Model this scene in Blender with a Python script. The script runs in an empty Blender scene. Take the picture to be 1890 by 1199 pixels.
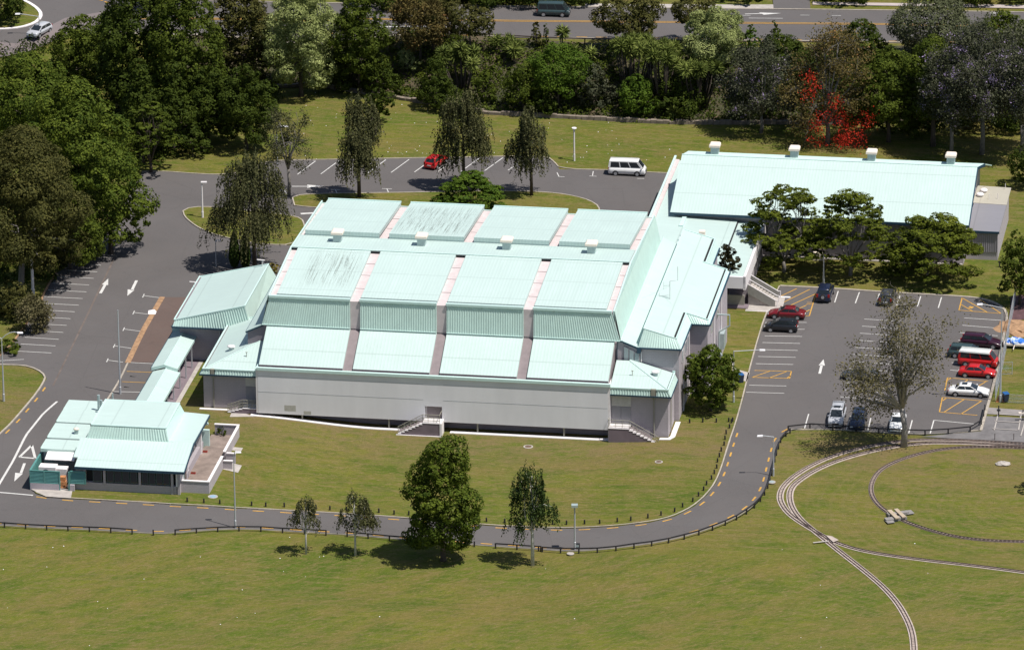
import bpy, bmesh, math, random
import numpy as np
from mathutils import Vector, Matrix
from mathutils.geometry import tessellate_polygon
R = math.radians
sc = bpy.context.scene
col = sc.collection

# ---------------------------------------------------------------- camera
FPX = 12500.0; PITCH = R(20.2); CH = 273.0; ROLL = -0.009
D0 = CH / math.tan(PITCH)
C0 = np.array([0, -D0, CH])
_f = np.array([0, math.cos(PITCH), -math.sin(PITCH)]); _r = np.array([1., 0, 0]); _u = np.array([0, math.sin(PITCH), math.cos(PITCH)])
_c, _s = math.cos(ROLL), math.sin(ROLL)
CR = _r * _c + _u * _s; CU = _u * _c - _r * _s
cd = bpy.data.cameras.new('camera'); cam = bpy.data.objects.new('camera', cd); col.objects.link(cam)
cd.sensor_width = 36; cd.lens = 36 * FPX / 1890; cd.clip_start = 10; cd.clip_end = 9000
cam.matrix_world = Matrix(((CR[0], CU[0], -_f[0], C0[0]), (CR[1], CU[1], -_f[1], C0[1]), (CR[2], CU[2], -_f[2], C0[2]), (0, 0, 0, 1)))
sc.camera = cam

# ---------------------------------------------------------------- light
SUN_EL, SUN_DIR = R(65), np.array([0.87, -0.50])
SUN_DIR = SUN_DIR / np.hypot(*SUN_DIR)
w = bpy.data.worlds.new('World'); sc.world = w; w.use_nodes = True
nt = w.node_tree; nt.nodes.clear()
sky = nt.nodes.new('ShaderNodeTexSky'); sky.sky_type = 'NISHITA'; sky.sun_disc = False
sky.sun_elevation = SUN_EL; sky.sun_rotation = math.atan2(SUN_DIR[0], SUN_DIR[1])
bg = nt.nodes.new('ShaderNodeBackground'); bg.inputs[1].default_value = 0.076
wo = nt.nodes.new('ShaderNodeOutputWorld'); nt.links.new(sky.outputs[0], bg.inputs[0]); nt.links.new(bg.outputs[0], wo.inputs[0])
sl = bpy.data.lights.new('sun', 'SUN'); sl.energy = 4.9; sl.angle = R(0.5); sl.color = (1, 0.955, 0.89)
so = bpy.data.objects.new('sun', sl); col.objects.link(so)
sd = Vector((SUN_DIR[0] * math.cos(SUN_EL), SUN_DIR[1] * math.cos(SUN_EL), math.sin(SUN_EL)))
so.rotation_euler = sd.to_track_quat('Z', 'Y').to_euler()
sc.view_settings.view_transform = 'Standard'; sc.view_settings.look = 'None'
sc.view_settings.exposure = 0.12; sc.view_settings.gamma = 1.0
sc.render.engine = 'CYCLES'
sc.cycles.max_bounces = 5; sc.cycles.diffuse_bounces = 2; sc.cycles.transparent_max_bounces = 6
sc.cycles.use_denoising = True; sc.cycles.sample_clamp_indirect = 3

# ---------------------------------------------------------------- coordinates
PHI = R(9.2); UX = (math.cos(PHI), -math.sin(PHI)); VX = (math.sin(PHI), math.cos(PHI))
BO = (-28.6646, -29.1340)
def B(u, v, z=0.0): return Vector((BO[0] + u * UX[0] + v * VX[0], BO[1] + u * UX[1] + v * VX[1], z))
def uvof(x, y):
    dx, dy = x - BO[0], y - BO[1]
    return dx * UX[0] + dy * UX[1], dx * VX[0] + dy * VX[1]
def S(a, b, t):
    t = min(1.0, max(0.0, (t - a) / (b - a))); return t * t * (3 - 2 * t)
def Sn(a, b, t):
    t = np.clip((t - a) / (b - a), 0, 1); return t * t * (3 - 2 * t)
YWX = [-400, -62, -45, -25, -3, 20, 45, 90, 400]; YWY = [84, 84, 88, 90, 78, 74.5, 74, 76, 76]
def hzn(x, y):
    x = np.asarray(x, float); y = np.asarray(y, float)
    dx, dy = x - BO[0], y - BO[1]
    u = dx * UX[0] + dy * UX[1]; v = dx * VX[0] + dy * VX[1]
    f = -0.9 * Sn(-2, 14, u) + 0.45 * Sn(38, 48, u)
    b = Sn(12, 45, v)
    z = f * (1 - b) - 0.45 * b * Sn(0, 40, u)
    z = z * (1 - Sn(46, 56, -v))
    k = y - np.interp(x, YWX, YWY)
    return z + 5.0 * Sn(0, 15, k)
def hz(x, y): return float(hzn(x, y))
def GP(px, py, z=0.0):
    d = _f + CR * (px - 945) / FPX - CU * (py - 599.5) / FPX
    t = (z - C0[2]) / d[2]; p = C0 + d * t
    return Vector(p)
def G(px, py, dz=0.0):
    z = 0.0
    for _ in range(26):
        p = GP(px, py, z + dz); z = 0.5 * (z + hz(p.x, p.y))
    p = GP(px, py, z + dz); return p
def scale_at(p):
    return FPX / float((np.array(p) - C0) @ _f)
def px_h(p, ytop):            # height above p (a ground point) whose image row is ytop
    lo, hi = 0.0, 60.0
    for _ in range(40):
        m = (lo + hi) / 2; q = np.array([p[0], p[1], p[2] + m]) - C0
        y = 599.5 - FPX * (q @ CU) / (q @ _f)
        if y > ytop: lo = m
        else: hi = m
    return lo

# ---------------------------------------------------------------- materials
def newmat(name):
    m = bpy.data.materials.new(name); m.use_nodes = True
    n = m.node_tree; n.nodes.clear()
    o = n.nodes.new('ShaderNodeOutputMaterial'); p = n.nodes.new('ShaderNodeBsdfPrincipled')
    n.links.new(p.outputs[0], o.inputs[0]); return m, n, p
def nd(n, t, **k):
    x = n.nodes.new('ShaderNode' + t)
    for a, b in k.items(): setattr(x, a, b)
    return x
def mix(n, fac, a, b, blend='MIX'):
    x = nd(n, 'Mix', data_type='RGBA', blend_type=blend)
    for s, v in ((0, fac), (6, a), (7, b)):
        if hasattr(v, 'links') or hasattr(v, 'is_output'): n.links.new(v, x.inputs[s])
        else: x.inputs[s].default_value = v if s == 0 else (*v[:3], 1)
    return x.outputs[2]
def noise(n, vec, scale, detail=4, rough=0.55, dist=0.0):
    x = nd(n, 'TexNoise'); x.inputs['Scale'].default_value = scale; x.inputs['Detail'].default_value = detail
    x.inputs['Roughness'].default_value = rough; x.inputs['Distortion'].default_value = dist
    n.links.new(vec, x.inputs['Vector']); return x.outputs[0]
def ramp(n, v, a, b, ca=(0, 0, 0), cb=(1, 1, 1)):
    x = nd(n, 'ValToRGB'); e = x.color_ramp.elements
    e[0].position = a; e[0].color = (*ca, 1); e[1].position = b; e[1].color = (*cb, 1)
    n.links.new(v, x.inputs[0]); return x.outputs[0]
def mapping(n, vec, scale=(1, 1, 1), rot=(0, 0, 0), loc=(0, 0, 0)):
    x = nd(n, 'Mapping'); x.inputs['Scale'].default_value = scale; x.inputs['Rotation'].default_value = rot; x.inputs['Location'].default_value = loc
    n.links.new(vec, x.inputs['Vector']); return x.outputs[0]
def objco(n):
    return nd(n, 'TexCoord').outputs['Object']
def bump(n, p, h, strength, dist=0.02):
    b = nd(n, 'Bump'); b.inputs['Strength'].default_value = strength; b.inputs['Distance'].default_value = dist
    n.links.new(h, b.inputs['Height']); n.links.new(b.outputs[0], p.inputs['Normal'])
MC = {}
def plain(name, c, rough=0.6, var=0.12, scale=2.0, metal=0.0, spec=None, stretch=(1, 1, 1)):
    if name in MC: return MC[name]
    m, n, p = newmat(name); v = mapping(n, objco(n), stretch)
    f = ramp(n, noise(n, v, scale, 5, 0.6), 0.3, 0.7)
    n.links.new(mix(n, f, [x * (1 - var) for x in c], [min(1, x * (1 + var)) for x in c]), p.inputs['Base Color'])
    p.inputs['Roughness'].default_value = rough; p.inputs['Metallic'].default_value = metal
    if spec is not None: p.inputs['Specular IOR Level'].default_value = spec
    MC[name] = m; return m
def ribbed(name, c, axis, pitch, amp=0.12, dark=0.9, stain=None, rough=0.42):
    if name in MC: return MC[name]
    m, n, p = newmat(name); co = objco(n)
    wv = nd(n, 'TexWave', wave_type='BANDS', bands_direction='XYZ'[axis] and 'XYZ'[axis]); wv.inputs['Scale'].default_value = 0.314 / pitch * 1.0
    n.links.new(co, wv.inputs['Vector'])
    rib = ramp(n, wv.outputs[1], 0.78, 0.97)
    big = ramp(n, noise(n, mapping(n, co, (0.12, 0.12, 0.12)), 2.0, 4, 0.6), 0.3, 0.72)
    st = (0.9, 0.06, 1) if axis == 0 else (0.06, 0.9, 1)
    sheets = ramp(n, noise(n, mapping(n, co, st), 1.6, 3, 0.6), 0.32, 0.68)
    c1 = mix(n, big, [x * 0.93 for x in c], [min(1, x * 1.05) for x in c])
    c2 = mix(n, sheets, c1, [x * 0.95 for x in c]); 
    c3 = mix(n, rib, c2, [x * dark for x in c])
    sw = nd(n, 'TexWave', wave_type='BANDS', bands_direction='YX'[axis]); sw.inputs['Scale'].default_value = 0.314 / 5.3; sw.inputs['Distortion'].default_value = 0.0; n.links.new(co, sw.inputs['Vector'])
    c3 = mix(n, ramp(n, sw.outputs[1], 0.9985, 0.9999), c3, [x * 0.8 for x in c])
    dirt = ramp(n, noise(n, mapping(n, co, (2.2, 0.18, 1) if axis == 0 else (0.18, 2.2, 1), loc=(4, 9, 0)), 1.2, 6, 0.7), 0.52, 0.80)
    qd = nd(n, 'Math', operation='MULTIPLY'); n.links.new(dirt, qd.inputs[0]); qd.inputs[1].default_value = 0.22
    c3 = mix(n, qd.outputs[0], c3, [x * 0.62 for x in c])
    if stain:
        for (x0, x1, y0, y1) in stain:
            sp = nd(n, 'SeparateXYZ'); n.links.new(co, sp.inputs[0])
            def band(o, a, b, e):
                q = nd(n, 'MapRange', interpolation_type='SMOOTHSTEP'); n.links.new(o, q.inputs[0]); q.inputs[1].default_value = a - e; q.inputs[2].default_value = a + e
                q2 = nd(n, 'MapRange', interpolation_type='SMOOTHSTEP'); n.links.new(o, q2.inputs[0]); q2.inputs[1].default_value = b + e; q2.inputs[2].default_value = b - e
                mm = nd(n, 'Math', operation='MULTIPLY'); n.links.new(q.outputs[0], mm.inputs[0]); n.links.new(q2.outputs[0], mm.inputs[1]); return mm.outputs[0]
            mk = nd(n, 'Math', operation='MULTIPLY'); n.links.new(band(sp.outputs[0], x0, x1, 0.9), mk.inputs[0]); n.links.new(band(sp.outputs[1], y0, y1, 1.6), mk.inputs[1])
            stn = noise(n, mapping(n, co, (7.5, 0.10, 1), loc=(x0, y0, 0)), 1.5, 6, 0.75)
            fine = noise(n, mapping(n, co, (4, 1.8, 1)), 2.4, 5, 0.8)
            s1 = nd(n, 'Math', operation='MULTIPLY'); n.links.new(ramp(n, stn, 0.50, 0.58), s1.inputs[0]); n.links.new(ramp(n, fine, 0.40, 0.52), s1.inputs[1])
            s2 = nd(n, 'Math', operation='MULTIPLY'); n.links.new(s1.outputs[0], s2.inputs[0]); n.links.new(mk.outputs[0], s2.inputs[1])
            s3 = nd(n, 'Math', operation='MULTIPLY'); n.links.new(s2.outputs[0], s3.inputs[0]); s3.inputs[1].default_value = 0.8
            c3 = mix(n, s3.outputs[0], c3, (0.10, 0.105, 0.085))
    n.links.new(c3, p.inputs['Base Color']); p.inputs['Roughness'].default_value = rough
    p.inputs['Specular IOR Level'].default_value = 0.35
    bump(n, p, wv.outputs[1], amp, 0.05)
    MC[name] = m; return m
MINT = (0.515, 0.64, 0.605)
m_roof_u = ribbed('mint_sheet_roof', MINT, 0, 0.38, stain=None)
m_roof_s1 = ribbed('mint_sheet_roof_lichen_front', MINT, 0, 0.38, stain=[(3.2, 8.9, 9.5, 18.5)])
m_roof_s2 = ribbed('mint_sheet_roof_lichen_back', MINT, 0, 0.38, stain=[(11.2, 19.2, 25.5, 37)])
m_roof_v = ribbed('mint_sheet_roof_cross', MINT, 1, 0.38)
m_fasc = plain('teal_cladding', (0.53, 0.69, 0.635), 0.45, 0.06, 0.8)
m_flash = plain('pale_mint_flashing', (0.58, 0.76, 0.72), 0.4, 0.04)
m_blue = plain('dark_blue_trim', (0.016, 0.05, 0.085), 0.5, 0.1)
m_pink = plain('pink_gutter_concrete', (0.58, 0.50, 0.50), 0.8, 0.10, 1.2)
m_pink2 = plain('mauve_gutter_concrete', (0.235, 0.195, 0.20), 0.8, 0.12, 1.2)
def blockmat(name, c, rows=0.2):
    m, n, p = newmat(name); co = objco(n)
    br = nd(n, 'TexBrick'); br.inputs['Scale'].default_value = 1.0; br.inputs['Mortar Size'].default_value = 0.012
    br.inputs['Brick Width'].default_value = 0.4; br.inputs['Row Height'].default_value = rows
    br.inputs['Color1'].default_value = (*c, 1); br.inputs['Color2'].default_value = (*[x * 0.93 for x in c], 1); br.inputs['Mortar'].default_value = (*[x * 0.72 for x in c], 1)
    sp = nd(n, 'SeparateXYZ'); n.links.new(co, sp.inputs[0]); ad = nd(n, 'Math', operation='ADD'); n.links.new(sp.outputs[0], ad.inputs[0]); n.links.new(sp.outputs[1], ad.inputs[1])
    cb = nd(n, 'CombineXYZ'); n.links.new(ad.outputs[0], cb.inputs[0]); n.links.new(sp.outputs[2], cb.inputs[1]); n.links.new(cb.outputs[0], br.inputs['Vector'])
    d = ramp(n, noise(n, mapping(n, co, (1, 1, 0.25)), 0.9, 5, 0.65), 0.35, 0.75)
    n.links.new(mix(n, d, br.outputs[0], [x * 0.86 for x in c]), p.inputs['Base Color']); p.inputs['Roughness'].default_value = 0.85
    bump(n, p, br.outputs[1], 0.25, 0.01); MC[name] = m; return m
m_wall = blockmat('mauve_block_wall', (0.47, 0.425, 0.455))
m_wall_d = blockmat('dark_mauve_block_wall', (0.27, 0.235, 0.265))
m_grey = plain('pale_grey_panel', (0.80, 0.785, 0.81), 0.7, 0.05, 0.5, stretch=(1, 1, .2))
m_white = plain('white_concrete', (0.78, 0.74, 0.74), 0.75, 0.06, 2)
m_cream = plain('cream_metal', (0.80, 0.70, 0.60), 0.6, 0.05, 2)
m_galv = plain('galvanised_metal', (0.42, 0.50, 0.50), 0.45, 0.08, 3, 0.3)
m_steel = plain('pole_grey_steel', (0.50, 0.52, 0.55), 0.45, 0.05, 3, 0.3)
m_dark = plain('dark_void', (0.02, 0.02, 0.022), 0.8)
m_glass = plain('window_glass', (0.03, 0.035, 0.045), 0.08, 0.1, 0.5)
m_pane = plain('pale_window_glass', (0.32, 0.38, 0.40), 0.12, 0.1, 0.5)
m_doorg = plain('grey_door', (0.30, 0.29, 0.315), 0.6, 0.04)
m_rail = plain('khaki_railing', (0.30, 0.29, 0.24), 0.6, 0.06)
m_deck = plain('mauve_concrete', (0.19, 0.15, 0.17), 0.85, 0.15, 1)
m_brown = plain('brown_terrace_floor', (0.23, 0.18, 0.155), 0.9, 0.28, 0.9)
m_louv = plain('teal_louvre', (0.10, 0.27, 0.25), 0.5, 0.08)
m_conc = plain('pale_concrete', (0.40, 0.365, 0.335), 0.9, 0.18, 1.1)
m_kerb = plain('kerb_concrete', (0.38, 0.335, 0.28), 0.9, 0.22, 1.4)
m_lead = ribbed('grey_sheet_roof', (0.25, 0.245, 0.27), 1, 0.4)
m_leadb = ribbed('beige_sheet_roof', (0.46, 0.43, 0.36), 1, 0.4)
m_lwall = ribbed('grey_corrugated_wall', (0.34, 0.32, 0.36), 0, 0.25, dark=0.7)
m_black = plain('black_painted_timber', (0.018, 0.016, 0.018), 0.7, 0.2)
m_wpaint = plain('white_road_paint', (0.58, 0.57, 0.55), 0.7, 0.14, 2.5)
m_ypaint = plain('yellow_road_paint', (0.52, 0.29, 0.055), 0.7, 0.2, 2.5)

def grassmat():
    m, n, p = newmat('mown_grass'); co = objco(n)
    sp = nd(n, 'SeparateXYZ'); n.links.new(mapping(n, co, rot=(0, 0, R(9.2))), sp.inputs[0])
    def sm(a, b):
        q = nd(n, 'MapRange', interpolation_type='SMOOTHSTEP'); n.links.new(sp.outputs[1], q.inputs[0]); q.inputs[1].default_value = a; q.inputs[2].default_value = b; return q.outputs[0]
    def mul(a, b):
        q = nd(n, 'Math', operation='MULTIPLY')
        for k, v in ((0, a), (1, b)):
            if isinstance(v, float): q.inputs[k].default_value = v
            else: n.links.new(v, q.inputs[k])
        return q.outputs[0]
    near = sm(-62, -70)                       # 1 on the bottom lawn, where the mower ran diagonally
    def streak(sc_, el, det, loc, lo, hi, dist=0.4):   # elongated noise, direction changes between the lawns
        a = noise(n, mapping(n, mapping(n, co, rot=(0, 0, R(-29))), (sc_, sc_ * el, 1), loc=loc), 1, det, 0.72, dist)
        b = noise(n, mapping(n, mapping(n, co, rot=(0, 0, R(8))), (sc_, sc_ * el, 1), loc=loc), 1, det, 0.72, dist)
        x = nd(n, 'Mix', data_type='FLOAT'); n.links.new(near, x.inputs[0]); n.links.new(b, x.inputs[2]); n.links.new(a, x.inputs[3]); return ramp(n, x.outputs[0], lo, hi)
    big = ramp(n, noise(n, mapping(n, co, (0.05, 0.06, 1)), 1, 6, 0.65, 0.6), 0.36, 0.66)
    fine = ramp(n, noise(n, co, 3.2, 5, 0.75), 0.3, 0.72)
    c = mix(n, big, (0.092, 0.134, 0.014), (0.175, 0.168, 0.026))
    c = mix(n, mul(streak(0.22, 2.2, 7, (7, 3, 0), .42, .62), 0.8), c, (0.068, 0.108, 0.012))
    c = mix(n, mul(streak(0.10, 2.0, 7, (77, 13, 0), .45, .62), 0.65), c, (0.200, 0.150, 0.046))
    c = mix(n, mul(streak(0.45, 3.4, 8, (31, 17, 0), .50, .62), 0.50), c, (0.225, 0.160, 0.075))
    c = mix(n, mul(streak(1.3, 4.5, 6, (3, 57, 0), .53, .64, .2), 0.7), c, (0.30, 0.205, 0.11))
    c = mix(n, mul(streak(0.8, 2.0, 6, (43, 7, 0), .56, .68), 0.5), c, (0.056, 0.092, 0.012))
    # mower lines
    wv = nd(n, 'TexWave', wave_type='BANDS', bands_direction='Y'); wv.inputs['Scale'].default_value = 0.21; wv.inputs['Distortion'].default_value = 2.2
    wv.inputs['Detail'].default_value = 3; wv.inputs['Detail Scale'].default_value = 0.12
    n.links.new(mapping(n, co, rot=(0, 0, R(9))), wv.inputs['Vector'])
    c = mix(n, mul(mul(ramp(n, wv.outputs[1], 0.72, 0.98), streak(0.12, 1.5, 4, (9, 33, 0), .40, .62)), 0.34), c, (0.225, 0.175, 0.075))
    ws = nd(n, 'TexWave', wave_type='RINGS', rings_direction='Z'); ws.inputs['Scale'].default_value = 0.24; ws.inputs['Distortion'].default_value = 0.7
    lp = G(1900, 940); n.links.new(mapping(n, co, loc=(-lp.x, -lp.y, 0)), ws.inputs['Vector'])
    sx = nd(n, 'SeparateXYZ'); n.links.new(co, sx.inputs[0]); qx = nd(n, 'MapRange', interpolation_type='SMOOTHSTEP'); n.links.new(sx.outputs[0], qx.inputs[0]); qx.inputs[1].default_value = 24; qx.inputs[2].default_value = 36
    c = mix(n, mul(mul(mul(ramp(n, ws.outputs[1], 0.6, 0.95), qx.outputs[0]), sm(-36, -44)), 0.26), c, (0.20, 0.165, 0.066))
    # worn dry ground along the front of the hall
    wn = ramp(n, noise(n, mapping(n, co, (0.35, 0.6, 1), loc=(11, 5, 0)), 1, 8, 0.78, 0.7), 0.40, 0.58)
    c = mix(n, mul(mul(mul(sm(-47, -35), sm(-26, -31)), wn), 0.72), c, (0.215, 0.150, 0.078))
    c = mix(n, fine, mix(n, 0.33, c, (0.034, 0.048, 0.012)), c)
    n.links.new(c, p.inputs['Base Color']); p.inputs['Roughness'].default_value = 0.95; p.inputs['Specular IOR Level'].default_value = 0.1
    bump(n, p, fine, 0.6, 0.10); MC['grass'] = m; return m
m_grass = grassmat()
def asphaltmat(name, c, red=0.35):
    m, n, p = newmat(name); co = objco(n)
    a = ramp(n, noise(n, co, 0.09, 5, 0.6, 0.5), 0.32, 0.70)
    b = ramp(n, noise(n, co, 0.6, 6, 0.7), 0.32, 0.72)
    f = ramp(n, noise(n, co, 11, 3, 0.7), 0.3, 0.7)
    c1 = mix(n, a, [x * 0.78 for x in c], [x * 1.2 for x in c])
    q = nd(n, 'Math', operation='MULTIPLY'); n.links.new(b, q.inputs[0]); q.inputs[1].default_value = 0.42
    c2 = mix(n, q.outputs[0], c1, (c[0] * (1 + red), c[1], c[2] * 0.92))
    cr = nd(n, 'TexVoronoi', feature='DISTANCE_TO_EDGE'); cr.inputs['Scale'].default_value = 0.13
    n.links.new(mapping(n, co, (1, 0.55, 1)), cr.inputs['Vector'])
    k = ramp(n, cr.outputs[0], 0.0, 0.008, (0.35, 0.35, 0.35), (0, 0, 0))
    c3 = mix(n, k, c2, [x * 0.5 for x in c])
    sp_ = ramp(n, noise(n, co, 0.75, 4, .6), 0.64, 0.70); qs = nd(n, 'Math', operation='MULTIPLY'); n.links.new(sp_, qs.inputs[0]); qs.inputs[1].default_value = .45
    c3 = mix(n, qs.outputs[0], c3, [x * .55 for x in c])
    c4 = mix(n, f, c3, [x * 1.18 for x in c])
    n.links.new(c4, p.inputs['Base Color']); p.inputs['Roughness'].default_value = 0.88; p.inputs['Specular IOR Level'].default_value = 0.3
    bump(n, p, f, 0.25, 0.02); return m
m_asph = asphaltmat('asphalt', (0.102, 0.095, 0.094), 0.16)
m_asph2 = asphaltmat('red_brown_chipseal', (0.112, 0.082, 0.072), 0.25)
m_asph3 = asphaltmat('pinkish_chipseal', (0.17, 0.145, 0.145), 0.1)
m_soil = plain('brown_garden_soil', (0.135, 0.088, 0.060), 0.95, 0.45, 0.8)
m_soil2 = plain('orange_bark_soil', (0.34, 0.205, 0.115), 0.95, 0.35, 2.0)
def bankmat():
    m, n, p = newmat('planted_bank_ground'); co = objco(n)
    a = ramp(n, noise(n, co, 0.22, 6, 0.7, 0.6), 0.42, 0.62); b = ramp(n, noise(n, co, 1.4, 5, 0.7), 0.35, 0.7)
    c = mix(n, a, (0.030, 0.038, 0.014), (0.155, 0.098, 0.062)); c = mix(n, b, c, (0.06, 0.062, 0.026))
    n.links.new(c, p.inputs['Base Color']); p.inputs['Roughness'].default_value = 0.95; bump(n, p, b, 0.7, 0.2); return m
m_bank = bankmat()

# ---------------------------------------------------------------- mesh collector
class MB:
    def __init__(s): s.v = []; s.f = []
    def add(s, vs, fs):
        o = len(s.v); s.v += [tuple(v) for v in vs]; s.f += [tuple(i + o for i in f) for f in fs]; return s
    def quad(s, a, b, c, d): return s.add([a, b, c, d], [(0, 1, 2, 3)])
    def poly(s, pts): return s.add(pts, [tuple(range(len(pts)))])
    def box(s, a, b):
        x0, y0, z0 = a; x1, y1, z1 = b
        return s.hexa([(x0, y0, z0), (x1, y0, z0), (x1, y1, z0), (x0, y1, z0), (x0, y0, z1), (x1, y0, z1), (x1, y1, z1), (x0, y1, z1)])
    def hexa(s, p): return s.add(p, [(3, 2, 1, 0), (4, 5, 6, 7), (0, 1, 5, 4), (1, 2, 6, 5), (2, 3, 7, 6), (3, 0, 4, 7)])
    def slab(s, pts, t=0.06):       # planar polygon with thickness downward
        n = len(pts); up = [tuple(p) for p in pts]; dn = [(p[0], p[1], p[2] - t) for p in pts]
        fs = [tuple(range(n)), tuple(range(2 * n - 1, n - 1, -1))] + [(i, i + n, (i + 1) % n + n, (i + 1) % n) for i in range(n)]
        return s.add(up + dn, fs)
    def prism(s, pts, z0, z1):      # vertical prism of uv polygon (ccw)
        n = len(pts); a = [(p[0], p[1], z0) for p in pts]; b = [(p[0], p[1], z1) for p in pts]
        return s.add(a + b, [tuple(range(n - 1, -1, -1)), tuple(range(n, 2 * n))] + [(i, (i + 1) % n, (i + 1) % n + n, i + n) for i in range(n)])
    def tube(s, pts, rad, n=8, cap=True):
        pts = [Vector(p) for p in pts]
        if not hasattr(rad, '__len__'): rad = [rad] * len(pts)
        o = len(s.v); prev = None
        for i, p in enumerate(pts):
            d = (pts[min(i + 1, len(pts) - 1)] - pts[max(i - 1, 0)]).normalized()
            if prev is None:
                a = d.orthogonal().normalized()
            else:
                a = (prev - d * prev.dot(d)); a = a.normalized() if a.length > 1e-6 else d.orthogonal().normalized()
            prev = a; b = d.cross(a)
            for k in range(n):
                t = 2 * math.pi * k / n; s.v.append(tuple(p + (a * math.cos(t) + b * math.sin(t)) * rad[i]))
        for i in range(len(pts) - 1):
            for k in range(n):
                s.f.append((o + i * n + k, o + i * n + (k + 1) % n, o + (i + 1) * n + (k + 1) % n, o + (i + 1) * n + k))
        if cap:
            s.f.append(tuple(o + k for k in range(n - 1, -1, -1))); e = o + (len(pts) - 1) * n; s.f.append(tuple(e + k for k in range(n)))
        return s
    def ell(s, c, r, seg=10, rings=6):
        o = len(s.v); s.v.append((c[0], c[1], c[2] + r[2]))
        for i in range(1, rings):
            a = math.pi * i / rings
            for k in range(seg):
                t = 2 * math.pi * k / seg; s.v.append((c[0] + r[0] * math.sin(a) * math.cos(t), c[1] + r[1] * math.sin(a) * math.sin(t), c[2] + r[2] * math.cos(a)))
        s.v.append((c[0], c[1], c[2] - r[2])); e = len(s.v) - 1
        for k in range(seg):
            s.f.append((o, o + 1 + k, o + 1 + (k + 1) % seg)); s.f.append((e, e - seg + (k + 1) % seg, e - seg + k))
        for i in range(rings - 2):
            for k in range(seg):
                s.f.append((o + 1 + i * seg + k, o + 1 + (i + 1) * seg + k, o + 1 + (i + 1) * seg + (k + 1) % seg, o + 1 + i * seg + (k + 1) % seg))
        return s
    def ribs(s, a, b, c, d, pitch=0.34, depth=0.045):
        """corrugated quad: a,b bottom left/right; c,d top right/left; ribs run bottom to top"""
        a, b, c, d = map(Vector, (a, b, c, d)); L = max((b - a).length, (c - d).length); n = max(2, int(L / pitch))
        nr = (b - a).cross(d - a).normalized() * depth; o = len(s.v); k = 0
        prof = [(0, 0), (0.5, 0), (0.6, 1), (0.9, 1)]
        for i in range(n):
            for t, h in prof:
                q = (i + t) / n; s.v.append(tuple(a.lerp(b, q) + nr * h)); s.v.append(tuple(d.lerp(c, q) + nr * h)); k += 1
        s.v.append(tuple(b)); s.v.append(tuple(c)); k += 1
        for i in range(k - 1): s.f.append((o + 2 * i, o + 2 * i + 2, o + 2 * i + 3, o + 2 * i + 1))
        return s
    def build(s, name, mat, parent=None, smooth=False, off=None):
        me = bpy.data.meshes.new(name)
        vs = s.v if off is None else [(a - off[0], b - off[1], c - off[2]) for a, b, c in s.v]
        me.from_pydata(vs, [], s.f); me.materials.append(mat)
        if smooth: me.polygons.foreach_set('use_smooth', [True] * len(me.polygons))
        o = bpy.data.objects.new(name, me); col.objects.link(o)
        if parent is not None: o.parent = parent
        return o
def tag(o, label=None, cat=None, group=None, kind=None):
    if label: o['label'] = label
    if cat: o['category'] = cat
    if group: o['group'] = group
    if kind: o['kind'] = kind
    return o
def empty(name, loc, rz=0.0):
    e = bpy.data.objects.new(name, None); e.empty_display_size = 0.5; e.location = loc; e.rotation_euler = (0, 0, rz); col.objects.link(e); return e
def part(root, name, mb, mat, smooth=False):     # mesh in building coordinates
    return mb.build(name, mat, root, smooth, off=root['o'] if 'o' in root else None)
def building(name, u, v, label, cat):
    e = empty(name, B(u, v, 0), -PHI); OFF[e.name] = (u, v, 0); return tag(e, label, cat)
OFF = {}
def bp(root, name, mb, mat, parent=None, smooth=False):
    return mb.build(name, mat, parent or root, smooth, off=OFF[root.name])

# ---------------------------------------------------------------- draped sheets
def drape_xy(name, pts, off, mat, kind='structure', grid=1.5, skirt=0.0, parent=None):
    vs = [Vector((p[0], p[1], 0)) for p in pts]
    tris = tessellate_polygon([vs]); bm = bmesh.new()
    bv = [bm.verts.new(v) for v in vs]
    for t in tris:
        try: bm.faces.new([bv[i] for i in t])
        except ValueError: pass
    bmesh.ops.recalc_face_normals(bm, faces=bm.faces)
    if grid:
        xs = [v.x for v in vs]; ys = [v.y for v in vs]
        for ax, lo, hi in ((0, min(xs), max(xs)), (1, min(ys), max(ys))):
            k = math.ceil(lo / grid) * grid
            while k < hi:
                bmesh.ops.bisect_plane(bm, geom=bm.verts[:] + bm.edges[:] + bm.faces[:], dist=1e-5, plane_co=(k, 0, 0) if ax == 0 else (0, k, 0), plane_no=(1, 0, 0) if ax == 0 else (0, 1, 0))
                k += grid
    bm.normal_update()
    for f in bm.faces:
        if f.normal.z < 0: f.normal_flip()
    if skirt:
        be = [e for e in bm.edges if e.is_boundary]
        r = bmesh.ops.extrude_edge_only(bm, edges=be); low = set(g for g in r['geom'] if isinstance(g, bmesh.types.BMVert))
    else: low = set()
    vl = list(bm.verts); z = hzn([v.co.x for v in vl], [v.co.y for v in vl]) + off
    for v, q in zip(vl, z): v.co.z = q - (skirt if v in low else 0)
    me = bpy.data.meshes.new(name); bm.to_mesh(me); bm.free(); me.materials.append(mat)
    o = bpy.data.objects.new(name, me); col.objects.link(o)
    if kind: o['kind'] = kind
    if parent: o.parent = parent
    return o
def gx(p): q = G(*p); return (q.x, q.y)
def resample(P, step, closed=False):
    P = [Vector((p[0], p[1])) for p in P]
    if closed: P = P + [P[0]]
    out = [P[0].copy()]; acc = 0.0
    for a, b in zip(P, P[1:]):
        L = (b - a).length; t = step - acc
        while t <= L: out.append(a.lerp(b, t / L)); t += step
        acc = (acc + L) % step if L > 0 else acc
    if not closed and (out[-1] - P[-1]).length > 0.01: out.append(P[-1].copy())
    return out
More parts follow.
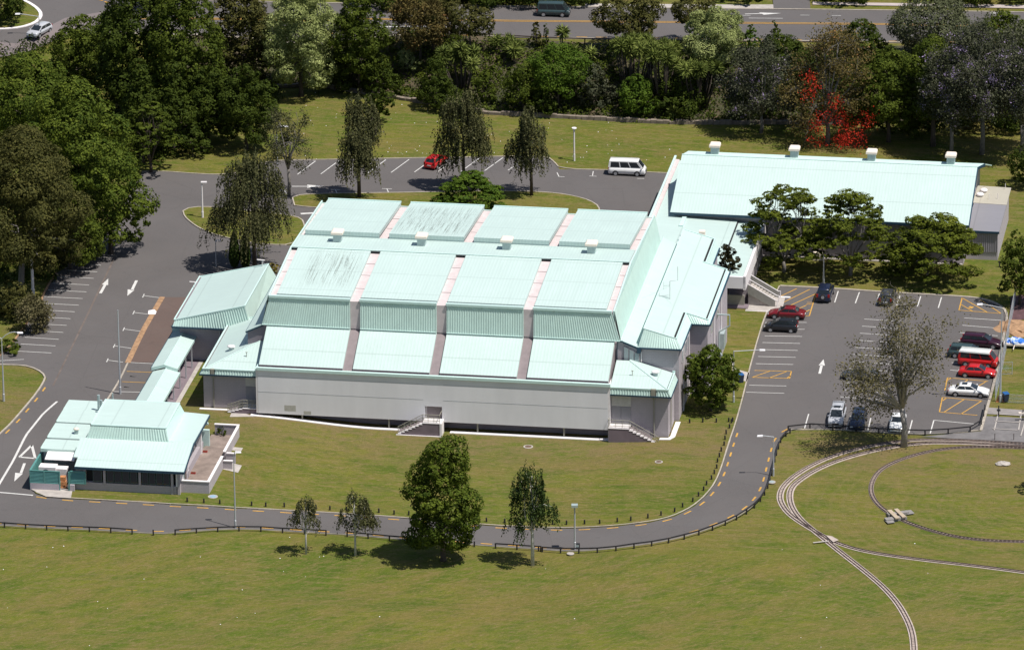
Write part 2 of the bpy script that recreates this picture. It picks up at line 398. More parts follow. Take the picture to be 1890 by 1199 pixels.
def smooth_line(P, it=2):
    P = [Vector((p[0], p[1])) for p in P]
    for _ in range(it):
        Q = [P[0]]
        for a, b in zip(P, P[1:]): Q += [a.lerp(b, 0.25), a.lerp(b, 0.75)]
        Q.append(P[-1]); P = Q
    return P
def ribbon(mb, P, wl, wr, z0, z1, closed=False):
    """box strip along a ground line; wl/wr offsets to left/right; heights above terrain"""
    n = len(P); o = len(mb.v)
    for i, p in enumerate(P):
        a = P[(i - 1) % n] if closed or i > 0 else P[0]; b = P[(i + 1) % n] if closed or i < n - 1 else P[-1]
        d = (b - a); d = d.normalized() if d.length > 0 else Vector((1, 0)); nn = Vector((-d.y, d.x))
        l = p + nn * wl; r = p - nn * wr
        zl, zr = hz(l.x, l.y), hz(r.x, r.y)
        mb.v += [(l.x, l.y, zl + z0), (l.x, l.y, zl + z1), (r.x, r.y, zr + z1), (r.x, r.y, zr + z0)]
    m = n if closed else n - 1
    for i in range(m):
        a = o + 4 * i; b = o + 4 * ((i + 1) % n)
        mb.f += [(a + 1, a + 2, b + 2, b + 1), (a, a + 1, b + 1, b), (a + 2, a + 3, b + 3, b + 2)]
    if not closed:
        mb.f += [(o, o + 3, o + 2, o + 1), (o + 4 * (n - 1), o + 4 * (n - 1) + 1, o + 4 * (n - 1) + 2, o + 4 * (n - 1) + 3)]
def kerb(name, px, closed=False, wl=0.0, wr=0.16, z1=0.14, mat=None, it=1):
    P = smooth_line([gx(p) for p in px], it); P = resample(P, 1.2, closed); mb = MB(); ribbon(mb, P, wl, wr, -0.1, z1, closed)
    return tag(mb.build(name, mat or m_kerb), kind='structure')
def pline(mb, pts, wid=0.11, off=0.045, world=False):
    P = resample([p if world else gx(p) for p in pts], 1.5)
    n = len(P); o = len(mb.v)
    for i, p in enumerate(P):
        d = (P[min(i + 1, n - 1)] - P[max(i - 1, 0)]).normalized(); nn = Vector((-d.y, d.x)) * wid / 2
        for q in (p + nn, p - nn): mb.v.append((q.x, q.y, hz(q.x, q.y) + off))
    for i in range(n - 1): mb.f.append((o + 2 * i, o + 2 * i + 1, o + 2 * i + 3, o + 2 * i + 2))
def ppoly(mb, pts, off=0.045):
    vs = [G(*p) for p in pts]; mb.poly([(v.x, v.y, hz(v.x, v.y) + off) for v in vs])

# ================================================================ GROUND
def base_ground():
    xs = list(np.arange(-110, 110.1, 1.5)); ys = list(np.arange(-115, 190.1, 1.5))
    xs = [-4000, -1500, -600, -250] + xs + [250, 600, 1500, 4000]; ys = [-900, -400, -180] + ys + [250, 500, 1200, 5000]
    X, Y = np.meshgrid(xs, ys); Z = hzn(X, Y); nx = len(xs); mb = MB()
    mb.v = [tuple(t) for t in zip(X.ravel().tolist(), Y.ravel().tolist(), Z.ravel().tolist())]
    mb.f = [(j * nx + i, j * nx + i + 1, (j + 1) * nx + i + 1, (j + 1) * nx + i) for j in range(len(ys) - 1) for i in range(nx - 1)]
    return tag(mb.build('ground', m_grass), kind='structure')
base_ground()
def bxy(u, v): q = B(u, v); return (q.x, q.y)
# bank strip between retaining wall and road
bank = [(x, float(np.interp(x, YWX, YWY)) + 0.15) for x in (-45, -35, -25, -20, -14, -8, -3, 5, 12, 20, 32, 45, 60, 75, 95)]
bank += [(x, float(np.interp(x, YWX, YWY)) + 16.2) for x in (95, 75, 60, 45, 32, 20, 12, 5, -3, -8, -14, -20, -25, -35, -45)]
drape_xy('planted_bank', bank, 0.05, m_bank, grid=1.5)
# asphalt outline
A1 = [(1238, 321), (1190, 319), (1125, 315), (1033, 313), (1022, 300), (1008, 289), (925, 290), (840, 292), (756, 293), (600, 296), (510, 297), (480, 303), (450, 318), (410, 324), (360, 322), (298, 317), (262, 318),
      (245, 350), (215, 400), (180, 450), (140, 482), (105, 504), (81, 543), (78, 560), (64, 580), (46, 604), (20, 640), (-8, 665), (-45, 668),
      (-45, 672), (10, 673), (45, 674), (68, 681), (82, 690), (86, 699), (70, 725), (45, 755), (20, 784), (0, 802), (-45, 845), (-110, 900)]
A2 = [(-110, 965), (0, 969), (60, 973), (107, 975), (200, 979), (302, 985.5), (374, 979), (432, 976), (480, 976.5), (598, 983), (717, 993), (761, 997), (886, 1006), (998, 1013.6), (1062, 1017), (1120, 1013.6), (1180, 1006), (1240, 996), (1300, 979), (1350, 959), (1385, 938), (1405, 916), (1416, 893), (1424, 860), (1433, 825), (1440, 807), (1455, 795), (1480, 790)]
A3 = [(1480, 790), (1540, 793), (1600, 797), (1660, 801), (1700, 803), (1760, 800), (1808, 795), (1815, 770), (1822, 745), (1829, 720), (1837, 688), (1846, 645), (1853, 605), (1857, 585), (1853, 572), (1838, 561), (1815, 553), (1785, 549), (1640, 541), (1540, 534), (1440, 529)]
asph = [gx(p) for p in A1 + A2 + A3[1:]] + [bxy(50, 46), bxy(40, 58), bxy(37, 86)]
drape_xy('asphalt_road', asph, 0.03, m_asph)
# lawns standing behind kerbs
C1 = [(1440, 529), (1415, 577), (1390, 660), (1372, 735), (1358, 785), (1345, 822), (1334, 860), (1322, 890), (1306, 912), (1282, 934), (1245, 953), (1200, 964), (1140, 971), (1060, 975), (980, 974), (900, 970), (800, 961), (700, 953), (600, 946), (500, 941), (430, 938), (345, 933), (250, 927), (133, 921), (85, 917), (66, 911), (58, 900)]
lawnc = [gx(p) for p in C1] + [bxy(-20.9, -24), bxy(-20.9, -6), bxy(-14.2, -5.2), bxy(-14.2, 16), bxy(-14.2, 31.5), bxy(-6, 32), bxy(-6, 40.5), bxy(36, 41), bxy(38, 60), bxy(49, 48)]
drape_xy('front_lawn', lawnc, 0.13, m_grass, skirt=0.3)
OV1 = [(541, 366), (552, 361), (600, 359), (680, 358), (760, 357), (860, 355), (960, 354), (1030, 358), (1075, 367), (1100, 378), (1106, 388), (1104, 400), (1000, 412), (700, 394), (600, 385), (545, 381)]
OV2 = [(339, 391), (352, 384), (388, 383), (450, 390), (520, 397), (556, 403), (563, 425), (545, 453), (480, 452), (420, 440), (388, 431), (360, 417), (342, 401)]
for nm, O in (('traffic_island_lawn', OV1), ('traffic_island_lawn', OV2)):
    drape_xy(nm, [gx(p) for p in O], 0.12, m_grass, skirt=0.3)
    kerb('kerb', O, True, 0.16, 0.0, 0.15, m_kerb)
kerb('kerb', C1, False, 0.0, 0.15, 0.15)
kerb('kerb', A1[:17], False, 0.0, 0.16, 0.12)
kerb('kerb', A1[21:29], False, 0.0, 0.2, 0.12, m_soil2)
kerb('kerb', A1[29:], False, 0.0, 0.2, 0.12)
kerb('kerb', A2, False, 0.0, 0.12, 0.08, plain('worn_kerb', (.24, .215, .17), .9, .3, 1))
kerb('kerb', A3[6:], False, 0.0, 0.3, 0.13)
kerb('kerb', [(1455, 793), (1540, 792), (1600, 796), (1660, 800), (1700, 802), (1760, 799), (1805, 794)], False, 0, 0.16, 0.12)
# brown chipseal bay beside the walkway and its orange edge
drape_xy('chipseal_bay', [gx(p) for p in [(301, 549), (345, 549), (330, 602), (322, 606), (287, 669), (235, 669), (262, 622)]], 0.05, m_asph2)
kerb('kerb', [(300, 548.7), (283, 578), (262, 615), (236, 670)], False, 0.3, 0.35, 0.07, m_soil2)
kerb('kerb', [(236, 670), (222, 700), (208, 723), (196, 741)], False, 0.1, 0.1, 0.1, m_kerb)
ds = MB(); ppoly(ds, [(274, 574), (285, 572), (289, 576), (287, 581), (273, 581)], 0.09); tag(ds.build('drain_slab', m_white), kind='structure')
# pale worn seam on the left road
sm = MB(); pline(sm, [(212, 474), (162, 580), (98, 712)], 0.22, 0.042); tag(sm.build('road_seam', plain('seam_dirt', (.135, .108, .095), .9, .3, .8)), kind='structure')
# paved terrace at the right
drape_xy('paved_terrace', [gx(p) for p in [(1811, 796), (1818, 768), (1900, 772), (1990, 776), (1990, 838), (1890, 822), (1800, 812), (1735, 808), (1700, 806)]], 0.05, plain('grey_paving', (0.16, 0.15, 0.15), 0.9, 0.2, 0.8))
drape_xy('garden_path', [gx(p) for p in [(1822, 752), (1890, 757), (1990, 762), (1990, 772), (1890, 768), (1819, 764)]], 0.045, plain('path_grey', (0.24, 0.22, 0.21), 0.9, 0.2, 0.8))
# paths round the building
drape_xy('paved_path', [gx(p) for p in [(1348, 660), (1358, 683), (1384, 690), (1378, 706), (1355, 700)]], 0.15, m_conc)
drape_xy('paved_path', [bxy(-10.1, -8), bxy(-9.6, -8), bxy(-9.6, 16.5), bxy(-10.1, 16.5)], 0.16, m_conc)
drape_xy('paved_path', [bxy(-13.5, -9), bxy(-10.1, -9), bxy(-10.1, 19), bxy(-13.5, 19)], 0.155, m_deck)
drape_xy('paved_path', [gx(p) for p in [(430, 757), (470, 771), (424, 771)]], 0.15, m_conc)
drape_xy('paved_path', [gx(p) for p in [(58, 905), (70, 898), (134, 905), (131, 921), (85, 918)]], 0.155, m_conc)
drape_xy('paved_path', [bxy(-3.6, -11), bxy(0.2, -11), bxy(0.2, -10), bxy(-3.6, -10)], 0.15, m_conc)
# white concrete apron along the front of the hall
ap = MB(); P = resample([bxy(-0.9, 0.0), bxy(16.3, 0.0)], 1.0); ribbon(ap, P, 0.35, 0.3, -0.5, 0.22)
P = resample([bxy(21.9, 0.0), bxy(40.2, 0.0)], 1.0); ribbon(ap, P, 0.35, 0.3, -0.5, 0.22)
P = resample([bxy(45.6, 0.2), bxy(46.9, 0.2), bxy(46.9, 5.5)], 1.0); ribbon(ap, P, 0.2, 0.35, -0.5, 0.2)
P = resample([bxy(-3.6, 1.2), bxy(-7.0, 1.2)], 1.0); ribbon(ap, P, 0.2, 0.2, -0.5, 0.2)
tag(ap.build('concrete_apron', m_white), kind='structure')
# the road above the bank
RB = [(-140, 135), (-20, 112), (20, 93), (50, 82), (120, 70), (200, 62), (400, 64), (700, 68), (960, 71), (1240, 74), (1560, 78), (2020, 86)]
RT = [(2020, 27), (1890, 25), (1600, 21), (1400, 19), (1150, 16), (900, 14), (600, 8), (330, 2), (215, -10), (190, -45), (-140, -45)]
drape_xy('upper_road', [gx(p) for p in RB + RT], 0.09, m_asph, grid=3)
drape_xy('upper_road_chipseal', [gx(p) for p in [(-60, 74), (30, 82), (60, 70), (120, 35), (210, 20), (205, 40), (150, 58), (60, 95), (0, 108), (-80, 118)]], 0.105, m_asph3, grid=3)
kerb('kerb', RB[5:], False, 0.0, 0.2, 0.2); kerb('kerb', RT[:8], False, 0.0, 0.2, 0.2)
ILM = [(-60, -10), (0, -6), (40, 2), (58, 12), (68, 20), (74, 30), (66, 42), (45, 50), (20, 54), (-20, 55), (-60, 55)]
drape_xy('traffic_island_lawn', [gx(p) for p in ILM], 0.14, m_grass, grid=3); kerb('kerb', ILM, True, 0.45, 0.0, 0.2, m_white, 2)
drape_xy('footpath', [gx(p) for p in [(1500, 10), (1700, 13), (1890, 17), (2020, 20), (2020, 14), (1890, 11), (1700, 8), (1500, 5)]], 0.1, plain('footpath_pink', (0.42, 0.36, 0.34), 0.9, 0.1, 1), grid=3)
drape_xy('footpath', [gx(p) for p in [(330, -6), (400, 3), (408, 0), (345, -10)]], 0.1, m_conc, grid=3)
drape_xy('footpath', [gx(p) for p in [(1080, 14), (1200, 16), (1428, 17), (1428, 10), (1200, 9), (1080, 8)]], 0.1, m_conc, grid=3)
drape_xy('driveway', [gx(p) for p in [(1428, 19.5), (1496, 20), (1492, -25), (1424, -25)]], 0.11, m_asph, grid=3)
# retaining wall at the foot of the bank
rw = MB(); P = resample([(x, float(np.interp(x, YWX, YWY))) for x in (-30, -25, -20, -14, -8, -3, 5, 12, 20, 32, 45, 60)], 0.8)
rg = random.Random(3)
for a, b in zip(P, P[1:]):
    ribbon(rw, [a, a.lerp(b, 0.96)], 0.22 + rg.random() * 0.12, 0.2 + rg.random() * 0.1, -0.4, 0.36 + rg.random() * 0.2)
tag(rw.build('stone_retaining_wall', plain('bank_stone', (0.20, 0.165, 0.13), 0.9, 0.4, 1.3)), 'low rough brown stone retaining wall at the foot of the planted bank', 'wall')

# ---------------------------------------------------------------- painted markings
def z8(x, y): return (1340 + x / 3.331, 500 + y / 3.331)
W = MB(); Yl = MB()
for k in range(13):     # bays, left edge of the right car park
    if k in (5, 6, 7) : continue
RL = [(300, 318, 497, 318), (300, 360, 483, 360), (238, 400, 468, 404), (224, 441, 455, 447), (212, 484, 441, 490), (198, 527, 428, 532), (183, 571, 413, 576), (142, 703, 371, 708), (124, 746, 358, 753)]
for a, b, c, d in RL: pline(W, [z8(a, b), z8(c, d)])
for k in range(12):
    pline(W, [z8(850 - 13.4 * k, 297 + 43.4 * k), z8(1085 - 12.6 * k, 312 + 43.6 * k)])
for a, b, c, d in [(690, 125, 668, 195), (820, 132, 795, 200), (943, 140, 922, 207), (1070, 152, 1050, 212), (1197, 157, 1177, 220), (1325, 163, 1305, 229)]: pline(W, [z8(a, b), z8(c, d)], 0.13)
for a, b, c, d in [(1465, 290, 1695, 305), (1453, 335, 1685, 354), (1438, 380, 1670, 400), (1428, 427, 1655, 446), (1410, 470, 1650, 490), (1396, 520, 1640, 535), (1388, 565, 1625, 583), (1378, 610, 1610, 630)]: pline(W, [z8(a, b), z8(c, d)])
for a, b, c, d in [(508, 880, 483, 968), (765, 893, 738, 982), (890, 905, 870, 990), (1020, 908, 998, 998), (1145, 918, 1122, 1003), (1278, 918, 1255, 1000), (1278, 918, 1535, 942)]: pline(W, [z8(a, b), z8(c, d)], 0.13)
pline(W, [(1512.7, 689.8), (1516.6, 674)], 0.3); ppoly(W, [(1511, 674.5), (1520, 663.2), (1522.4, 675)])
# yellow hatching
for L in [[(553, 140), (512, 278)], [(330, 160), (435, 110)], [(315, 213), (515, 115)], [(388, 217), (552, 142)], [(450, 232), (495, 212)], [(485, 255), (515, 240)], [(488, 278), (514, 278)], [(498, 196), (530, 196)], [(494, 206), (526, 206)],
          [(1452, 166), (1432, 243)], [(1432, 243), (1690, 263)], [(1452, 168), (1605, 255)], [(1445, 208), (1515, 248)], [(1565, 180), (1690, 262)],
          [(175, 613), (402, 618)], [(160, 655), (390, 662)], [(402, 618), (390, 662)], [(160, 655), (270, 617)], [(262, 660), (372, 620)], [(375, 660), (398, 645)],
          [(1362, 657), (1345, 735)], [(1362, 657), (1612, 680)], [(1362, 672), (1390, 658)], [(1465, 685), (1490, 668)], [(1545, 713), (1600, 680)],
          [(1330, 778), (1312, 868)], [(1312, 868), (1545, 888)], [(1330, 778), (1575, 800)], [(1330, 800), (1358, 780)], [(1338, 870), (1462, 792)], [(1445, 880), (1575, 798)]]:
    pline(Yl, [z8(*p) for p in L], 0.14, 0.05)
ppoly(Yl, [z8(1488, 228), z8(1500, 218), z8(1525, 222), z8(1512, 232)])
# left road
def zl(x, y): return (x / 5.906, 440 + y / 5.906)
for a, b, c, d in [(760, 275, 1100, 295), (720, 348, 1060, 367), (610, 418, 1020, 438), (575, 490, 972, 510), (520, 565, 942, 585), (485, 637, 900, 658), (470, 710, 858, 730), (425, 780, 815, 802), (390, 855, 768, 877), (345, 930, 725, 950), (310, 1003, 690, 1027), (270, 1078, 640, 1102), (225, 1152, 605, 1173), (160, 1228, 561, 1250)]:
    pline(W, [zl(a, b), zl(c, d)])
pline(W, [(-30, 668), (0, 666), (44, 663.5)])
pline(W, [(185.4, 541.6), (194, 526)], 0.34); ppoly(W, [(188, 525.5), (199.8, 514.5), (199.6, 526.5)])
pline(W, [(252, 518), (243.5, 536)], 0.34); ppoly(W, [(235.6, 534.5), (248.2, 535.5), (235.2, 546.5)])
for a, b, c, d in [(265, 546, 296, 550), (247, 577, 272, 580), (228.6, 607.6, 261.6, 612), (211, 638.6, 242, 643), (198.5, 665, 227, 668.6)]:
    pline(W, [(a, b), (c, d)]); pline(W, [(a + 1.2, b - 3), (a - 1.8, b + 3.4)])
for L in [[(105.5, 741), (80, 763), (48, 803), (24, 851), (0, 891), (-12, 912)]]: pline(W, L, 0.26)
for L in [[(58.7, 821.5), (36, 843.5)], [(36, 843.5), (65, 846)], [(65, 846), (58.7, 821.5)]]: pline(W, L, 0.3)
pline(W, [(45.4, 855), (38.7, 873)], 0.3); ppoly(W, [(28, 872.5), (42.3, 873.8), (26.4, 888.5)])
pline(W, [(-60, 905), (0, 908.5), (61, 914)], 0.24)
for a, b, c, d in [(234, 685.6, 281, 687.6), (225, 704.6, 271, 706.6)]: pline(Yl, [(a, b), (c, d)], 0.12, 0.05)
for cx, cy in ((247, 694.5), (236, 714)):
    pline(Yl, [(cx - 7, cy), (cx, cy - 2), (cx + 8, cy), (cx, cy + 2.4), (cx - 7, cy)], 0.22, 0.05)
pline(W, [(238, 669), (285, 671.5)]); pline(W, [(208, 722.7), (262, 724)])
# rear car park
for k in range(10):
    x = 549 + 43.2 * k; y = 322.5 - 0.85 * k; pline(W, [(x, y), (x + 33.5, y - 24.8 + 0.1 * k)], 0.13)
pline(W, [(538.5, 344.5), (570, 344.6)], 0.2); ppoly(W, [(567, 341.6), (598, 343.9), (567, 347.4)])
for x, y in ((619, 350.5), (714, 349), (525, 352)): pline(W, [(x - 9, y - 0.3), (x + 9, y + 0.3)]); pline(W, [(x, y), (x + 4, y + 8.5)])
pline(W, [(1030, 326.5), (1042, 327)]); pline(W, [(1088, 325.5), (1101, 326)]); pline(W, [(1095, 316.6), (1093.5, 325)]); pline(W, [(1176, 330), (1189, 330.4)]); pline(W, [(1028, 319), (1032, 327)])
pline(W, [(470, 480), (487, 480.4)]); pline(W, [(484, 481), (489, 489)]); pline(W, [(555, 395), (590, 393)], 0.5)
tag(W.build('white_road_marking', m_wpaint), kind='structure')
# kerb dashes on the bottom road
def dashes(mb, px, off, step=3.0, ln=1.25, wid=0.2):
    P = resample(smooth_line([gx(p) for p in px], 2), step)
    for i in range(1, len(P) - 1):
        d = (P[i + 1] - P[i - 1]).normalized(); nn = Vector((-d.y, d.x)); c = P[i] + nn * off
        pline(mb, [c - d * ln / 2, c + d * ln / 2], wid, 0.05, True)
dashes(Yl, A2, 0.5); dashes(Yl, C1[4:26], 0.5, 3.0); dashes(Yl, [(86, 699), (70, 725), (45, 755), (20, 784), (0, 802), (-45, 845)], 0.45, 3.4)
tag(Yl.build('yellow_road_marking', m_ypaint), kind='structure')
# upper road paint
U = MB(); UY = MB()
for dy in (-0.9, 1.1): pline(UY, [(200, 36 + dy), (600, 39 + dy), (950, 40.5 + dy), (1300, 43 + dy), (1600, 46 + dy), (2000, 52 + dy)], 0.16, 0.13)
for x in range(560, 1900, 36): pline(UY, [(x, 63.2 + (x - 560) * 0.0135), (x + 20, 63.4 + (x - 560) * 0.0135)], 0.16, 0.13)
pline(U, [(700, 52.5), (847, 52.5)], 0.3, 0.13); pline(U, [(1360, 30.5), (1385, 30.6)], 0.12, 0.13); pline(U, [(1382, 35.5), (1445, 36)], 0.14, 0.13)
pline(U, [(1375, 28), (1410, 27)], 0.22, 0.13); ppoly(U, [(1400, 25.2), (1442, 26.5), (1410, 29.5)], 0.13); pline(U, [(1477, 30), (1494, 30.2)], 0.12, 0.13); pline(U, [(1535, 31), (1552, 31)], 0.12, 0.13)
pline(U, [(1828, 26), (1858, 27)], 0.3, 0.13); pline(U, [(1870, 24), (1920, 25)], 0.3, 0.13)
tag(U.build('white_road_marking', m_wpaint), kind='structure'); tag(UY.build('yellow_road_marking', m_ypaint), kind='structure')
for a, b in ((178, 0), (193, 5)):
    q = MB(); pline(q, [(a, b), (a + 12, b + 3)], 0.3, 0.13); tag(q.build('yellow_road_marking', m_ypaint), kind='structure')

# ---------------------------------------------------------------- miniature railway
m_bal = plain('pale_ballast', (0.44, 0.37, 0.33), 0.95, 0.22, 1.5); m_rust = plain('rusty_rail', (0.085, 0.06, 0.052), 0.7, 0.2, 3); m_sleep = plain('dark_sleeper', (0.29, 0.23, 0.20), 0.9, 0.3, 3)
def track(name, px, label, bed=0.38, gauge=0.18, bedmat=m_bal):
    P = resample(smooth_line([gx(p) for p in px], 3), 0.45); r = empty(name, (P[0].x, P[0].y, hz(P[0].x, P[0].y))); tag(r, label, 'railway track')
    OFF[r.name] = tuple(r.location)
    b = MB(); ribbon(b, P, bed, bed, -0.05, 0.045); bp(r, 'ballast_bed', b, bedmat)
    b = MB()
    for s in (-gauge, gauge): ribbon(b, P, s + 0.035, -s + 0.035, 0.05, 0.14)
    bp(r, 'rail', b, m_rust)
    b = MB()
    for i in range(0, len(P) - 1):
        d = (P[i + 1] - P[i]).normalized(); nn = Vector((-d.y, d.x)); ribbon(b, [P[i] - d * 0.09, P[i] + d * 0.09], gauge + .07, gauge + .07, 0.0, 0.07)
    k = bp(r, 'sleeper', b, m_sleep); k['kind'] = 'stuff'
    return r
T1 = [(1990, 822), (1890, 819.5), (1800, 813.5), (1720, 811), (1680, 812.5), (1640, 817), (1600, 824), (1555, 835), (1510, 852), (1470, 875), (1447, 895), (1439, 912), (1441, 928), (1455, 948), (1480, 966), (1510, 984), (1545, 1003), (1600, 1019), (1700, 1033), (1800, 1044), (1890, 1056), (1990, 1070)]
T2 = [(1990, 827), (1890, 824.5), (1800, 818.5), (1720, 817), (1680, 820), (1640, 826), (1590, 837), (1540, 852), (1500, 870), (1470, 890), (1459, 903), (1457, 920), (1462, 938), (1478, 960), (1508, 984), (1550, 1018), (1595, 1053), (1635, 1087), (1664, 1122), (1682, 1158), (1688, 1199), (1686, 1260)]
T3 = [(1990, 831), (1890, 827), (1802, 824), (1733, 829), (1675, 843), (1633, 860.5), (1614, 878), (1606, 901), (1612, 922), (1633, 943), (1668, 962), (1713, 978), (1763, 990.7), (1817, 997.5), (1890, 1000), (1990, 1000)]
track('railway_track', T1, 'miniature railway track on pale ballast, the outer curve running off right below the bridge')
track('railway_track', T2, 'miniature railway track on pale ballast that runs off the bottom of the lawn').location.z += 0.012
track('railway_track', T3, 'dark narrow miniature railway loop that passes under the small concrete bridge', 0.29, 0.17, plain('dark_ballast', (0.20, 0.16, 0.14), 0.95, 0.3, 2))
q = MB(); ppoly(q, [(1524, 990), (1536, 992), (1548, 999), (1538, 1003)], 0.20); tag(q.build('concrete_wedge', m_bal), kind='structure')
q = MB(); pline(q, [(1501, 1003), (1530, 1000)], 0.25, 0.16); tag(q.build('concrete_strip', m_conc), kind='structure')
c = G(1655, 955); e = empty('footbridge', c, R(18)); tag(e, 'small grey concrete bridge slab over the narrow railway loop', 'bridge'); OFF[e.name] = (0, 0, 0); e.scale = (.82, .82, 1)
q = MB(); q.slab([(-1.9, -1.2, 0.30), (1.0, -1.2, 0.34), (1.0, -0.35, 0.36), (-1.9, -0.35, 0.32)], 0.3); q.slab([(-1.0, 0.35, 0.36), (1.9, 0.35, 0.36), (1.9, 1.2, 0.32), (-1.0, 1.2, 0.34)], 0.3); bp(e, 'approach_slab', q, plain('bridge_grey', (.25, .235, .225), .9, .15, 2))
q = MB(); q.box((-0.75, -1.5, 0.38), (-0.15, 1.6, 0.5)); q.box((0.25, -1.4, 0.38), (0.8, 1.7, 0.5)); bp(e, 'deck_plank', q, plain('deck_tan', (0.42, 0.34, 0.25), 0.9, 0.15, 2))
q = MB(); q.box((-2.0, -1.9, 0.13), (-1.0, -1.0, 0.2)); q.box((1.6, 0.2, 0.13), (2.6, 1.5, 0.2)); bp(e, 'foot_slab', q, MC['bridge_grey'])

# ---------------------------------------------------------------- post and rail fences
def rail_fence(name, px, label, step=2.35, h=0.62, mat=m_black, gaps=()):
    P = resample(smooth_line([gx(p) for p in px], 1), step); z0 = hz(P[0].x, P[0].y)
    r = empty(name, (P[0].x, P[0].y, z0)); tag(r, label, 'fence'); OFF[r.name] = (P[0].x, P[0].y, z0)
    rg = random.Random(len(P)); H = [h + rg.uniform(-0.03, 0.03) for _ in P]
    for i, p in enumerate(P):
        z = hz(p.x, p.y); q = MB(); a = rg.uniform(-0.03, 0.03); q.tube([(p.x, p.y, z - 0.2), (p.x + a, p.y + a, z + H[i])], 0.085, 6); bp(r, 'post', q, mat)
    q = MB()
    for i in range(len(P) - 1):
        if i in gaps: continue
        a, b = P[i], P[i + 1]; d = (b - a).normalized(); n = Vector((-d.y, d.x)) * 0.055
        za, zb = hz(a.x, a.y) + H[i] - 0.02, hz(b.x, b.y) + H[i + 1] - 0.02
        q.hexa([(a.x - n.x, a.y - n.y, za - 0.09), (b.x - n.x, b.y - n.y, zb - 0.09), (b.x + n.x, b.y + n.y, zb - 0.09), (a.x + n.x, a.y + n.y, za - 0.09),
                (a.x - n.x, a.y - n.y, za + 0.03), (b.x - n.x, b.y - n.y, zb + 0.03), (b.x + n.x, b.y + n.y, zb + 0.03), (a.x + n.x, a.y + n.y, za + 0.03)])
    bp(r, 'rail', q, mat)
fb = [(x, y + 3.5) for x, y in A2]
rail_fence('post_rail_fence', fb[0:14], 'low black timber post and rail fence along the bottom road, left stretch', gaps=(9, 10, 18, 24, 25))
rail_fence('post_rail_fence', [(x + 3, y + 1) for x, y in fb[13:-1]], 'low black timber post and rail fence following the road round the bend', 2.0)
rail_fence('post_rail_fence', [(1455, 796), (1480, 791), (1540, 794), (1600, 798), (1660, 802), (1700, 804), (1760, 801), (1808, 795), (1814, 775), (1818, 757)], 'low black timber post and rail fence behind the three cars nearest the railway', 2.6, 0.7)
m_pipe = plain('brown_pipe_rail', (0.07, 0.05, 0.045), 0.7)
rail_fence('pipe_fence', [(690, 78), (960, 83), (1240, 88), (1420, 91), (1570, 92)], 'thin brown pipe fence along the top of the bank below the upper road', 3.1, 1.05, m_pipe)
# bollards
def bollard(p, first=[None]):
    z = hz(p[0], p[1])
    if first[0] is None:
        q = MB(); q.tube([(0, 0, -0.2), (0, 0, 0.5)], [0.1, 0.09], 7); q.tube([(0, 0, 0.5), (0, 0, 0.53)], [0.09, 0.05], 7); o = q.build('bollard', m_black); first[0] = o
    else:
        o = first[0].copy(); col.objects.link(o)
    o.location = (p[0], p[1], z + 0.12); o.rotation_euler = (random.uniform(-.05, .05), random.uniform(-.05, .05), random.uniform(0, 3))
    tag(o, 'short dark timber bollard on the front lawn edge beside the road', 'bollard', 'bollards along the lawn edge')
random.seed(5)
BL = resample(smooth_line([gx(p) for p in [(345, 928), (430, 933), (500, 936), (600, 941), (700, 948), (800, 956), (900, 965), (980, 969), (1060, 970), (1140, 966), (1200, 958), (1245, 947), (1276, 930), (1298, 908), (1314, 885), (1326, 855), (1337, 820), (1350, 780)]], 2), 1.75)
for p in BL: bollard((p.x + random.uniform(-.15, .15), p.y + random.uniform(-.1, .1)))
for p in [(1273, 782), (1297, 781), (1322, 781), (1345, 780)]: bollard(gx(p))
for o in list(bpy.data.objects):
    if o.name.startswith('bollard') and o.location.y > G(1300, 840).y and o.location.x < G(1349, 781).x:
        o['label'] = 'short dark timber bollard on the grass beside the right end of the hall'; 

# ================================================================ BUILDINGS (u right, v back, z up, metres)
def ridge_cap(q, a, b, r=0.09): q.tube([a, b], r, 6)
# ---------------------------------------------------------------- main sports hall
H = building('sports_hall', 0, 0, 'large mint roofed sports hall with four roof bays and a long pale grey wall', 'building')
W0 = 39.8
def zb(v):      # base deck under the raised roof panels
    P = [(0.3, 5.55), (6.0, 8.8)]
    if v <= 6: return 5.55 + (v - 0.3) * (3.25 / 5.7)
    if v <= 19.6: return 12.15 + (v - 6) * (1.0 / 13.6)
    return 13.15 - (v - 19.6) * (1.05 / 19.3)
# grey front wall
q = MB(); T = 0.3
q.box((0.0, 0.0, 0.45), (19.05, T, 5.62)); q.box((21.0, 0.0, 0.45), (W0, T, 5.62)); q.box((19.05, 0, 2.25), (21.0, T, 5.62))
bp(H, 'front_wall', q, m_grey)
q = MB()
for z in (4.86, 3.02): q.box((0.01, -0.012, z), (18.9, 0.001, z + 0.03)); q.box((21.15, -0.012, z), (W0 - .01, 0.001, z + 0.03))
bp(H, 'panel_joint', q, plain('panel_joint_grey', (0.40, 0.41, 0.42), 0.8))
q = MB()
for (x, z, w_, h_) in ((3.0, 0.85, 1.3, 0.7), (5.2, 0.55, 0.85, 0.4)): q.box((x, -0.006, z), (x + w_, 0.001, z + h_))
bp(H, 'repair_patch', q, plain('patch_beige', (0.47, 0.455, 0.41), 0.8))
q = MB(); q.box((W0, 0.02, -1.5), (W0 + 0.22, 5.5, 5.6)); q.box((-0.22, 0.02, 0.45), (0.0, 5.5, 5.6)); bp(H, 'side_return', q, m_white)
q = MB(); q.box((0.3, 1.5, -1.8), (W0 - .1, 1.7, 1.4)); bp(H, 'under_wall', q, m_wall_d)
q = MB(); q.box((0, 0.32, 0.5), (W0, 5.6, 0.62)); bp(H, 'floor_slab', q, m_deck)
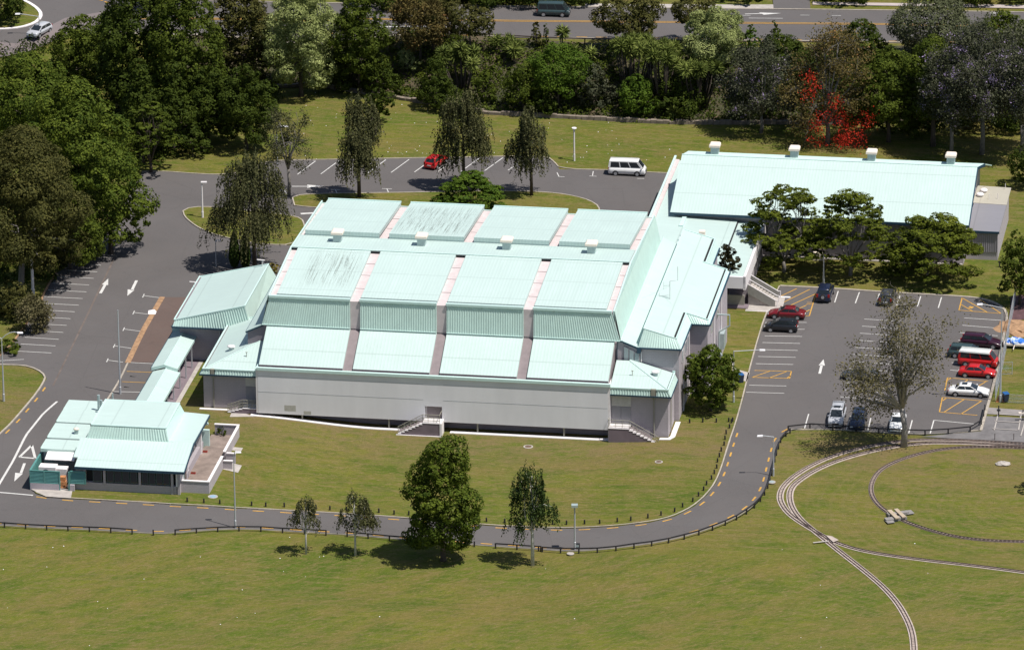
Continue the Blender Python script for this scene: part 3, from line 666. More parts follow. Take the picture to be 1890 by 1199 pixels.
for u in (4.9, 14.8, 24.9, 34.7):
    q = MB(); q.box((u, 0.25, -1.6), (u + 0.16, 0.41, 0.5)); bp(H, 'prop_post', q, m_rail)
q = MB()
for k in range(16):
    if k not in (7, 8): q.box((2 + k * 2.42, 1.49, 0.05), (2.9 + k * 2.42, 1.5, 0.35))
bp(H, 'foundation_vent', q, m_dark)
q = MB(); q.box((-0.08, -0.14, 5.62), (W0 + 0.3, 0.18, 5.95)); q.box((-0.25, -0.10, 5.60), (0.0, 5.9, 5.80)); bp(H, 'parapet_cap', q, m_flash)
# shells: low tier, upper box
q = MB(); q.hexa([(0, .3, .62), (W0, .3, .62), (W0, 6, .62), (0, 6, .62), (0, .3, 5.5), (W0, .3, 5.5), (W0, 6.0, zb(6) - .03), (0, 6.0, zb(6) - .03)]); bp(H, 'low_deck', q, m_pink2)
zt = lambda v: zb(max(6.01, v)) - 0.02
q = MB(); q.hexa([(-0.5, 6.03, 8.6), (40.4, 6.03, 8.6), (40.4, 19.6, 8.6), (-0.5, 19.6, 8.6), (0.35, 6.03, 12.13), (39.55, 6.03, 12.13), (39.55, 19.6, 13.13), (0.35, 19.6, 13.13)])
q.hexa([(-0.5, 19.6, 8.6), (40.4, 19.6, 8.6), (40.4, 38.9, 8.6), (-0.5, 38.9, 8.6), (0.35, 19.6, 13.13), (39.55, 19.6, 13.13), (39.55, 38.6, zt(38.6)), (0.35, 38.6, zt(38.6))])
bp(H, 'upper_deck', q, m_pink)
q = MB(); q.box((-0.4, 5.9, -1), (40.3, 38.5, 8.7)); bp(H, 'core_wall', q, m_wall)
# battered side cladding (right and left) and back
q = MB(); q.ribs((40.45, 5.9, 8.9), (40.45, 38.95, 8.9), (39.72, 38.8, 12.35), (39.72, 6.0, 12.45), 0.4, 0.03)
q.quad((40.44, 19.6, 8.9), (40.44, 19.7, 8.9), (39.7, 19.7, 13.3), (39.7, 19.6, 13.3)); bp(H, 'side_cladding', q, m_fasc)
q = MB(); q.ribs((-0.55, 38.95, 8.9), (-0.55, 5.9, 8.9), (0.22, 6.0, 12.45), (0.22, 38.8, 12.35), 0.4, 0.03); bp(H, 'side_cladding', q, m_fasc)
for sx, (a, b) in ((1, (39.72, 39.55)), (-1, (0.22, 0.38))):        # parapet edges climbing with the roof
    q = MB()
    for v0, v1, z0, z1 in ((6.0, 19.6, 12.42, 13.46), (19.6, 38.8, 13.46, 12.42)):
        x0, x1 = min(a, b), max(a, b) ; q.hexa([(x0, v0, z0 - 1.2), (x1, v0, z0 - 1.2), (x1, v1, z1 - 1.2), (x0, v1, z1 - 1.2), (x0, v0, z0), (x1, v0, z0), (x1, v1, z1), (x0, v1, z1)])
    bp(H, 'verge_flashing', q, m_flash)
q = MB(); q.box((0.3, 38.65, 8.7), (39.6, 38.85, 12.15)); bp(H, 'back_cladding', q, m_fasc)
# fascia (clerestory) bays and roof panels
bays = [(0.0, 9.62), (10.78, 19.5), (20.66, 29.4), (30.56, 39.8)]
for k, (a, b) in enumerate(bays):
    la, lb = (a + 0.05 if k == 0 else a), (b - 0.05 if k == 3 else b)
    q = MB(); z0, z1 = zb(0.62) + .32, zb(5.85) + .32
    q.slab([(la, 0.62, z0), (lb, 0.62, z0), (lb, 5.92, z1), (la, 5.92, z1)], 0.36); bp(H, 'low_roof_panel', q, m_roof_u)
    q = MB(); q.box((la + 0.02, 0.585, z0 - .30), (lb, 0.62, z0 - .03)); bp(H, 'gutter_edge', q, m_deck)
    ta, tb = (0.40 if k == 0 else a), (39.4 if k == 3 else b); ba, bb = (-0.5 if k == 0 else a), (40.4 if k == 3 else b)
    q = MB(); q.ribs((ba, 5.6, 9.0), (bb, 5.6, 9.0), (tb, 5.9, 12.25), (ta, 5.9, 12.25), 0.27, 0.03)
    q.quad((b, 5.6, 9), (b, 6.03, 9), (b, 6.03, 12.25), (b, 5.9, 12.25)); q.quad((a, 6.03, 9), (a, 5.6, 9), (a, 5.9, 12.25), (a, 6.03, 12.25)); bp(H, 'clerestory_cladding', q, m_fasc)
    q = MB(); q.box((ta - .08, 5.74, 12.2), (tb + .02, 6.08, 12.47)); q.box((ba, 5.52, 8.96), (bb, 5.70, 9.06)); bp(H, 'flashing', q, m_flash)
    fa, fb_ = (1.15 if k == 0 else a), (38.75 if k == 3 else b)
    q = MB(); q.slab([(fa, 6.35, zb(6.35) + .34), (fb_, 6.35, zb(6.35) + .34), (fb_, 19.5, zb(19.5) + .34), (fa, 19.5, zb(19.5) + .34)], 0.4)
    bp(H, 'front_roof_panel', q, m_roof_s1 if k == 0 else m_roof_u)
    ra, rb_ = (1.05 if k == 0 else a + .1), (38.85 if k == 3 else b + .1)
    q = MB(); q.slab([(ra, 24.25, zb(24.25) + .98), (rb_, 24.25, zb(24.25) + .98), (rb_, 38.8, zb(38.8) + .52), (ra, 38.8, zb(38.8) + .52)], 0.45); bp(H, 'rear_roof_panel', q, m_roof_s2 if k == 1 else m_roof_u)
    q = MB(); q.box((ra, 24.3, 12.8), (rb_, 24.5, 13.66)); bp(H, 'step_face', q, m_galv)
    q = MB(); q.box((ra - .02, 38.75, zb(38.8) + .45), (rb_ + .02, 38.95, zb(38.8) + .62)); bp(H, 'flashing', q, m_flash)
q = MB(); q.slab([(0.42, 19.3, 13.52), (39.48, 19.3, 13.52), (39.48, 24.3, 13.24), (0.42, 24.3, 13.24)], 0.12); bp(H, 'ridge_band', q, m_roof_u)
q = MB(); ridge_cap(q, (0.42, 19.3, 13.54), (39.48, 19.3, 13.54), 0.05); bp(H, 'ridge_flashing', q, m_flash)
for a, b in ((9.62, 10.78), (19.5, 20.66), (29.4, 30.56), (0.42, 1.1), (38.8, 39.45)):
    q = MB(); q.box((a + .04, 19.42, 13.14), (b - .04, 19.9, 13.36)); bp(H, 'gutter_opening_shade', q, m_dark)  # solid near-black box, stands in for the shade inside the gutter opening
    q = MB()
    for v in (9.5, 13.2, 16.4, 29.5, 33.6): q.box((a + .02, v, zb(v) - .02), (b - .02, v + .06, zb(v) + .015))
    bp(H, 'gutter_joint', q, m_pink2)
for u in (9.62, 19.5, 29.4):
    q = MB(); q.box((u + .02, 5.9, 8.9), (u + 1.14, 6.04, 12.16)); bp(H, 'gutter_downface', q, m_pink)
def roof_vent(root, u, v, z, w_=0.92, h_=0.95, cw=1.35, nm='roof_vent'):
    q = MB(); q.box((u - w_ / 2, v - w_ / 2, z - 0.3), (u + w_ / 2, v + w_ / 2, z + h_)); nk = bp(root, nm, q, m_galv)
    q = MB(); q.box((u - cw / 2, v - cw / 2, z + h_), (u + cw / 2, v + cw / 2, z + h_ + 0.26)); q.hexa([(u - cw / 2, v - cw / 2, z + h_ + .26), (u + cw / 2, v - cw / 2, z + h_ + .26), (u + cw / 2, v + cw / 2, z + h_ + .26), (u - cw / 2, v + cw / 2, z + h_ + .26), (u - cw / 2 + .15, v - cw / 2 + .15, z + h_ + .42), (u + cw / 2 - .15, v - cw / 2 + .15, z + h_ + .42), (u + cw / 2 - .15, v + cw / 2 - .15, z + h_ + .42), (u - cw / 2 + .15, v + cw / 2 - .15, z + h_ + .42)])
    c = bp(root, 'vent_cap', q, m_cream, nk)
    return nk
for u in (5.2, 15.0, 24.9, 34.7): roof_vent(H, u, 22.4, 13.35)
# lean-to roofs beside the upper box
q = MB(); q.slab([(40.4, 5.6, 9.02), (42.55, 5.6, 8.25), (42.55, 40.4, 8.25), (40.4, 40.8, 9.02)], 0.12); bp(H, 'lean_to_roof', q, m_roof_v)
q = MB(); ridge_cap(q, (40.45, 5.6, 9.05), (40.45, 40.8, 9.05), 0.07); ridge_cap(q, (42.45, 5.6, 8.35), (42.9, 40.4, 8.35), 0.05); bp(H, 'lean_to_flashing', q, m_flash)
q = MB(); q.slab([(-2.35, 5.6, 8.1), (-0.45, 5.6, 9.02), (-0.45, 38.9, 9.02), (-2.35, 38.0, 8.1)], 0.12); bp(H, 'lean_to_roof', q, m_roof_v)
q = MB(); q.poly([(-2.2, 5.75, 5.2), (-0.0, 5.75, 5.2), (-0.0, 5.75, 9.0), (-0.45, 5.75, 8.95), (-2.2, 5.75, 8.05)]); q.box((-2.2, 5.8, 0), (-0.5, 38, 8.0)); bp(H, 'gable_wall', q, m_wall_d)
q = MB(); q.hexa([(-2.37, 5.56, 7.88), (-0.3, 5.56, 8.84), (-0.3, 5.6, 8.84), (-2.37, 5.6, 7.88), (-2.37, 5.56, 8.06), (-0.3, 5.56, 9.02), (-0.3, 5.6, 9.02), (-2.37, 5.6, 8.06)]); q.box((-2.42, 5.6, 7.88), (-2.36, 38, 8.06)); bp(H, 'eave_trim', q, m_blue)
q = MB(); q.poly([(40.02, 5.7, 6.2), (42.6, 5.7, 6.2), (42.6, 5.7, 8.2), (40.6, 5.7, 8.95), (40.02, 5.7, 9.0)]); bp(H, 'gable_wall', q, m_wall)
q = MB(); q.hexa([(40.0, 5.55, 8.9), (40.7, 5.55, 8.9), (40.7, 5.65, 8.9), (40.0, 5.65, 8.9), (40.0, 5.55, 9.05), (40.7, 5.55, 9.05), (40.7, 5.65, 9.05), (40.0, 5.65, 9.05)])
q.hexa([(40.7, 5.55, 8.78), (42.75, 5.55, 8.02), (42.75, 5.65, 8.02), (40.7, 5.65, 8.78), (40.7, 5.55, 9.0), (42.75, 5.55, 8.22), (42.75, 5.65, 8.22), (40.7, 5.65, 9.0)])
q.box((40.0, 5.6, 6.3), (40.08, 5.7, 8.95)); bp(H, 'eave_trim', q, m_blue)
for u, t in ((40.85, 8.35), (41.45, 8.05), (42.05, 7.75)):
    q = MB(); q.hexa([(u - .05, 5.6, 6.5), (u + .52, 5.6, 6.5), (u + .52, 5.7, 6.5), (u - .05, 5.7, 6.5), (u - .05, 5.6, t + .08), (u + .52, 5.6, t - .12), (u + .52, 5.7, t - .12), (u - .05, 5.7, t + .08)]); f = bp(H, 'window', q, m_doorg)
    q = MB(); q.poly([(u, 5.58, 6.6), (u + .46, 5.58, 6.6), (u + .46, 5.58, t - .18), (u, 5.58, t)]); bp(H, 'pane', q, m_pane, f)
# right hipped wing
q = MB(); q.box((40.02, 0.75, -1.8), (46.5, 5.65, 4.7)); bp(H, 'wing_wall', q, m_wall)
q = MB(); q.slab([(40.03, .42, 5.5), (46.35, .42, 5.5), (41.5, 5.3, 6.85), (40.03, 5.3, 6.85)], .1); bp(H, 'hip_roof', q, m_roof_u)
q = MB(); q.slab([(46.35, .42, 5.5), (46.35, 5.68, 5.5), (41.5, 5.68, 6.9), (41.5, 5.3, 6.85)], .1); bp(H, 'hip_roof', q, m_roof_v)
q = MB(); ridge_cap(q, (46.35, .42, 5.53), (41.5, 5.3, 6.88), .05); bp(H, 'hip_flashing', q, m_flash)
q = MB(); q.ribs((40.05, .10, 4.72), (44.55, .10, 4.72), (44.55, .22, 5.42), (40.05, .22, 5.42), .3, .05); q.ribs((45.25, .10, 4.72), (46.9, .10, 4.72), (46.5, .22, 5.42), (45.25, .22, 5.42), .3, .05)
q.quad((46.9, .1, 4.72), (46.9, 5.68, 4.72), (46.55, 5.68, 5.42), (46.55, .22, 5.42)); bp(H, 'mansard_fascia', q, m_fasc)
q = MB(); q.box((40.05, .12, 5.40), (44.6, .30, 5.56)); q.box((45.2, .12, 5.40), (46.6, .30, 5.56)); q.box((46.45, .30, 5.40), (46.62, 5.7, 5.56)); q.box((46.3, 5.66, 5.4), (46.62, 5.76, 5.75)); bp(H, 'parapet_cap', q, m_flash)
q = MB(); q.box((40.05, .3, 5.15), (46.45, .42, 5.35)); q.box((46.35, .42, 5.15), (46.45, 5.66, 5.35)); bp(H, 'box_gutter', q, m_deck)
q = MB(); q.box((40.02, .06, 4.55), (46.97, .8, 4.72)); q.box((46.4, .8, 4.55), (46.97, 5.7, 4.72)); bp(H, 'eave_trim', q, m_blue)
q = MB(); q.box((44.65, .1, 4.5), (45.15, .5, 5.5)); q.box((44.72, .62, 4.15), (45.08, .75, 4.6)); q.tube([(44.9, .65, 4.5), (44.9, .65, -1.0)], .07, 6); q.tube([(46.62, 2.2, 4.9), (46.62, 2.2, -.8)], .06, 6); bp(H, 'downpipe', q, m_rail)
q = MB(); q.box((40.1, .70, 3.1), (42.3, .76, 4.55)); bp(H, 'door_transom', q, plain('pale_transom', (0.55, 0.53, 0.50), .6))
q = MB(); q.box((40.12, .69, .95), (41.15, .765, 3.05)); q.box((41.2, .69, .95), (42.28, .765, 3.05)); bp(H, 'door', q, m_doorg)
# left hipped wing
q = MB(); q.box((-6.6, 1.75, -.8), (-0.25, 16.4, 4.35)); bp(H, 'wing_wall', q, m_wall)
q = MB(); q.slab([(-6.3, 1.55, 4.95), (-0.03, 1.55, 4.95), (-0.03, 5.7, 6.95), (-0.75, 5.7, 6.95)], .1); bp(H, 'hip_roof', q, m_roof_u)
q = MB(); q.slab([(-6.3, 16.4, 4.95), (-6.3, 1.55, 4.95), (-0.75, 5.7, 6.95), (-2.2, 5.75, 6.45), (-2.2, 15.7, 6.45)], .1); bp(H, 'hip_roof', q, m_roof_v)
q = MB(); ridge_cap(q, (-6.3, 1.55, 4.98), (-.75, 5.7, 6.98), .05); ridge_cap(q, (-6.3, 16.4, 5.0), (-2.2, 15.75, 6.5), .06); bp(H, 'hip_flashing', q, m_flash)
q = MB(); q.ribs((-6.9, 1.2, 4.35), (-5.75, 1.2, 4.35), (-5.75, 1.32, 4.9), (-6.5, 1.32, 4.9), .3, .05); q.ribs((-5.15, 1.2, 4.35), (-.25, 1.2, 4.35), (-.25, 1.32, 4.9), (-5.15, 1.32, 4.9), .3, .05)
q.quad((-6.9, 16.4, 4.35), (-6.9, 1.2, 4.35), (-6.5, 1.32, 4.9), (-6.5, 16.4, 4.9)); bp(H, 'mansard_fascia', q, m_fasc)
q = MB(); q.box((-6.6, 1.22, 4.9), (-5.7, 1.42, 5.04)); q.box((-5.2, 1.22, 4.9), (-.25, 1.42, 5.04)); q.box((-6.6, 1.42, 4.9), (-6.42, 16.4, 5.04)); bp(H, 'parapet_cap', q, m_flash)
q = MB(); q.box((-6.42, 1.42, 4.7), (-.25, 1.55, 4.88)); q.box((-6.42, 1.55, 4.7), (-6.3, 16.4, 4.88)); bp(H, 'box_gutter', q, m_deck)
q = MB(); q.box((-6.97, 1.14, 4.18), (-.25, 1.8, 4.35)); q.box((-6.97, 1.8, 4.18), (-6.55, 16.4, 4.35)); bp(H, 'eave_trim', q, m_blue)
q = MB(); q.box((-5.65, 1.2, 4.2), (-5.25, 1.55, 4.95)); q.box((-5.62, 1.6, 3.8), (-5.3, 1.75, 4.25)); q.tube([(-5.45, 1.68, 4.2), (-5.45, 1.68, -.2)], .07, 6); bp(H, 'downpipe', q, m_rail)
q = MB(); q.box((-1.75, 1.70, 2.95), (-.27, 1.76, 4.18)); bp(H, 'door_transom', q, plain('pale_transom', (0.55, 0.53, 0.50), .6))
q = MB(); q.box((-1.73, 1.69, .75), (-.27, 1.765, 2.9)); bp(H, 'door', q, m_doorg)
for (u, v, z) in ((-4.1, 5.6, 5.85), (44.7, 3.3, 6.1)):
    q = MB(); q.box((u - .25, v - .2, z - .3), (u + .25, v + .2, z + .2)); k = bp(H, 'small_roof_vent', q, m_galv); q = MB(); q.ell((u, v, z + .32), (.48, .42, .16), 10, 6); bp(H, 'vent_cap', q, m_white, k, True)
for (u, v, z) in ((-1.9, 3.4, 5.75), (42.2, 2.6, 6.05)):
    q = MB(); q.tube([(u, v, z), (u, v, z + .6)], .04, 5); q.box((u - .12, v - .05, z + .6), (u + .12, v + .05, z + .65)); bp(H, 'vent_pipe', q, m_rail)
# side block with mansard sides
q = MB(); q.prism([(42.45, 5.9), (47.0, 5.9), (47.0, 14.6), (49.1, 14.6), (49.1, 32.1), (46.9, 32.1), (46.9, 40.2), (42.45, 40.2)], -1.8, 8.3); bp(H, 'block_wall', q, m_wall)
zr = lambda u: 10.3 - 0.29 * (u - 43.0)
top = [(43.0, 6.55), (46.35, 6.55), (46.35, 15.0), (48.85, 15.0), (48.85, 31.9), (46.2, 31.9), (46.2, 40.2), (43.0, 40.2)]
q = MB(); q.slab([(43.0, 6.55, zr(43)), (46.3, 6.55, zr(46.3)), (46.3, 40.2, zr(46.3)), (43.0, 40.2, zr(43))], .1); q.slab([(46.3, 15.05, zr(46.3) - .001), (48.8, 15.05, zr(48.8)), (48.8, 31.9, zr(48.8)), (46.3, 31.9, zr(46.3) - .001)], .1); bp(H, 'block_roof', q, m_roof_v)
q = MB(); q.ribs((42.4, 5.7, 8.35), (47.25, 5.7, 8.35), (46.6, 6.45, zr(46.6) - .02), (42.98, 6.45, 10.25), .3, .06); bp(H, 'mansard_fascia', q, m_fasc)
q = MB(); q.ribs((47.3, 14.35, 8.2), (49.35, 14.35, 8.2), (49.1, 14.9, zr(49.1) - .03), (46.62, 14.9, zr(46.6) - .03), .3, .06); bp(H, 'mansard_fascia', q, m_fasc)
q = MB(); q.quad((47.27, 5.72, 8.35), (47.27, 14.4, 8.25), (46.62, 14.9, zr(46.6) - .03), (46.62, 6.47, zr(46.6) - .03)); q.quad((49.37, 14.37, 8.2), (49.37, 32.2, 8.2), (49.1, 32.0, zr(49.1) - .03), (49.1, 14.92, zr(49.1) - .03))
q.quad((47.1, 32.2, 8.2), (47.1, 40.2, 8.2), (46.6, 40.2, zr(46.6) - .03), (46.6, 32, zr(46.6) - .03)); q.quad((42.4, 5.7, 8.3), (42.4, 40.2, 8.3), (42.98, 40.2, 10.25), (42.98, 6.45, 10.25)); q.quad((49.1, 32, 8.5), (46.6, 32, 8.5), (46.6, 32, 9.2), (49.1, 32, 8.5)); bp(H, 'mansard_side', q, m_flash)
def edge(q, a, b, w_=.14, h_=.12):
    a, b = Vector(a), Vector(b); d = (b - a).normalized(); n = d.cross(Vector((0, 0, 1))).normalized() * w_ / 2; u_ = Vector((0, 0, h_)); q.hexa([a - n, b - n, b + n, a + n, a - n + u_, b - n + u_, b + n + u_, a + n + u_])
q = MB(); edge(q, (42.98, 6.5, 10.25), (46.65, 6.5, zr(46.65))); edge(q, (46.62, 6.5, zr(46.62)), (46.62, 14.85, zr(46.62))); edge(q, (46.65, 14.95, zr(46.65)), (49.1, 14.95, zr(49.1))); edge(q, (49.08, 14.9, zr(49.1)), (49.08, 32, zr(49.1))); edge(q, (46.3, 31.95, zr(46.3)), (49.1, 31.95, zr(49.1))); edge(q, (46.62, 32, zr(46.62)), (46.62, 40.2, zr(46.62)))
edge(q, (42.98, 40.2, 10.25), (46.62, 40.2, zr(46.62))); edge(q, (42.95, 6.5, 10.25), (42.95, 40.2, 10.25)); bp(H, 'block_parapet_cap', q, m_flash)
q = MB(); q.box((46.32, 6.9, zr(46.4) - .06), (46.5, 14.8, zr(46.4) + .05)); q.box((48.82, 15.3, zr(48.9) - .06), (49.0, 31.7, zr(48.9) + .05)); q.box((46.3, 32.3, zr(46.4) - .06), (46.5, 39.9, zr(46.4) + .05)); bp(H, 'box_gutter', q, m_dark)
q = MB()
for a, b in (((42.35, 5.62, 8.2), (47.32, 5.62, 8.2)), ((47.3, 5.6, 8.2), (47.3, 14.3, 8.12)), ((47.3, 14.28, 8.08), (49.4, 14.28, 8.08)), ((49.42, 14.3, 8.08), (49.42, 32.2, 8.08)), ((47.15, 32.2, 8.08), (47.15, 40.2, 8.08))): edge(q, a, b, .16, .16)
q.box((42.3, 5.45, 7.7), (42.75, 5.9, 8.2)); bp(H, 'eave_trim', q, m_blue)
for u, v, zt_ in ((42.75, 5.8, 7.8), (47.1, 9.2, 8.2), (47.1, 13.9, 8.2), (49.2, 19.5, 8.1), (49.2, 26, 8.1)):
    q = MB(); q.tube([(u, v, zt_), (u, v, 6.6 if u < 43 else -1)], .07, 6); bp(H, 'downpipe', q, m_white)
for v in (8.0, 10.6, 12.6, 17.2, 22.5): 
    u = 47.02 if v < 14 else 49.12
    q = MB(); q.box((u, v, 5.9), (u + .06, v + 1.1, 7.3)); f = bp(H, 'window', q, m_white); q = MB(); q.box((u + .05, v + .08, 6.0), (u + .08, v + 1.02, 7.2)); bp(H, 'pane', q, m_pane, f)
q = MB(); q.box((49.1, 24.5, 1.5), (49.7, 26.1, 3.4)); q.tube([(49.2, 22.5, 6.5), (50.6, 22.5, 6.5), (50.6, 22.5, 5.2), (49.4, 22.5, 4.4), (49.4, 22.5, 2.0), (49.8, 22.5, 1.4)], .11, 7); bp(H, 'wall_duct', q, m_galv)
# door landings with steps and railings
def steps(root, u_top0, u_top1, u_foot, z_top, z_g, v0, v1, n, label=None):
    q = MB(); q.box((min(u_top0, u_top1), v0, -1.8), (max(u_top0, u_top1), v1, z_top)); s = 1 if u_foot > u_top1 else -1
    L = abs(u_foot - u_top1) / n; dz = (z_top - z_g) / (n + 1)
    for i in range(n):
        a, b = u_top1 + s * L * i, u_top1 + s * L * (i + 1); q.box((min(a, b), v0, -1.8), (max(a, b), v1, z_top - dz * (i + 1)))
    st = bp(root, 'entrance_steps', q, m_deck)
    q = MB(); q.box((min(u_top0, u_top1), v0 - .03, z_top - .02), (max(u_top0, u_top1), v1, z_top + .05))
    for i in range(n):
        a, b = u_top1 + s * L * i, u_top1 + s * L * (i + 1); q.box((min(a, b), v0 - .03, z_top - dz * (i + 1) - .02), (max(a, b), v0 + .5, z_top - dz * (i + 1) + .05))
    bp(root, 'tread', q, m_white, st)
    q = MB(); h = 1.0
    path = [(u_top0, v0 + .1, z_top), (u_top1, v0 + .1, z_top), (u_foot, v0 + .1, z_g)]
    for d in (h, .62, .3): q.tube([(a, b, c + d) for a, b, c in path], .035, 5)
    for (a, b), m_ in (((path[0], path[1]), 3), ((path[1], path[2]), 4)):
        for i in range(m_ + 1):
            p = Vector(a).lerp(Vector(b), i / m_); q.tube([p, p + Vector((0, 0, h))], .035, 5)
            if i < m_:
                for j in range(1, 6): p2 = Vector(a).lerp(Vector(b), (i + j / 6) / m_); q.tube([p2 + Vector((0, 0, .12)), p2 + Vector((0, 0, h))], .016, 4)
    q.tube([(u_top0, v0 + .1, z_top + h), (u_top0, v1, z_top + h)], .035, 5); bp(root, 'railing', q, m_rail, st)
    return st
steps(H, 20.95, 19.0, 16.2, .75, -.85, -1.45, .28, 7)
steps(H, 39.95, 42.3, 45.6, .95, -.85, -.75, .7, 8)
steps(H, -.24, -1.9, -3.6, .75, 0.1, .35, 1.7, 4)
q = MB(); q.box((20.96, -1.5, -1.8), (21.2, .0, .8)); q.box((16.0, -1.6, -1.8), (21.25, -1.46, -.72)); bp(H, 'landing_wall', q, m_white)
q = MB(); q.box((19.08, .9, .75), (20.97, 1.0, 2.25)); bp(H, 'door', q, plain('door_blue_grey', (0.24, .26, .28), .5)); q = MB(); q.box((19.06, .3, .72), (19.25, .9, 2.25)); q.box((19.05, .3, .5), (21, 1.2, .74)); bp(H, 'door_reveal', q, m_white)
# aerial on the block roof
q = MB(); u, v = 44.4, 17.5; z = zr(u)
q.tube([(u, v, z), (u, v, z + 2.2)], .035, 5); q.tube([(u, v, z + 2.2), (u + .9, v, z + 2.35), (u + .9, v, z + 4.0)], .03, 5); q.tube([(u - 1.4, v, z + .35), (u - .1, v, z + .5)], .03, 5); q.tube([(u - 1.2, v, z + .1), (u - 1.2, v, z + .8)], .025, 4); q.tube([(u - .7, v, z + 1.2), (u - .7, v, z + 2.1)], .025, 4); q.tube([(u - .7, v, z + 1.6), (u, v, z + 1.7)], .025, 4)
q.tube([(u - 3, v - 1, zr(u - 3 if u > 46 else 43.1)), (u, v, z + 1.6)], .012, 4); q.tube([(u + .6, v - 1.6, z), (u, v, z + 1.6)], .012, 4); bp(H, 'aerial', q, m_steel)
q = MB(); q.box((36.6, 0, 0), (36.6, 0, 0)) if False else None

# ---------------------------------------------------------------- link building between the halls
K = building('link_building', 43, 60, 'flat mint roofed link building joining the big hall to the rear hall', 'building')
q = MB(); q.prism([(36.3, 41.2), (46.8, 41.2), (46.8, 47.5), (49.6, 47.5), (49.6, 62.2), (38.6, 62.2), (38.6, 82.4), (36.3, 82.4)], -1.5, 3.4); bp(K, 'wall', q, m_wall)
q = MB(); q.slab([(36.6, 39.5, 4.3), (46.5, 39.5, 3.95), (46.5, 62.2, 3.95), (36.6, 62.2, 4.3)], .12); q.slab([(36.6, 62.2, 4.3), (38.9, 62.2, 4.2), (38.9, 82.4, 4.2), (36.6, 82.4, 4.3)], .12); bp(K, 'roof', q, m_roof_v)
q = MB(); q.slab([(46.65, 42.75, 3.8), (49.65, 42.75, 3.7), (49.65, 62.2, 3.7), (46.65, 62.2, 3.8)], .12); bp(K, 'entrance_roof', q, m_roof_v)
q = MB(); q.box((46.5, 44.5, 3.55), (46.66, 62.1, 3.92)); bp(K, 'box_gutter', q, m_dark)
q = MB(); q.box((36.15, 39.2, 3.2), (36.3, 82.6, 4.75)); q.box((49.65, 42.5, 2.3), (49.95, 62.4, 3.98)); bp(K, 'parapet', q, m_white)
q = MB(); q.box((36.3, 39.2, 4.2), (36.75, 82.4, 4.42)); bp(K, 'gutter_strip', q, m_pink)
q = MB(); q.box((36.1, 39.2, 4.75), (36.36, 82.6, 4.86)); bp(K, 'parapet_cap', q, m_flash)
q = MB(); q.box((46.9, 42.5, 2.45), (49.94, 42.75, 3.9)); bp(K, 'entrance_fascia', q, m_grey)
q = MB(); q.box((39.9, 58.4, 4.1), (40.4, 61.8, 4.35)); bp(K, 'roof_seam', q, m_flash)
q = MB(); q.box((42.9, 53.9, 4.1), (43.6, 54.6, 5.25)); k = bp(K, 'roof_unit', q, m_cream); q = MB(); q.box((42.6, 53.4, 4.05), (43.8, 53.8, 4.25)); bp(K, 'unit_base', q, m_galv, k)
q = MB(); q.tube([(40.9, 53.5, 4.1), (40.9, 53.5, 4.7)], .14, 7); q.ell((40.9, 53.5, 4.8), (.26, .26, .15), 8, 5); bp(K, 'vent_pipe', q, m_galv)
q = MB(); q.box((47.2, 44.2, -.5), (49.6, 44.4, 1.0)); bp(K, 'porch_wall', q, m_rail)
q = MB(); q.box((46.9, 43.2, -1.6), (50.1, 47.4, -.2)); q.add([(50.1, 43.1, -.35), (53.4, 43.1, -.6), (50.1, 43.1, -1.9), (53.4, 43.1, -1.9), (50.1, 47.0, -.35), (53.4, 47.0, -.6), (50.1, 47.0, -1.9), (53.4, 47.0, -1.9)], [(0, 1, 5, 4), (0, 2, 3, 1), (4, 5, 7, 6), (1, 3, 7, 5)]); bp(K, 'porch_floor', q, m_deck)
# stair up to the porch
q = MB(); n = 9
for i in range(n): a = 50.0 + i * .34; q.box((a, 44.6, -1.6), (a + .36, 47.6, 1.35 - i * .2))
st = bp(K, 'entrance_stair', q, m_conc)
for v in (44.5, 47.65):
    q = MB(); q.add([(49.95, v - .07, 1.2), (53.2, v - .07, -.6), (53.2, v - .07, .45), (49.95, v - .07, 2.3), (49.95, v + .07, 1.2), (53.2, v + .07, -.6), (53.2, v + .07, .45), (49.95, v + .07, 2.3)], [(0, 1, 2, 3), (7, 6, 5, 4), (3, 2, 6, 7), (1, 5, 6, 2), (0, 4, 5, 1)]); bp(K, 'balustrade', q, plain('balustrade_mesh', (0.26, 0.255, 0.23), .7), st)
q = MB()
for v in (44.5, 46.1, 47.65): q.tube([(49.95, v, 2.36), (53.2, v, .5), (53.45, v, .5), (53.45, v, -.4)], .05, 6)
bp(K, 'handrail', q, m_white, st)
q = MB(); q.box((50.1, 47.75, -1.6), (54.6, 48.1, -.28)); q.box((49.9, 42.6, -1.6), (54.3, 42.75, -.28)); bp(K, 'white_kerb', q, m_white)
fl = drape_xy('entrance_paving', [bxy(49.9, 42.9), bxy(54.2, 42.7), bxy(54.0, 47.8), bxy(52.6, 48), bxy(49.9, 48)], .16, m_conc)

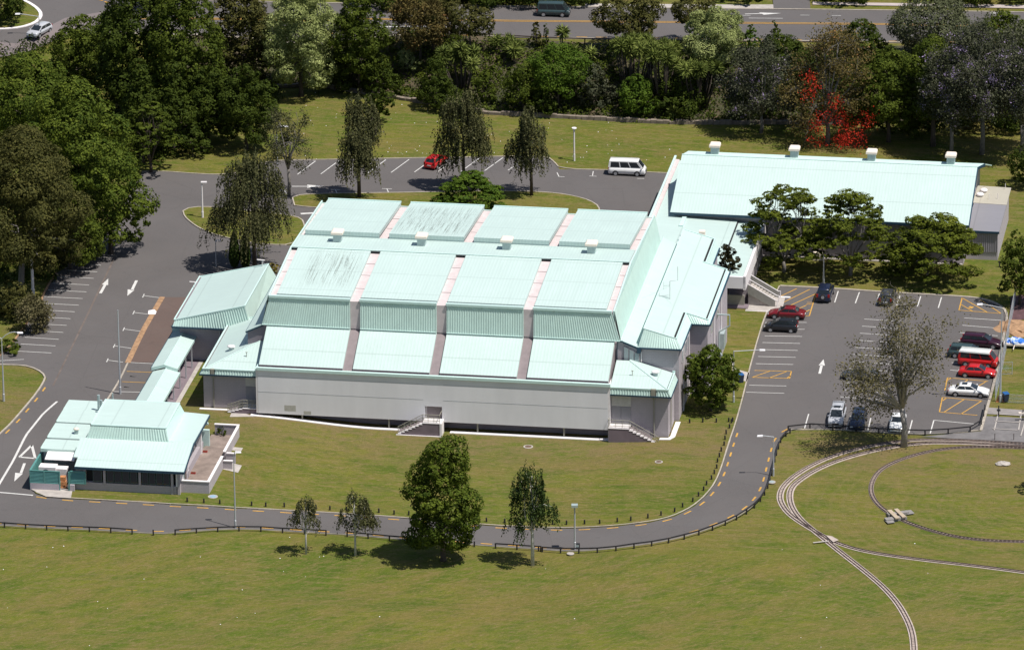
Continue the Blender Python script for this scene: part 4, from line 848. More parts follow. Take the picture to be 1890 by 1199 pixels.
# ---------------------------------------------------------------- rear hall
RH = building('rear_hall', 56, 68, 'long rear hall with one big bright sloping mint roof and four cream ridge vents', 'building')
q = MB(); q.prism([(39.3, 62.4), (73.7, 62.4), (73.7, 83), (39.3, 83)], -1.6, 4.9); q.add([(39.3, 62.4, 4.9), (39.3, 72.4, 8.35), (39.3, 83, 4.9), (73.7, 62.4, 4.9), (73.7, 72.4, 8.35), (73.7, 83, 4.9)], [(0, 1, 2), (3, 5, 4)]); bp(RH, 'wall', q, m_wall_d if False else m_wall)
q = MB(); q.slab([(38.4, 61.65, 4.78), (74.3, 61.65, 4.78), (74.3, 72.4, 8.5), (38.4, 72.4, 8.5)], .14); bp(RH, 'front_roof', q, m_roof_u)
q = MB(); q.slab([(38.4, 72.41, 8.5), (74.3, 72.41, 8.5), (75.05, 73.7, 8.55), (39.0, 73.7, 8.55)], .14); q.slab([(39.0, 73.7, 8.55), (75.05, 73.7, 8.55), (75.05, 84, 4.9), (39.0, 84, 4.9)], .14); bp(RH, 'back_roof', q, m_fasc)
q = MB(); ridge_cap(q, (38.4, 72.4, 8.54), (74.3, 72.4, 8.54), .06); bp(RH, 'ridge_flashing', q, m_flash)
q = MB(); q.box((38.35, 61.55, 4.52), (74.35, 61.65, 4.82)); q.hexa([(74.3, 61.6, 4.5), (74.42, 61.6, 4.5), (74.42, 72.4, 8.2), (74.3, 72.4, 8.2), (74.3, 61.6, 4.7), (74.42, 61.6, 4.7), (74.42, 72.4, 8.42), (74.3, 72.4, 8.42)]); q.hexa([(74.3, 72.4, 8.2), (74.42, 72.4, 8.2), (75.15, 73.7, 8.2), (75.05, 73.7, 8.2), (74.3, 72.4, 8.5), (74.42, 72.4, 8.5), (75.15, 73.7, 8.56), (75.05, 73.7, 8.56)]); bp(RH, 'eave_trim', q, m_blue)
q = MB()
for i in range(14): q.box((51.0 + i * 1.62, 62.34, -.35), (51.35 + i * 1.62, 62.41, -.05))
k = bp(RH, 'foundation_vent', q, m_dark)
q = MB(); q.tube([(57.3, 62.3, 4.5), (57.3, 62.3, -.4)], .06, 6); bp(RH, 'downpipe', q, m_doorg)
q = MB(); q.box((55.7, 61.4, -.4), (56.9, 62.2, .45)); bp(RH, 'heat_pump', q, m_cream)
q = MB(); q.box((49.6, 62.0, -1.4), (73.6, 62.35, -.3)); bp(RH, 'footing', q, m_conc)
for u in (42.3, 52.0, 61.4, 71.0): roof_vent(RH, u, 73.4, 8.45, .95, .95, 1.3)
# side annex
q = MB(); q.prism([(73.8, 64.5), (77.6, 64.5), (77.6, 79.2), (73.8, 79.2)], -1.6, 3.1); an = bp(RH, 'annex_wall', q, m_wall)
q = MB(); q.ribs((73.85, 64.45, .55), (77.6, 64.45, .55), (77.6, 64.45, 3.1), (73.85, 64.45, 3.1), .22, .05); bp(RH, 'annex_cladding', q, m_lwall)
q = MB(); q.slab([(73.75, 64.3, 3.3), (77.75, 64.3, 3.2), (77.85, 73.0, 3.6), (73.9, 73.0, 3.7)], .12); bp(RH, 'annex_roof', q, m_lead)
q = MB(); q.slab([(73.75, 73.02, 3.74), (77.85, 73.02, 3.64), (77.85, 79.4, 3.64), (73.75, 79.4, 3.74)], .12); bp(RH, 'annex_roof', q, m_leadb)
q = MB(); q.box((73.7, 64.2, 2.98), (77.78, 64.3, 3.24)); bp(RH, 'eave_trim', q, m_blue)
for u, v in ((74.7, 77.2), (74.4, 75.6)): q = MB(); q.ell((u, v, 3.95), (.5, .5, .25), 10, 6); bp(RH, 'skylight_dome', q, m_white, None, True)
for u, v in ((77.2, 78.7), (76.6, 75), (75.6, 74.6)): q = MB(); q.tube([(u, v, 3.6), (u, v, 4.4)], .035, 5); bp(RH, 'vent_pipe', q, m_white)

# ---------------------------------------------------------------- left block
LB = building('changing_block', -8.7, 23, 'square mint roofed block with battered sides left of the big hall', 'building')
q = MB(); q.box((-12.4, 16.6, -1), (-4.2, 30.2, 4.75)); bp(LB, 'wall', q, m_wall)
q = MB(); q.slab([(-12.75, 15.75, 5.25), (-4.5, 15.75, 7.35), (-4.5, 30.0, 7.35), (-12.75, 30.5, 5.25)], .12); bp(LB, 'roof', q, m_roof_v)
q = MB(); q.ribs((-12.95, 15.35, 4.6), (-3.7, 15.35, 4.6), (-4.5, 15.7, 7.3), (-12.75, 15.7, 5.2), .3, .06); bp(LB, 'mansard_fascia', q, m_fasc)
q = MB(); q.quad((-3.68, 15.35, 4.6), (-3.2, 30.8, 4.6), (-4.48, 30.1, 7.3), (-4.48, 15.7, 7.3)); bp(LB, 'mansard_side', q, m_fasc)
q = MB(); edge(q, (-12.8, 15.7, 5.2), (-4.5, 15.7, 7.32)); edge(q, (-4.5, 15.7, 7.3), (-4.5, 30.1, 7.3)); edge(q, (-12.8, 15.7, 5.25), (-12.8, 30.5, 5.25)); edge(q, (-12.8, 30.5, 5.2), (-4.5, 30.1, 7.3)); bp(LB, 'roof_flashing', q, m_flash)
q = MB(); q.box((-12.72, 16.2, 5.2), (-12.55, 30.2, 5.3)); bp(LB, 'box_gutter', q, m_deck)
q = MB(); edge(q, (-13.0, 15.3, 4.42), (-3.6, 15.3, 4.42), .16, .18); edge(q, (-13.0, 15.3, 4.42), (-13.0, 30.5, 4.42), .16, .18); bp(LB, 'eave_trim', q, m_blue)
q = MB(); q.tube([(-7.7, 16.5, 4.5), (-7.7, 16.5, -.2)], .07, 6); bp(LB, 'downpipe', q, m_steel)
for u, v, z in ((-12.6, 26.5, 5.3), (-5.2, 29.8, 7.2)):
    q = MB(); q.tube([(u, v, z), (u, v, z + .7)], .04, 5); q.tube([(u - .6, v, z + .75), (u + .3, v, z + .7)], .06, 5); bp(LB, 'roof_floodlight', q, m_white)
# ---------------------------------------------------------------- covered walkway
CW = building('covered_walkway', -12, 5, 'long mint gabled walkway canopy on thin posts between the kiosk and left block', 'walkway')
def gable(root, u0, u1, v0, v1, ze, rise):
    um = (u0 + u1) / 2
    q = MB(); q.slab([(u0, v0, ze), (um, v0, ze + rise), (um, v1, ze + rise), (u0, v1, ze)], .08); q.slab([(um, v0, ze + rise), (u1, v0, ze), (u1, v1, ze), (um, v1, ze + rise)], .08); bp(root, 'roof', q, m_roof_v)
    q = MB(); q.hexa([(u0, v0 - .06, ze - .32), (um, v0 - .06, ze + rise - .30), (um, v0 - .01, ze + rise - .30), (u0, v0 - .01, ze - .32), (u0, v0 - .06, ze + .04), (um, v0 - .06, ze + rise + .05), (um, v0 - .01, ze + rise + .05), (u0, v0 - .01, ze + .04)])
    q.hexa([(um, v0 - .06, ze + rise - .30), (u1, v0 - .06, ze - .32), (u1, v0 - .01, ze - .32), (um, v0 - .01, ze + rise - .30), (um, v0 - .06, ze + rise + .05), (u1, v0 - .06, ze + .04), (u1, v0 - .01, ze + .04), (um, v0 - .01, ze + rise + .05)]); bp(root, 'gable_fascia', q, m_fasc)
    q = MB(); q.box((u0 - .06, v0, ze - .28), (u0, v1, ze + .03)); bp(root, 'eave_trim', q, m_blue); q = MB(); q.box((u1, v0, ze - .28), (u1 + .06, v1, ze + .03)); bp(root, 'eave_trim', q, m_flash)
    q = MB(); ridge_cap(q, (um, v0, ze + rise + .02), (um, v1, ze + rise + .02), .06); bp(root, 'ridge_flashing', q, m_flash)
gable(CW, -13.5, -10.5, 5.9, 18.0, 3.0, .42); gable(CW, -13.3, -10.2, -11, 5.9, 2.6, .42)
q = MB(); q.box((-13.6, 18.0, 2.7), (-10.3, 18.2, 3.55)); bp(CW, 'end_fascia', q, m_fasc)
for v in (-9.5, -6.2, -2.9, .4, 3.7, 7.2, 10.6, 14.0, 17.3):
    zt_ = 2.45 if v < 5.9 else 2.85
    for u in (-13.1, -10.5):
        q = MB(); q.box((u - .07, v - .07, -.6), (u + .07, v + .07, zt_)); bp(CW, 'post', q, m_steel)
# ---------------------------------------------------------------- kiosk building
CF = building('kiosk_building', -10, -16, 'low mint roofed kiosk building with dark windows and a raised roof box', 'building')
q = MB(); q.box((-15.6, -24.9, -1.0), (-3.9, -19.6, 1.05)); q.box((-15.6, -19.6, -1), (-6.0, -11.2, 4.0)); q.box((-6.0, -19.6, -1), (-4.0, -11.4, 1.2)); q.box((-6, -19.6, 1.2), (-4.6, -11.4, 3.9)); q.box((-15.6, -24.3, 1.05), (-14.6, -19.6, 3.0)); bp(CF, 'wall', q, m_wall)
q = MB(); q.box((-14.4, -24.4, 1.0), (-4.4, -19.7, 2.6)); bp(CF, 'interior', q, m_dark)
q = MB(); q.slab([(-15.5, -25.3, 2.98), (-3.3, -25.3, 2.98), (-3.3, -19.9, 4.32), (-15.5, -19.9, 4.32)], .12); q.slab([(-16.0, -23.6, 3.42), (-15.5, -23.6, 3.42), (-15.5, -19.9, 4.32), (-16.0, -19.9, 4.32)], .12); bp(CF, 'front_roof', q, m_roof_u)
q = MB(); q.slab([(-6.15, -19.88, 4.34), (-3.32, -19.88, 4.26), (-3.32, -11.0, 4.26), (-6.15, -10.8, 4.34)], .12); bp(CF, 'side_roof', q, m_roof_v)
q = MB(); q.slab([(-14.75, -19.5, 5.75), (-6.5, -19.5, 5.75), (-6.5, -12.0, 5.85), (-14.75, -12.0, 5.85)], .15); bp(CF, 'raised_roof', q, m_roof_v)
q = MB(); q.ribs((-15.3, -19.95, 4.3), (-6.1, -19.95, 4.3), (-6.45, -19.6, 5.6), (-14.8, -19.6, 5.6), .3, .05); bp(CF, 'mansard_fascia', q, m_fasc)
q = MB(); q.quad((-6.08, -19.95, 4.3), (-6.08, -11.0, 4.3), (-6.45, -11.9, 5.7), (-6.45, -19.6, 5.7)); q.quad((-15.3, -11, 4.1), (-15.3, -19.95, 4.1), (-14.8, -19.6, 5.7), (-14.8, -11.9, 5.7)); bp(CF, 'mansard_side', q, m_flash)
q = MB(); edge(q, (-14.8, -19.55, 5.66), (-6.45, -19.55, 5.66)); edge(q, (-6.45, -19.5, 5.68), (-6.45, -12, 5.78)); edge(q, (-14.8, -19.5, 5.68), (-14.8, -12, 5.78)); edge(q, (-14.8, -12, 5.75), (-6.45, -12, 5.75)); edge(q, (-15.3, -19.9, 4.3), (-6.2, -19.9, 4.3), .1, .08); bp(CF, 'roof_flashing', q, m_flash)
q = MB(); q.box((-15.0, -19.2, 5.4), (-14.86, -12.2, 5.6)); bp(CF, 'box_gutter', q, m_deck)
q = MB(); q.box((-15.5, -25.42, 2.72), (-3.28, -25.3, 2.98)); q.hexa([(-3.3, -25.35, 2.72), (-3.2, -25.35, 2.72), (-3.2, -19.9, 4.05), (-3.3, -19.9, 4.05), (-3.3, -25.35, 2.95), (-3.2, -25.35, 2.95), (-3.2, -19.9, 4.28), (-3.3, -19.9, 4.28)]); q.box((-3.3, -19.9, 3.98), (-3.22, -11, 4.2)); bp(CF, 'eave_trim', q, m_blue)
for a, b, n in ((-13.6, -12.5, 1), (-12.05, -8.55, 4), (-8.1, -4.95, 4)):        # window runs in the front wall
    q = MB(); w_ = (b - a) / n
    for i in range(n): q.box((a + i * w_ + .04, -24.98, 1.2), (a + (i + 1) * w_ - .04, -24.9, 2.55))
    f = bp(CF, 'window_frame', q, plain('teal_window_frame', (0.07, .11, .11), .5))
    q = MB()
    for i in range(n): q.box((a + i * w_ + .1, -25.0, 1.28), (a + (i + 1) * w_ - .1, -24.97, 2.5))
    bp(CF, 'pane', q, m_glass, f)
for a in (-14.6, -12.4, -8.45, -4.85, -4.1):
    q = MB(); q.box((a, -25.0, -1.0 if a > -5 else 1.0), (a + .26, -24.7, 2.75)); bp(CF, 'pier', q, m_wall)
for a_, b_ in (((-4.3, -24.9, -1), (-3.95, -22.6, 2.9)), ((-4.2, -20.5, -1), (-3.9, -20.1, 3.9)), ((-4.4, -13.2, -1), (-3.85, -12.8, 3.9))): bp(CF, 'side_pier', MB().box(a_, b_), m_white)
for v in (-22.4, -19.6, -17.9, -16.2, -14.6):
    q = MB(); q.box((-4.62 if v > -20 else -4.0, v, .5), (-4.5 if v > -20 else -3.92, v + 1.3, 3.0)); f = bp(CF, 'window_frame', q, m_flash); q = MB(); q.box((-4.51 if v > -20 else -3.93, v + .12, .6), (-4.46 if v > -20 else -3.88, v + 1.18, 2.9)); bp(CF, 'pane', q, m_glass, f)
# small stepped roofs at the left
for v0, v1, z in ((-8.9, -6.3, 3.25), (-12.5, -9.1, 3.2), (-17.1, -13.2, 3.1), (-20.4, -18.0, 3.05)):
    q = MB(); q.slab([(-20.35, v0, z - .12), (-15.5, v0, z - .12), (-15.5, v1, z + .12), (-20.35, v1, z + .12)], .12); k = bp(CF, 'side_roof', q, m_roof_v); q = MB(); q.box((-20.4, v0 - .06, z - .45), (-15.5, v0, z - .08)); q.box((-20.42, v0, z - .4), (-20.35, v1, z)); bp(CF, 'roof_edge', q, m_fasc, k)
q = MB(); q.box((-20.1, -20.2, -1), (-15.6, -6.5, 2.7)); bp(CF, 'store_wall', q, m_wall)
q = MB(); q.box((-17.6, -15.9, 3.0), (-17.2, -15.5, 3.5)); k = bp(CF, 'small_roof_vent', q, m_galv); q = MB(); q.ell((-17.4, -15.7, 3.6), (.35, .35, .16), 9, 5); bp(CF, 'vent_cap', q, m_cream, k, True)
q = MB(); q.tube([(-16.4, -8.6, 3), (-16.4, -8.6, 5.0)], .16, 8); q.tube([(-15.9, -9.6, 3), (-15.9, -9.6, 4.8)], .16, 8); q.tube([(-15.2, -6.8, 3), (-15.2, -6.8, 4.6)], .09, 8); bp(CF, 'flue', q, m_galv)
q = MB(); q.slab([(-19.6, -22.0, 2.35), (-16.3, -22.0, 2.35), (-16.3, -20.2, 2.75), (-19.6, -20.2, 2.75)], .07); bp(CF, 'white_awning', q, m_white)
q = MB(); q.box((-15.5, -12, 4.1), (-13.7, -11, 4.5)); q.box((-6.4, -11.0, 3.0), (-3.5, -10.7, 3.2)); q.box((-5.5, -10.5, -.6), (-3.5, -10.2, 2.2)); bp(CF, 'back_parapet', q, m_flash)
# yard screen
YF = building('yard_screen', -17.5, -25, 'teal louvred yard screen on a block base beside the kiosk', 'fence')
for a, b in ((-20.5, -17.25), (-16.05, -15.55)):
    q = MB(); q.box((a, -25.5, -1.0), (b, -25.25, .85)); bp(YF, 'block_base', q, m_wall)
def louvre(root, a, b, v, z0, z1):
    q = MB(); q.box((a, v - .03, z0), (a + .1, v + .09, z1)); q.box((b - .1, v - .03, z0), (b, v + .09, z1)); q.box((a + .1, v - .03, z1 - .1), (b - .1, v + .09, z1)); q.box((a + .1, v - .03, z0), (b - .1, v + .09, z0 + .08))
    n = int((z1 - z0) / .16)
    for i in range(n): z = z0 + .1 + i * .16; q.hexa([(a + .1, v - .02, z), (b - .1, v - .02, z), (b - .1, v, z), (a + .1, v, z), (a + .1, v + .05, z + .13), (b - .1, v + .05, z + .13), (b - .1, v + .07, z + .13), (a + .1, v + .07, z + .13)])
    bp(root, 'louvre_panel', q, m_louv)
louvre(YF, -20.55, -18.9, -25.45, .86, 2.35); louvre(YF, -18.9, -17.2, -25.45, .86, 2.35); louvre(YF, -16.1, -14.3, -25.2, .9, 2.35)
for u in (-17.2, -16.15): q = MB(); q.box((u - .06, -25.5, -1), (u + .06, -25.35, 2.35)); bp(YF, 'gate_post', q, m_louv)
q = MB(); q.box((-20.6, -25.3, -1), (-20.4, -19.5, 2.3)); bp(YF, 'side_screen', q, m_louv)
AC = building('air_conditioner', -18.6, -22.6, 'white air conditioning unit with a round fan inside the kiosk yard', 'air conditioner')
q = MB(); q.box((-20.0, -23.4, 0), (-18.1, -22.2, 1.95)); q.box((-18.1, -23.2, 0), (-16.9, -22.2, 1.75)); bp(AC, 'casing', q, m_white); q = MB(); q.tube([(-19.2, -23.46, 1.3), (-19.2, -23.38, 1.3)], .42, 14); bp(AC, 'fan', q, m_dark)
CRT = building('stacked_crates', -16.7, -24.4, 'orange brown crates and pallets stacked behind the gap in the yard screen', 'crates')
m_or = plain('orange_crate', (0.50, 0.22, 0.09), .7, .3, 3)
for i, (u, z, w_) in enumerate(((-17.0, -.1, .7), (-16.95, .45, .55), (-17.05, .95, .6), (-16.4, -.1, .45))): q = MB(); q.box((u - w_ / 2, -24.9 + .1 * i, z), (u + w_ / 2, -24.3 + .1 * i, z + .45)); bp(CRT, 'crate', q, m_or if i != 3 else m_cream)
# terrace walls
TW = building('terrace_wall', -2.2, -16, 'white capped low terrace wall round the brown paved yard beside the kiosk', 'wall')
q = MB(); q.box((-3.95, -24.2, -1), (-.75, -24.0, 1.45)); q.box((-.95, -24.0, -1), (-.75, -16.6, 1.45)); q.box((-1.05, -14.6, -1), (-.85, -6.9, 1.35)); q.box((-3.6, -6.9, -1), (-.85, -6.7, 1.45)); q.box((-.75, -16.6, -1), (.3, -16.4, 1.0)); q.box((-.75, -14.8, -1), (.3, -14.6, 1.2)); bp(TW, 'block_wall', q, m_wall)
q = MB(); q.box((-4.0, -24.26, 1.45), (-.7, -23.95, 1.56)); q.box((-1.0, -23.95, 1.45), (-.7, -16.4, 1.56)); q.box((-1.1, -14.8, 1.35), (-.8, -6.95, 1.46)); q.box((-3.65, -6.95, 1.46), (-.8, -6.65, 1.57)); q.box((-.7, -16.65, 1.0), (.35, -16.35, 1.1)); q.box((-.7, -14.85, 1.2), (.35, -14.55, 1.3)); bp(TW, 'coping', q, m_white)
q = MB(); q.box((-4.0, -24.0, -.5), (-.95, -6.9, .3)); bp(TW, 'terrace_floor', q, m_brown)
drape_xy('paved_path', [bxy(-.7, -16.8), bxy(1.1, -17.4), bxy(1.1, -15.2), bxy(-.7, -14.5)], .15, m_conc)
for v in (-12.4, -19.0):
    o = building('red_planter', -3.7, v, 'small red planter on the terrace, ' + ('by the far pier' if v > -15 else 'near the front corner'), 'planter'); q = MB(); q.box((-3.85, v - .12, .3), (-3.35, v + .12, .5)); bp(o, 'trough', q, plain('red_clay', (.35, .04, .03), .6)); q = MB(); q.box((-3.8, v - .08, .5), (-3.4, v + .08, .53)); bp(o, 'soil', q, m_soil)

# ================================================================ VEHICLES
def carpaint(name, c, rough=0.28):
    m, n, p = newmat(name); f = ramp(n, noise(n, objco(n), 1.5, 3, .6), .3, .7)
    n.links.new(mix(n, f, [x * .93 for x in c], [min(1, x * 1.05) for x in c]), p.inputs['Base Color']); p.inputs['Roughness'].default_value = rough
    p.inputs['Coat Weight'].default_value = 0.5; p.inputs['Coat Roughness'].default_value = 0.06; return m
m_tyre = plain('tyre_rubber', (0.02, 0.02, 0.021), .85); m_rim = plain('wheel_rim', (0.45, 0.46, 0.48), .35, .05, 3, .5); m_trim = plain('black_trim', (0.025, 0.025, 0.028), .6)
m_cglass = plain('car_window_glass', (0.02, 0.026, 0.032), .06, .1, .5); m_lamp = plain('headlight_glass', (0.62, 0.64, 0.66), .15); m_tail = plain('tail_light_red', (0.30, 0.012, 0.01), .25); m_amber = plain('indicator_amber', (.6, .2, .02), .3); m_plate = plain('number_plate', (.62, .62, .6), .5)
KIND = {  # rear base, rear top, front top, front base, belt, hood end z, side window splits
    'sedan': (.15, .275, .54, .735, .93, .66, 2), 'hatch': (.015, .12, .56, .80, .96, .74, 2), 'wagon': (.015, .075, .56, .74, .95, .70, 3),
    'suv': (.015, .06, .58, .74, 1.08, .88, 3), 'van': (.0, .03, .80, .955, 1.02, .86, 3), 'mpv': (.01, .06, .60, .82, 1.0, .80, 3)}
def car(kind, px, head, L, Wd, Ht, paint, label, roofpaint=None, spare=False, racks=False, sunroof=False, darkbelow=False, hz_off=0.03, cat='car', name='parked_car', grp=None, lowband=None):
    g = G(*px); g.z = hz(g.x, g.y) + hz_off
    r = empty(name, g, R(head)); tag(r, label, cat, grp)
    b0, t0, t1, b1, zb_, zh, ns = KIND[kind]; hw = Wd / 2; X = lambda f: (f - .5) * L; zb2 = zb_ * (Ht / {'sedan': 1.4, 'hatch': 1.5, 'wagon': 1.47, 'suv': 1.7, 'van': 1.95, 'mpv': 1.65}[kind])
    zc = .26; rt = .80 if kind == 'sedan' else .97
    st = [(0, zb2 * .72, .90), (.012, zb2 * rt, .95), (.06, zb2 * (.97 if kind == 'sedan' else 1), .99), (b0 + .02 if b0 > .05 else .1, zb2, 1.0), (.5, zb2 * .99, 1.0), (b1 - .02, zb2 * .97, 1.0), (min(.985, b1 + .10) if kind != 'van' else .965, (zb2 + zh) / 2 + .04, .985), (.955 if kind != 'van' else .985, zh, .95), (.99, zh * .86, .90), (1.0, zh * .66, .86)]
    st = sorted(st); mb = MB(); n = 0
    for f, z, k in st:
        w_ = hw * k; e = .05 if f in (0, 1.0) else 0
        pr = [(w_ * .90, zc + e), (w_ * .985, zc + .16), (w_, zc + (z - zc) * .5), (w_ * .985, z - .09), (w_ * .90, z - .015), (w_ * .5, z + .012), (0, z + .02)]
        full = pr + [(-y, zz) for y, zz in pr[-2::-1]]
        mb.v += [(X(f), y, zz) for y, zz in full]; n = len(full)
    for i in range(len(st) - 1):
        for j in range(n - 1): a = i * n + j; mb.f.append((a, a + n, a + n + 1, a + 1))
        mb.f.append((i * n, i * n + n - 1, (i + 1) * n + n - 1, (i + 1) * n))
    mb.f.append(tuple(range(n))); mb.f.append(tuple(range(len(st) * n - 1, (len(st) - 1) * n - 1, -1)))
    body = mb.build('body', paint, r, True)
    # greenhouse
    bw = hw * .91; tw = hw * (.74 if kind not in ('van',) else .84); zt2 = Ht - .05
    Pb = [Vector((X(b0), -bw, zb2 - .03)), Vector((X(b1), -bw * .95, zb2 - .03)), Vector((X(b1), bw * .95, zb2 - .03)), Vector((X(b0), bw, zb2 - .03))]
    Pt = [Vector((X(t0), -tw, zt2)), Vector((X(t1), -tw, zt2)), Vector((X(t1), tw, zt2)), Vector((X(t0), tw, zt2))]
    q = MB(); q.add(Pb + Pt, [(0, 1, 5, 4), (1, 2, 6, 5), (2, 3, 7, 6), (3, 0, 4, 7)]); q.build('cabin', paint, r)
    q = MB(); xa, xb = X(t0), X(t1); xm = (xa + xb) / 2
    rows = [(xa, 0), (xa + .12, .03), (xm, .055), (xb - .15, .03), (xb, 0)]
    for x, dz in rows: q.v += [(x, -tw, zt2 - .01), (x, -tw * .93, zt2 + .02 + dz * .5), (x, 0, zt2 + .02 + dz), (x, tw * .93, zt2 + .02 + dz * .5), (x, tw, zt2 - .01)]
    for i in range(4):
        for j in range(4): a = i * 5 + j; q.f.append((a, a + 5, a + 6, a + 1))
    q.f += [(0, 1, 2, 3, 4), (24, 23, 22, 21, 20)]
    q.build('roof', roofpaint or paint, r, True)
    if roofpaint:
        q = MB()
        for s in (-1, 1): q.hexa([(xa - .05, s * (tw + .035) - .03, zt2 - .14), (xb + .1, s * (tw + .035) - .03, zt2 - .14), (xb + .1, s * (tw + .035) + .03, zt2 - .14), (xa - .05, s * (tw + .035) + .03, zt2 - .14), (xa, s * tw - .03, zt2 + .02), (xb, s * tw - .03, zt2 + .02), (xb, s * tw + .03, zt2 + .02), (xa, s * tw + .03, zt2 + .02)])
        q.build('roof_edge', roofpaint, r)
    def pane(nm, A, Bq, C, D, s0, s1, t0_, t1_, out):
        def P(s, t): return A.lerp(Bq, s).lerp(D.lerp(C, s), t) + out
        q = MB(); q.quad(P(s0, t0_), P(s1, t0_), P(s1, t1_), P(s0, t1_)); q.build(nm, m_cglass, r)
    pane('windscreen', Pb[1], Pb[2], Pt[2], Pt[1], .05, .95, .10, .93, Vector((.012, 0, .012)))
    pane('rear_window', Pb[3], Pb[0], Pt[0], Pt[3], .08, .92, .16, .88, Vector((-.012, 0, .008)))
    for s in (-1, 1):
        A, Bq, C, D = (Pb[0], Pb[1], Pt[1], Pt[0]) if s < 0 else (Pb[3], Pb[2], Pt[2], Pt[3])
        lo, hi = (.05, .94)
        for i in range(ns):
            a = lo + (hi - lo) * i / ns; b = lo + (hi - lo) * (i + 1) / ns
            pane('side_window', A, Bq, C, D, a + .015, b - .015, .13, .86, Vector((0, s * .012, .004)))
    wr = .30 if kind in ('sedan', 'hatch') else .33
    for f in (.185 if kind != 'van' else .2, .81 if kind != 'van' else .78):
        for s in (-1, 1):
            y = s * (hw - .10)
            q = MB(); q.tube([(X(f), y - .10, wr - .02), (X(f), y + .115 * (s > 0) + .10 * (s < 0) + .0, wr - .02)], wr, 16); wh = q.build('wheel', m_tyre, r)
            q = MB(); yo = s * (hw + .005 + (.012 if s > 0 else .0)); q.tube([(X(f), yo - .01, wr - .02), (X(f), yo + .012, wr - .02)], wr * .62, 12); q.build('rim', m_rim, wh)
            q = MB(); cx, cz = X(f), wr; yy = s * (hw + .003)
            pts = [(cx + (wr + .06) * math.cos(t), yy, cz + (wr + .06) * math.sin(t)) for t in [math.pi * k / 10 for k in range(11)]]; pts = pts if s < 0 else pts[::-1]
            q.poly(pts); q.build('wheel_arch', m_trim, r)
    q = MB(); q.box((X(0) - .04, -hw * .88, .30), (X(0) + .16, hw * .88, .50)); q.build('rear_bumper', paint if kind in ('hatch', 'wagon', 'mpv', 'suv') else m_trim, r)
    q = MB(); q.box((X(1) - .14, -hw * .86, .26), (X(1) + .03, hw * .86, .45)); q.build('front_bumper', paint if kind != 'van' else m_trim, r)
    q = MB(); q.box((X(1) - .10, -hw * .45, zh * .62), (X(1) + .012, hw * .45, zh * .80)); q.build('grille', m_trim, r)
    for s in (-1, 1):
        q = MB(); q.box((X(1) - .17, s * hw * .66 - .16, zh * .66), (X(1) - .02, s * hw * .66 + .16, zh * .90)); q.build('headlight', m_lamp, r)
        q = MB(); zz = zb2 * (.74 if kind == 'sedan' else .80); q.box((X(0) - .012, s * hw * .78 - .12, zz - .10), (X(0) + .10, s * hw * .78 + .12, zz + (.06 if kind == 'sedan' else .26))); q.build('tail_light', m_tail, r)
        q = MB(); xx = X(b1) - .30; q.box((xx, s * (hw + .02) - .07, zb2 + .02), (xx + .14, s * (hw + .02) + .07, zb2 + .15)); q.build('mirror', paint, r)
        q = MB(); q.box((X(.16), s * (hw - .012) - .012, zc + .28), (X(.86), s * (hw - .012) + .012, zc + .33)); q.build('side_moulding', m_trim, r)
    q = MB(); q.box((X(0) - .05, -.25, .52), (X(0) - .0, .25, .64)); q.build('number_plate', m_plate, r)
    if spare: q = MB(); q.tube([(X(0) - .22, 0, .82), (X(0) - .02, 0, .82)], .34, 16); w_ = q.build('spare_wheel', m_tyre, r); q = MB(); q.tube([(X(0) - .235, 0, .82), (X(0) - .22, 0, .82)], .2, 12); q.build('rim', m_rim, w_)
    if racks:
        for s in (-1, 1): q = MB(); q.tube([(xa + .2, s * tw * .9, zt2 + .12), (xb - .3, s * tw * .9, zt2 + .12)], .025, 5); q.build('roof_rail', m_rim, r)
        for x in (xa + .5, xb - .6): q = MB(); q.box((x, -tw * .95, zt2 + .1), (x + .07, tw * .95, zt2 + .14)); q.build('roof_bar', m_trim, r)
    if sunroof or racks: q = MB(); q.box((xb - .95, -.36, zt2 + .05), (xb - .35, .36, zt2 + .082)); q.build('sunroof', m_cglass, r)
    if lowband: q = MB(); q.box((X(.02), -hw - .004, zc), (X(.97), hw + .004, zc + .26)); q.build('sill_band', lowband, r)
    return r
P_ = {k: carpaint(k + '_car_paint', c) for k, c in dict(white=(.84, .84, .83), silver=(.46, .47, .50), maroon=(.16, .008, .012), red=(.50, .012, .012), black=(.012, .013, .016), navy=(.012, .018, .045), green=(.035, .062, .065), plum=(.035, .006, .018), cream=(.68, .70, .68), darkgrey=(.045, .047, .055)).items()}
CP = 'cars and vans parked around the halls'
car('hatch', (73, 64), -118, 4.1, 1.68, 1.35, P_['silver'], 'silver car with a rear spoiler driving past the roundabout at the top left', name='moving_car')
car('hatch', (805, 306), 64, 3.9, 1.64, 1.45, P_['red'], 'bright red hatchback in the rear car park half hidden by a birch', grp=CP)
car('sedan', (872, 342), -9, 4.0, 1.6, 1.38, P_['maroon'], 'dark red car almost hidden behind the round bush on the island', grp=CP)
car('van', (1158, 322), -8, 4.65, 1.69, 1.97, P_['white'], 'white passenger van parked alone beside the rear lawn', cat='van', name='parked_van', grp=CP)
car('van', (1022, 30), -6, 4.25, 1.64, 1.85, P_['green'], 'dark green van driving along the upper road', cat='van', name='moving_van', hz_off=.1)
car('sedan', (1452, 586), 170, 4.35, 1.70, 1.36, P_['maroon'], 'shiny maroon sedan at the yellow hatching, nose to the lawn', grp=CP)
car('hatch', (1442, 610), 171, 3.85, 1.68, 1.5, P_['black'], 'small black hatchback next to the maroon sedan', grp=CP)
car('suv', (1523, 549), 80, 4.3, 1.76, 1.68, P_['navy'], 'dark four wheel drive with a spare wheel on its tail under the tree', spare=True, grp=CP)
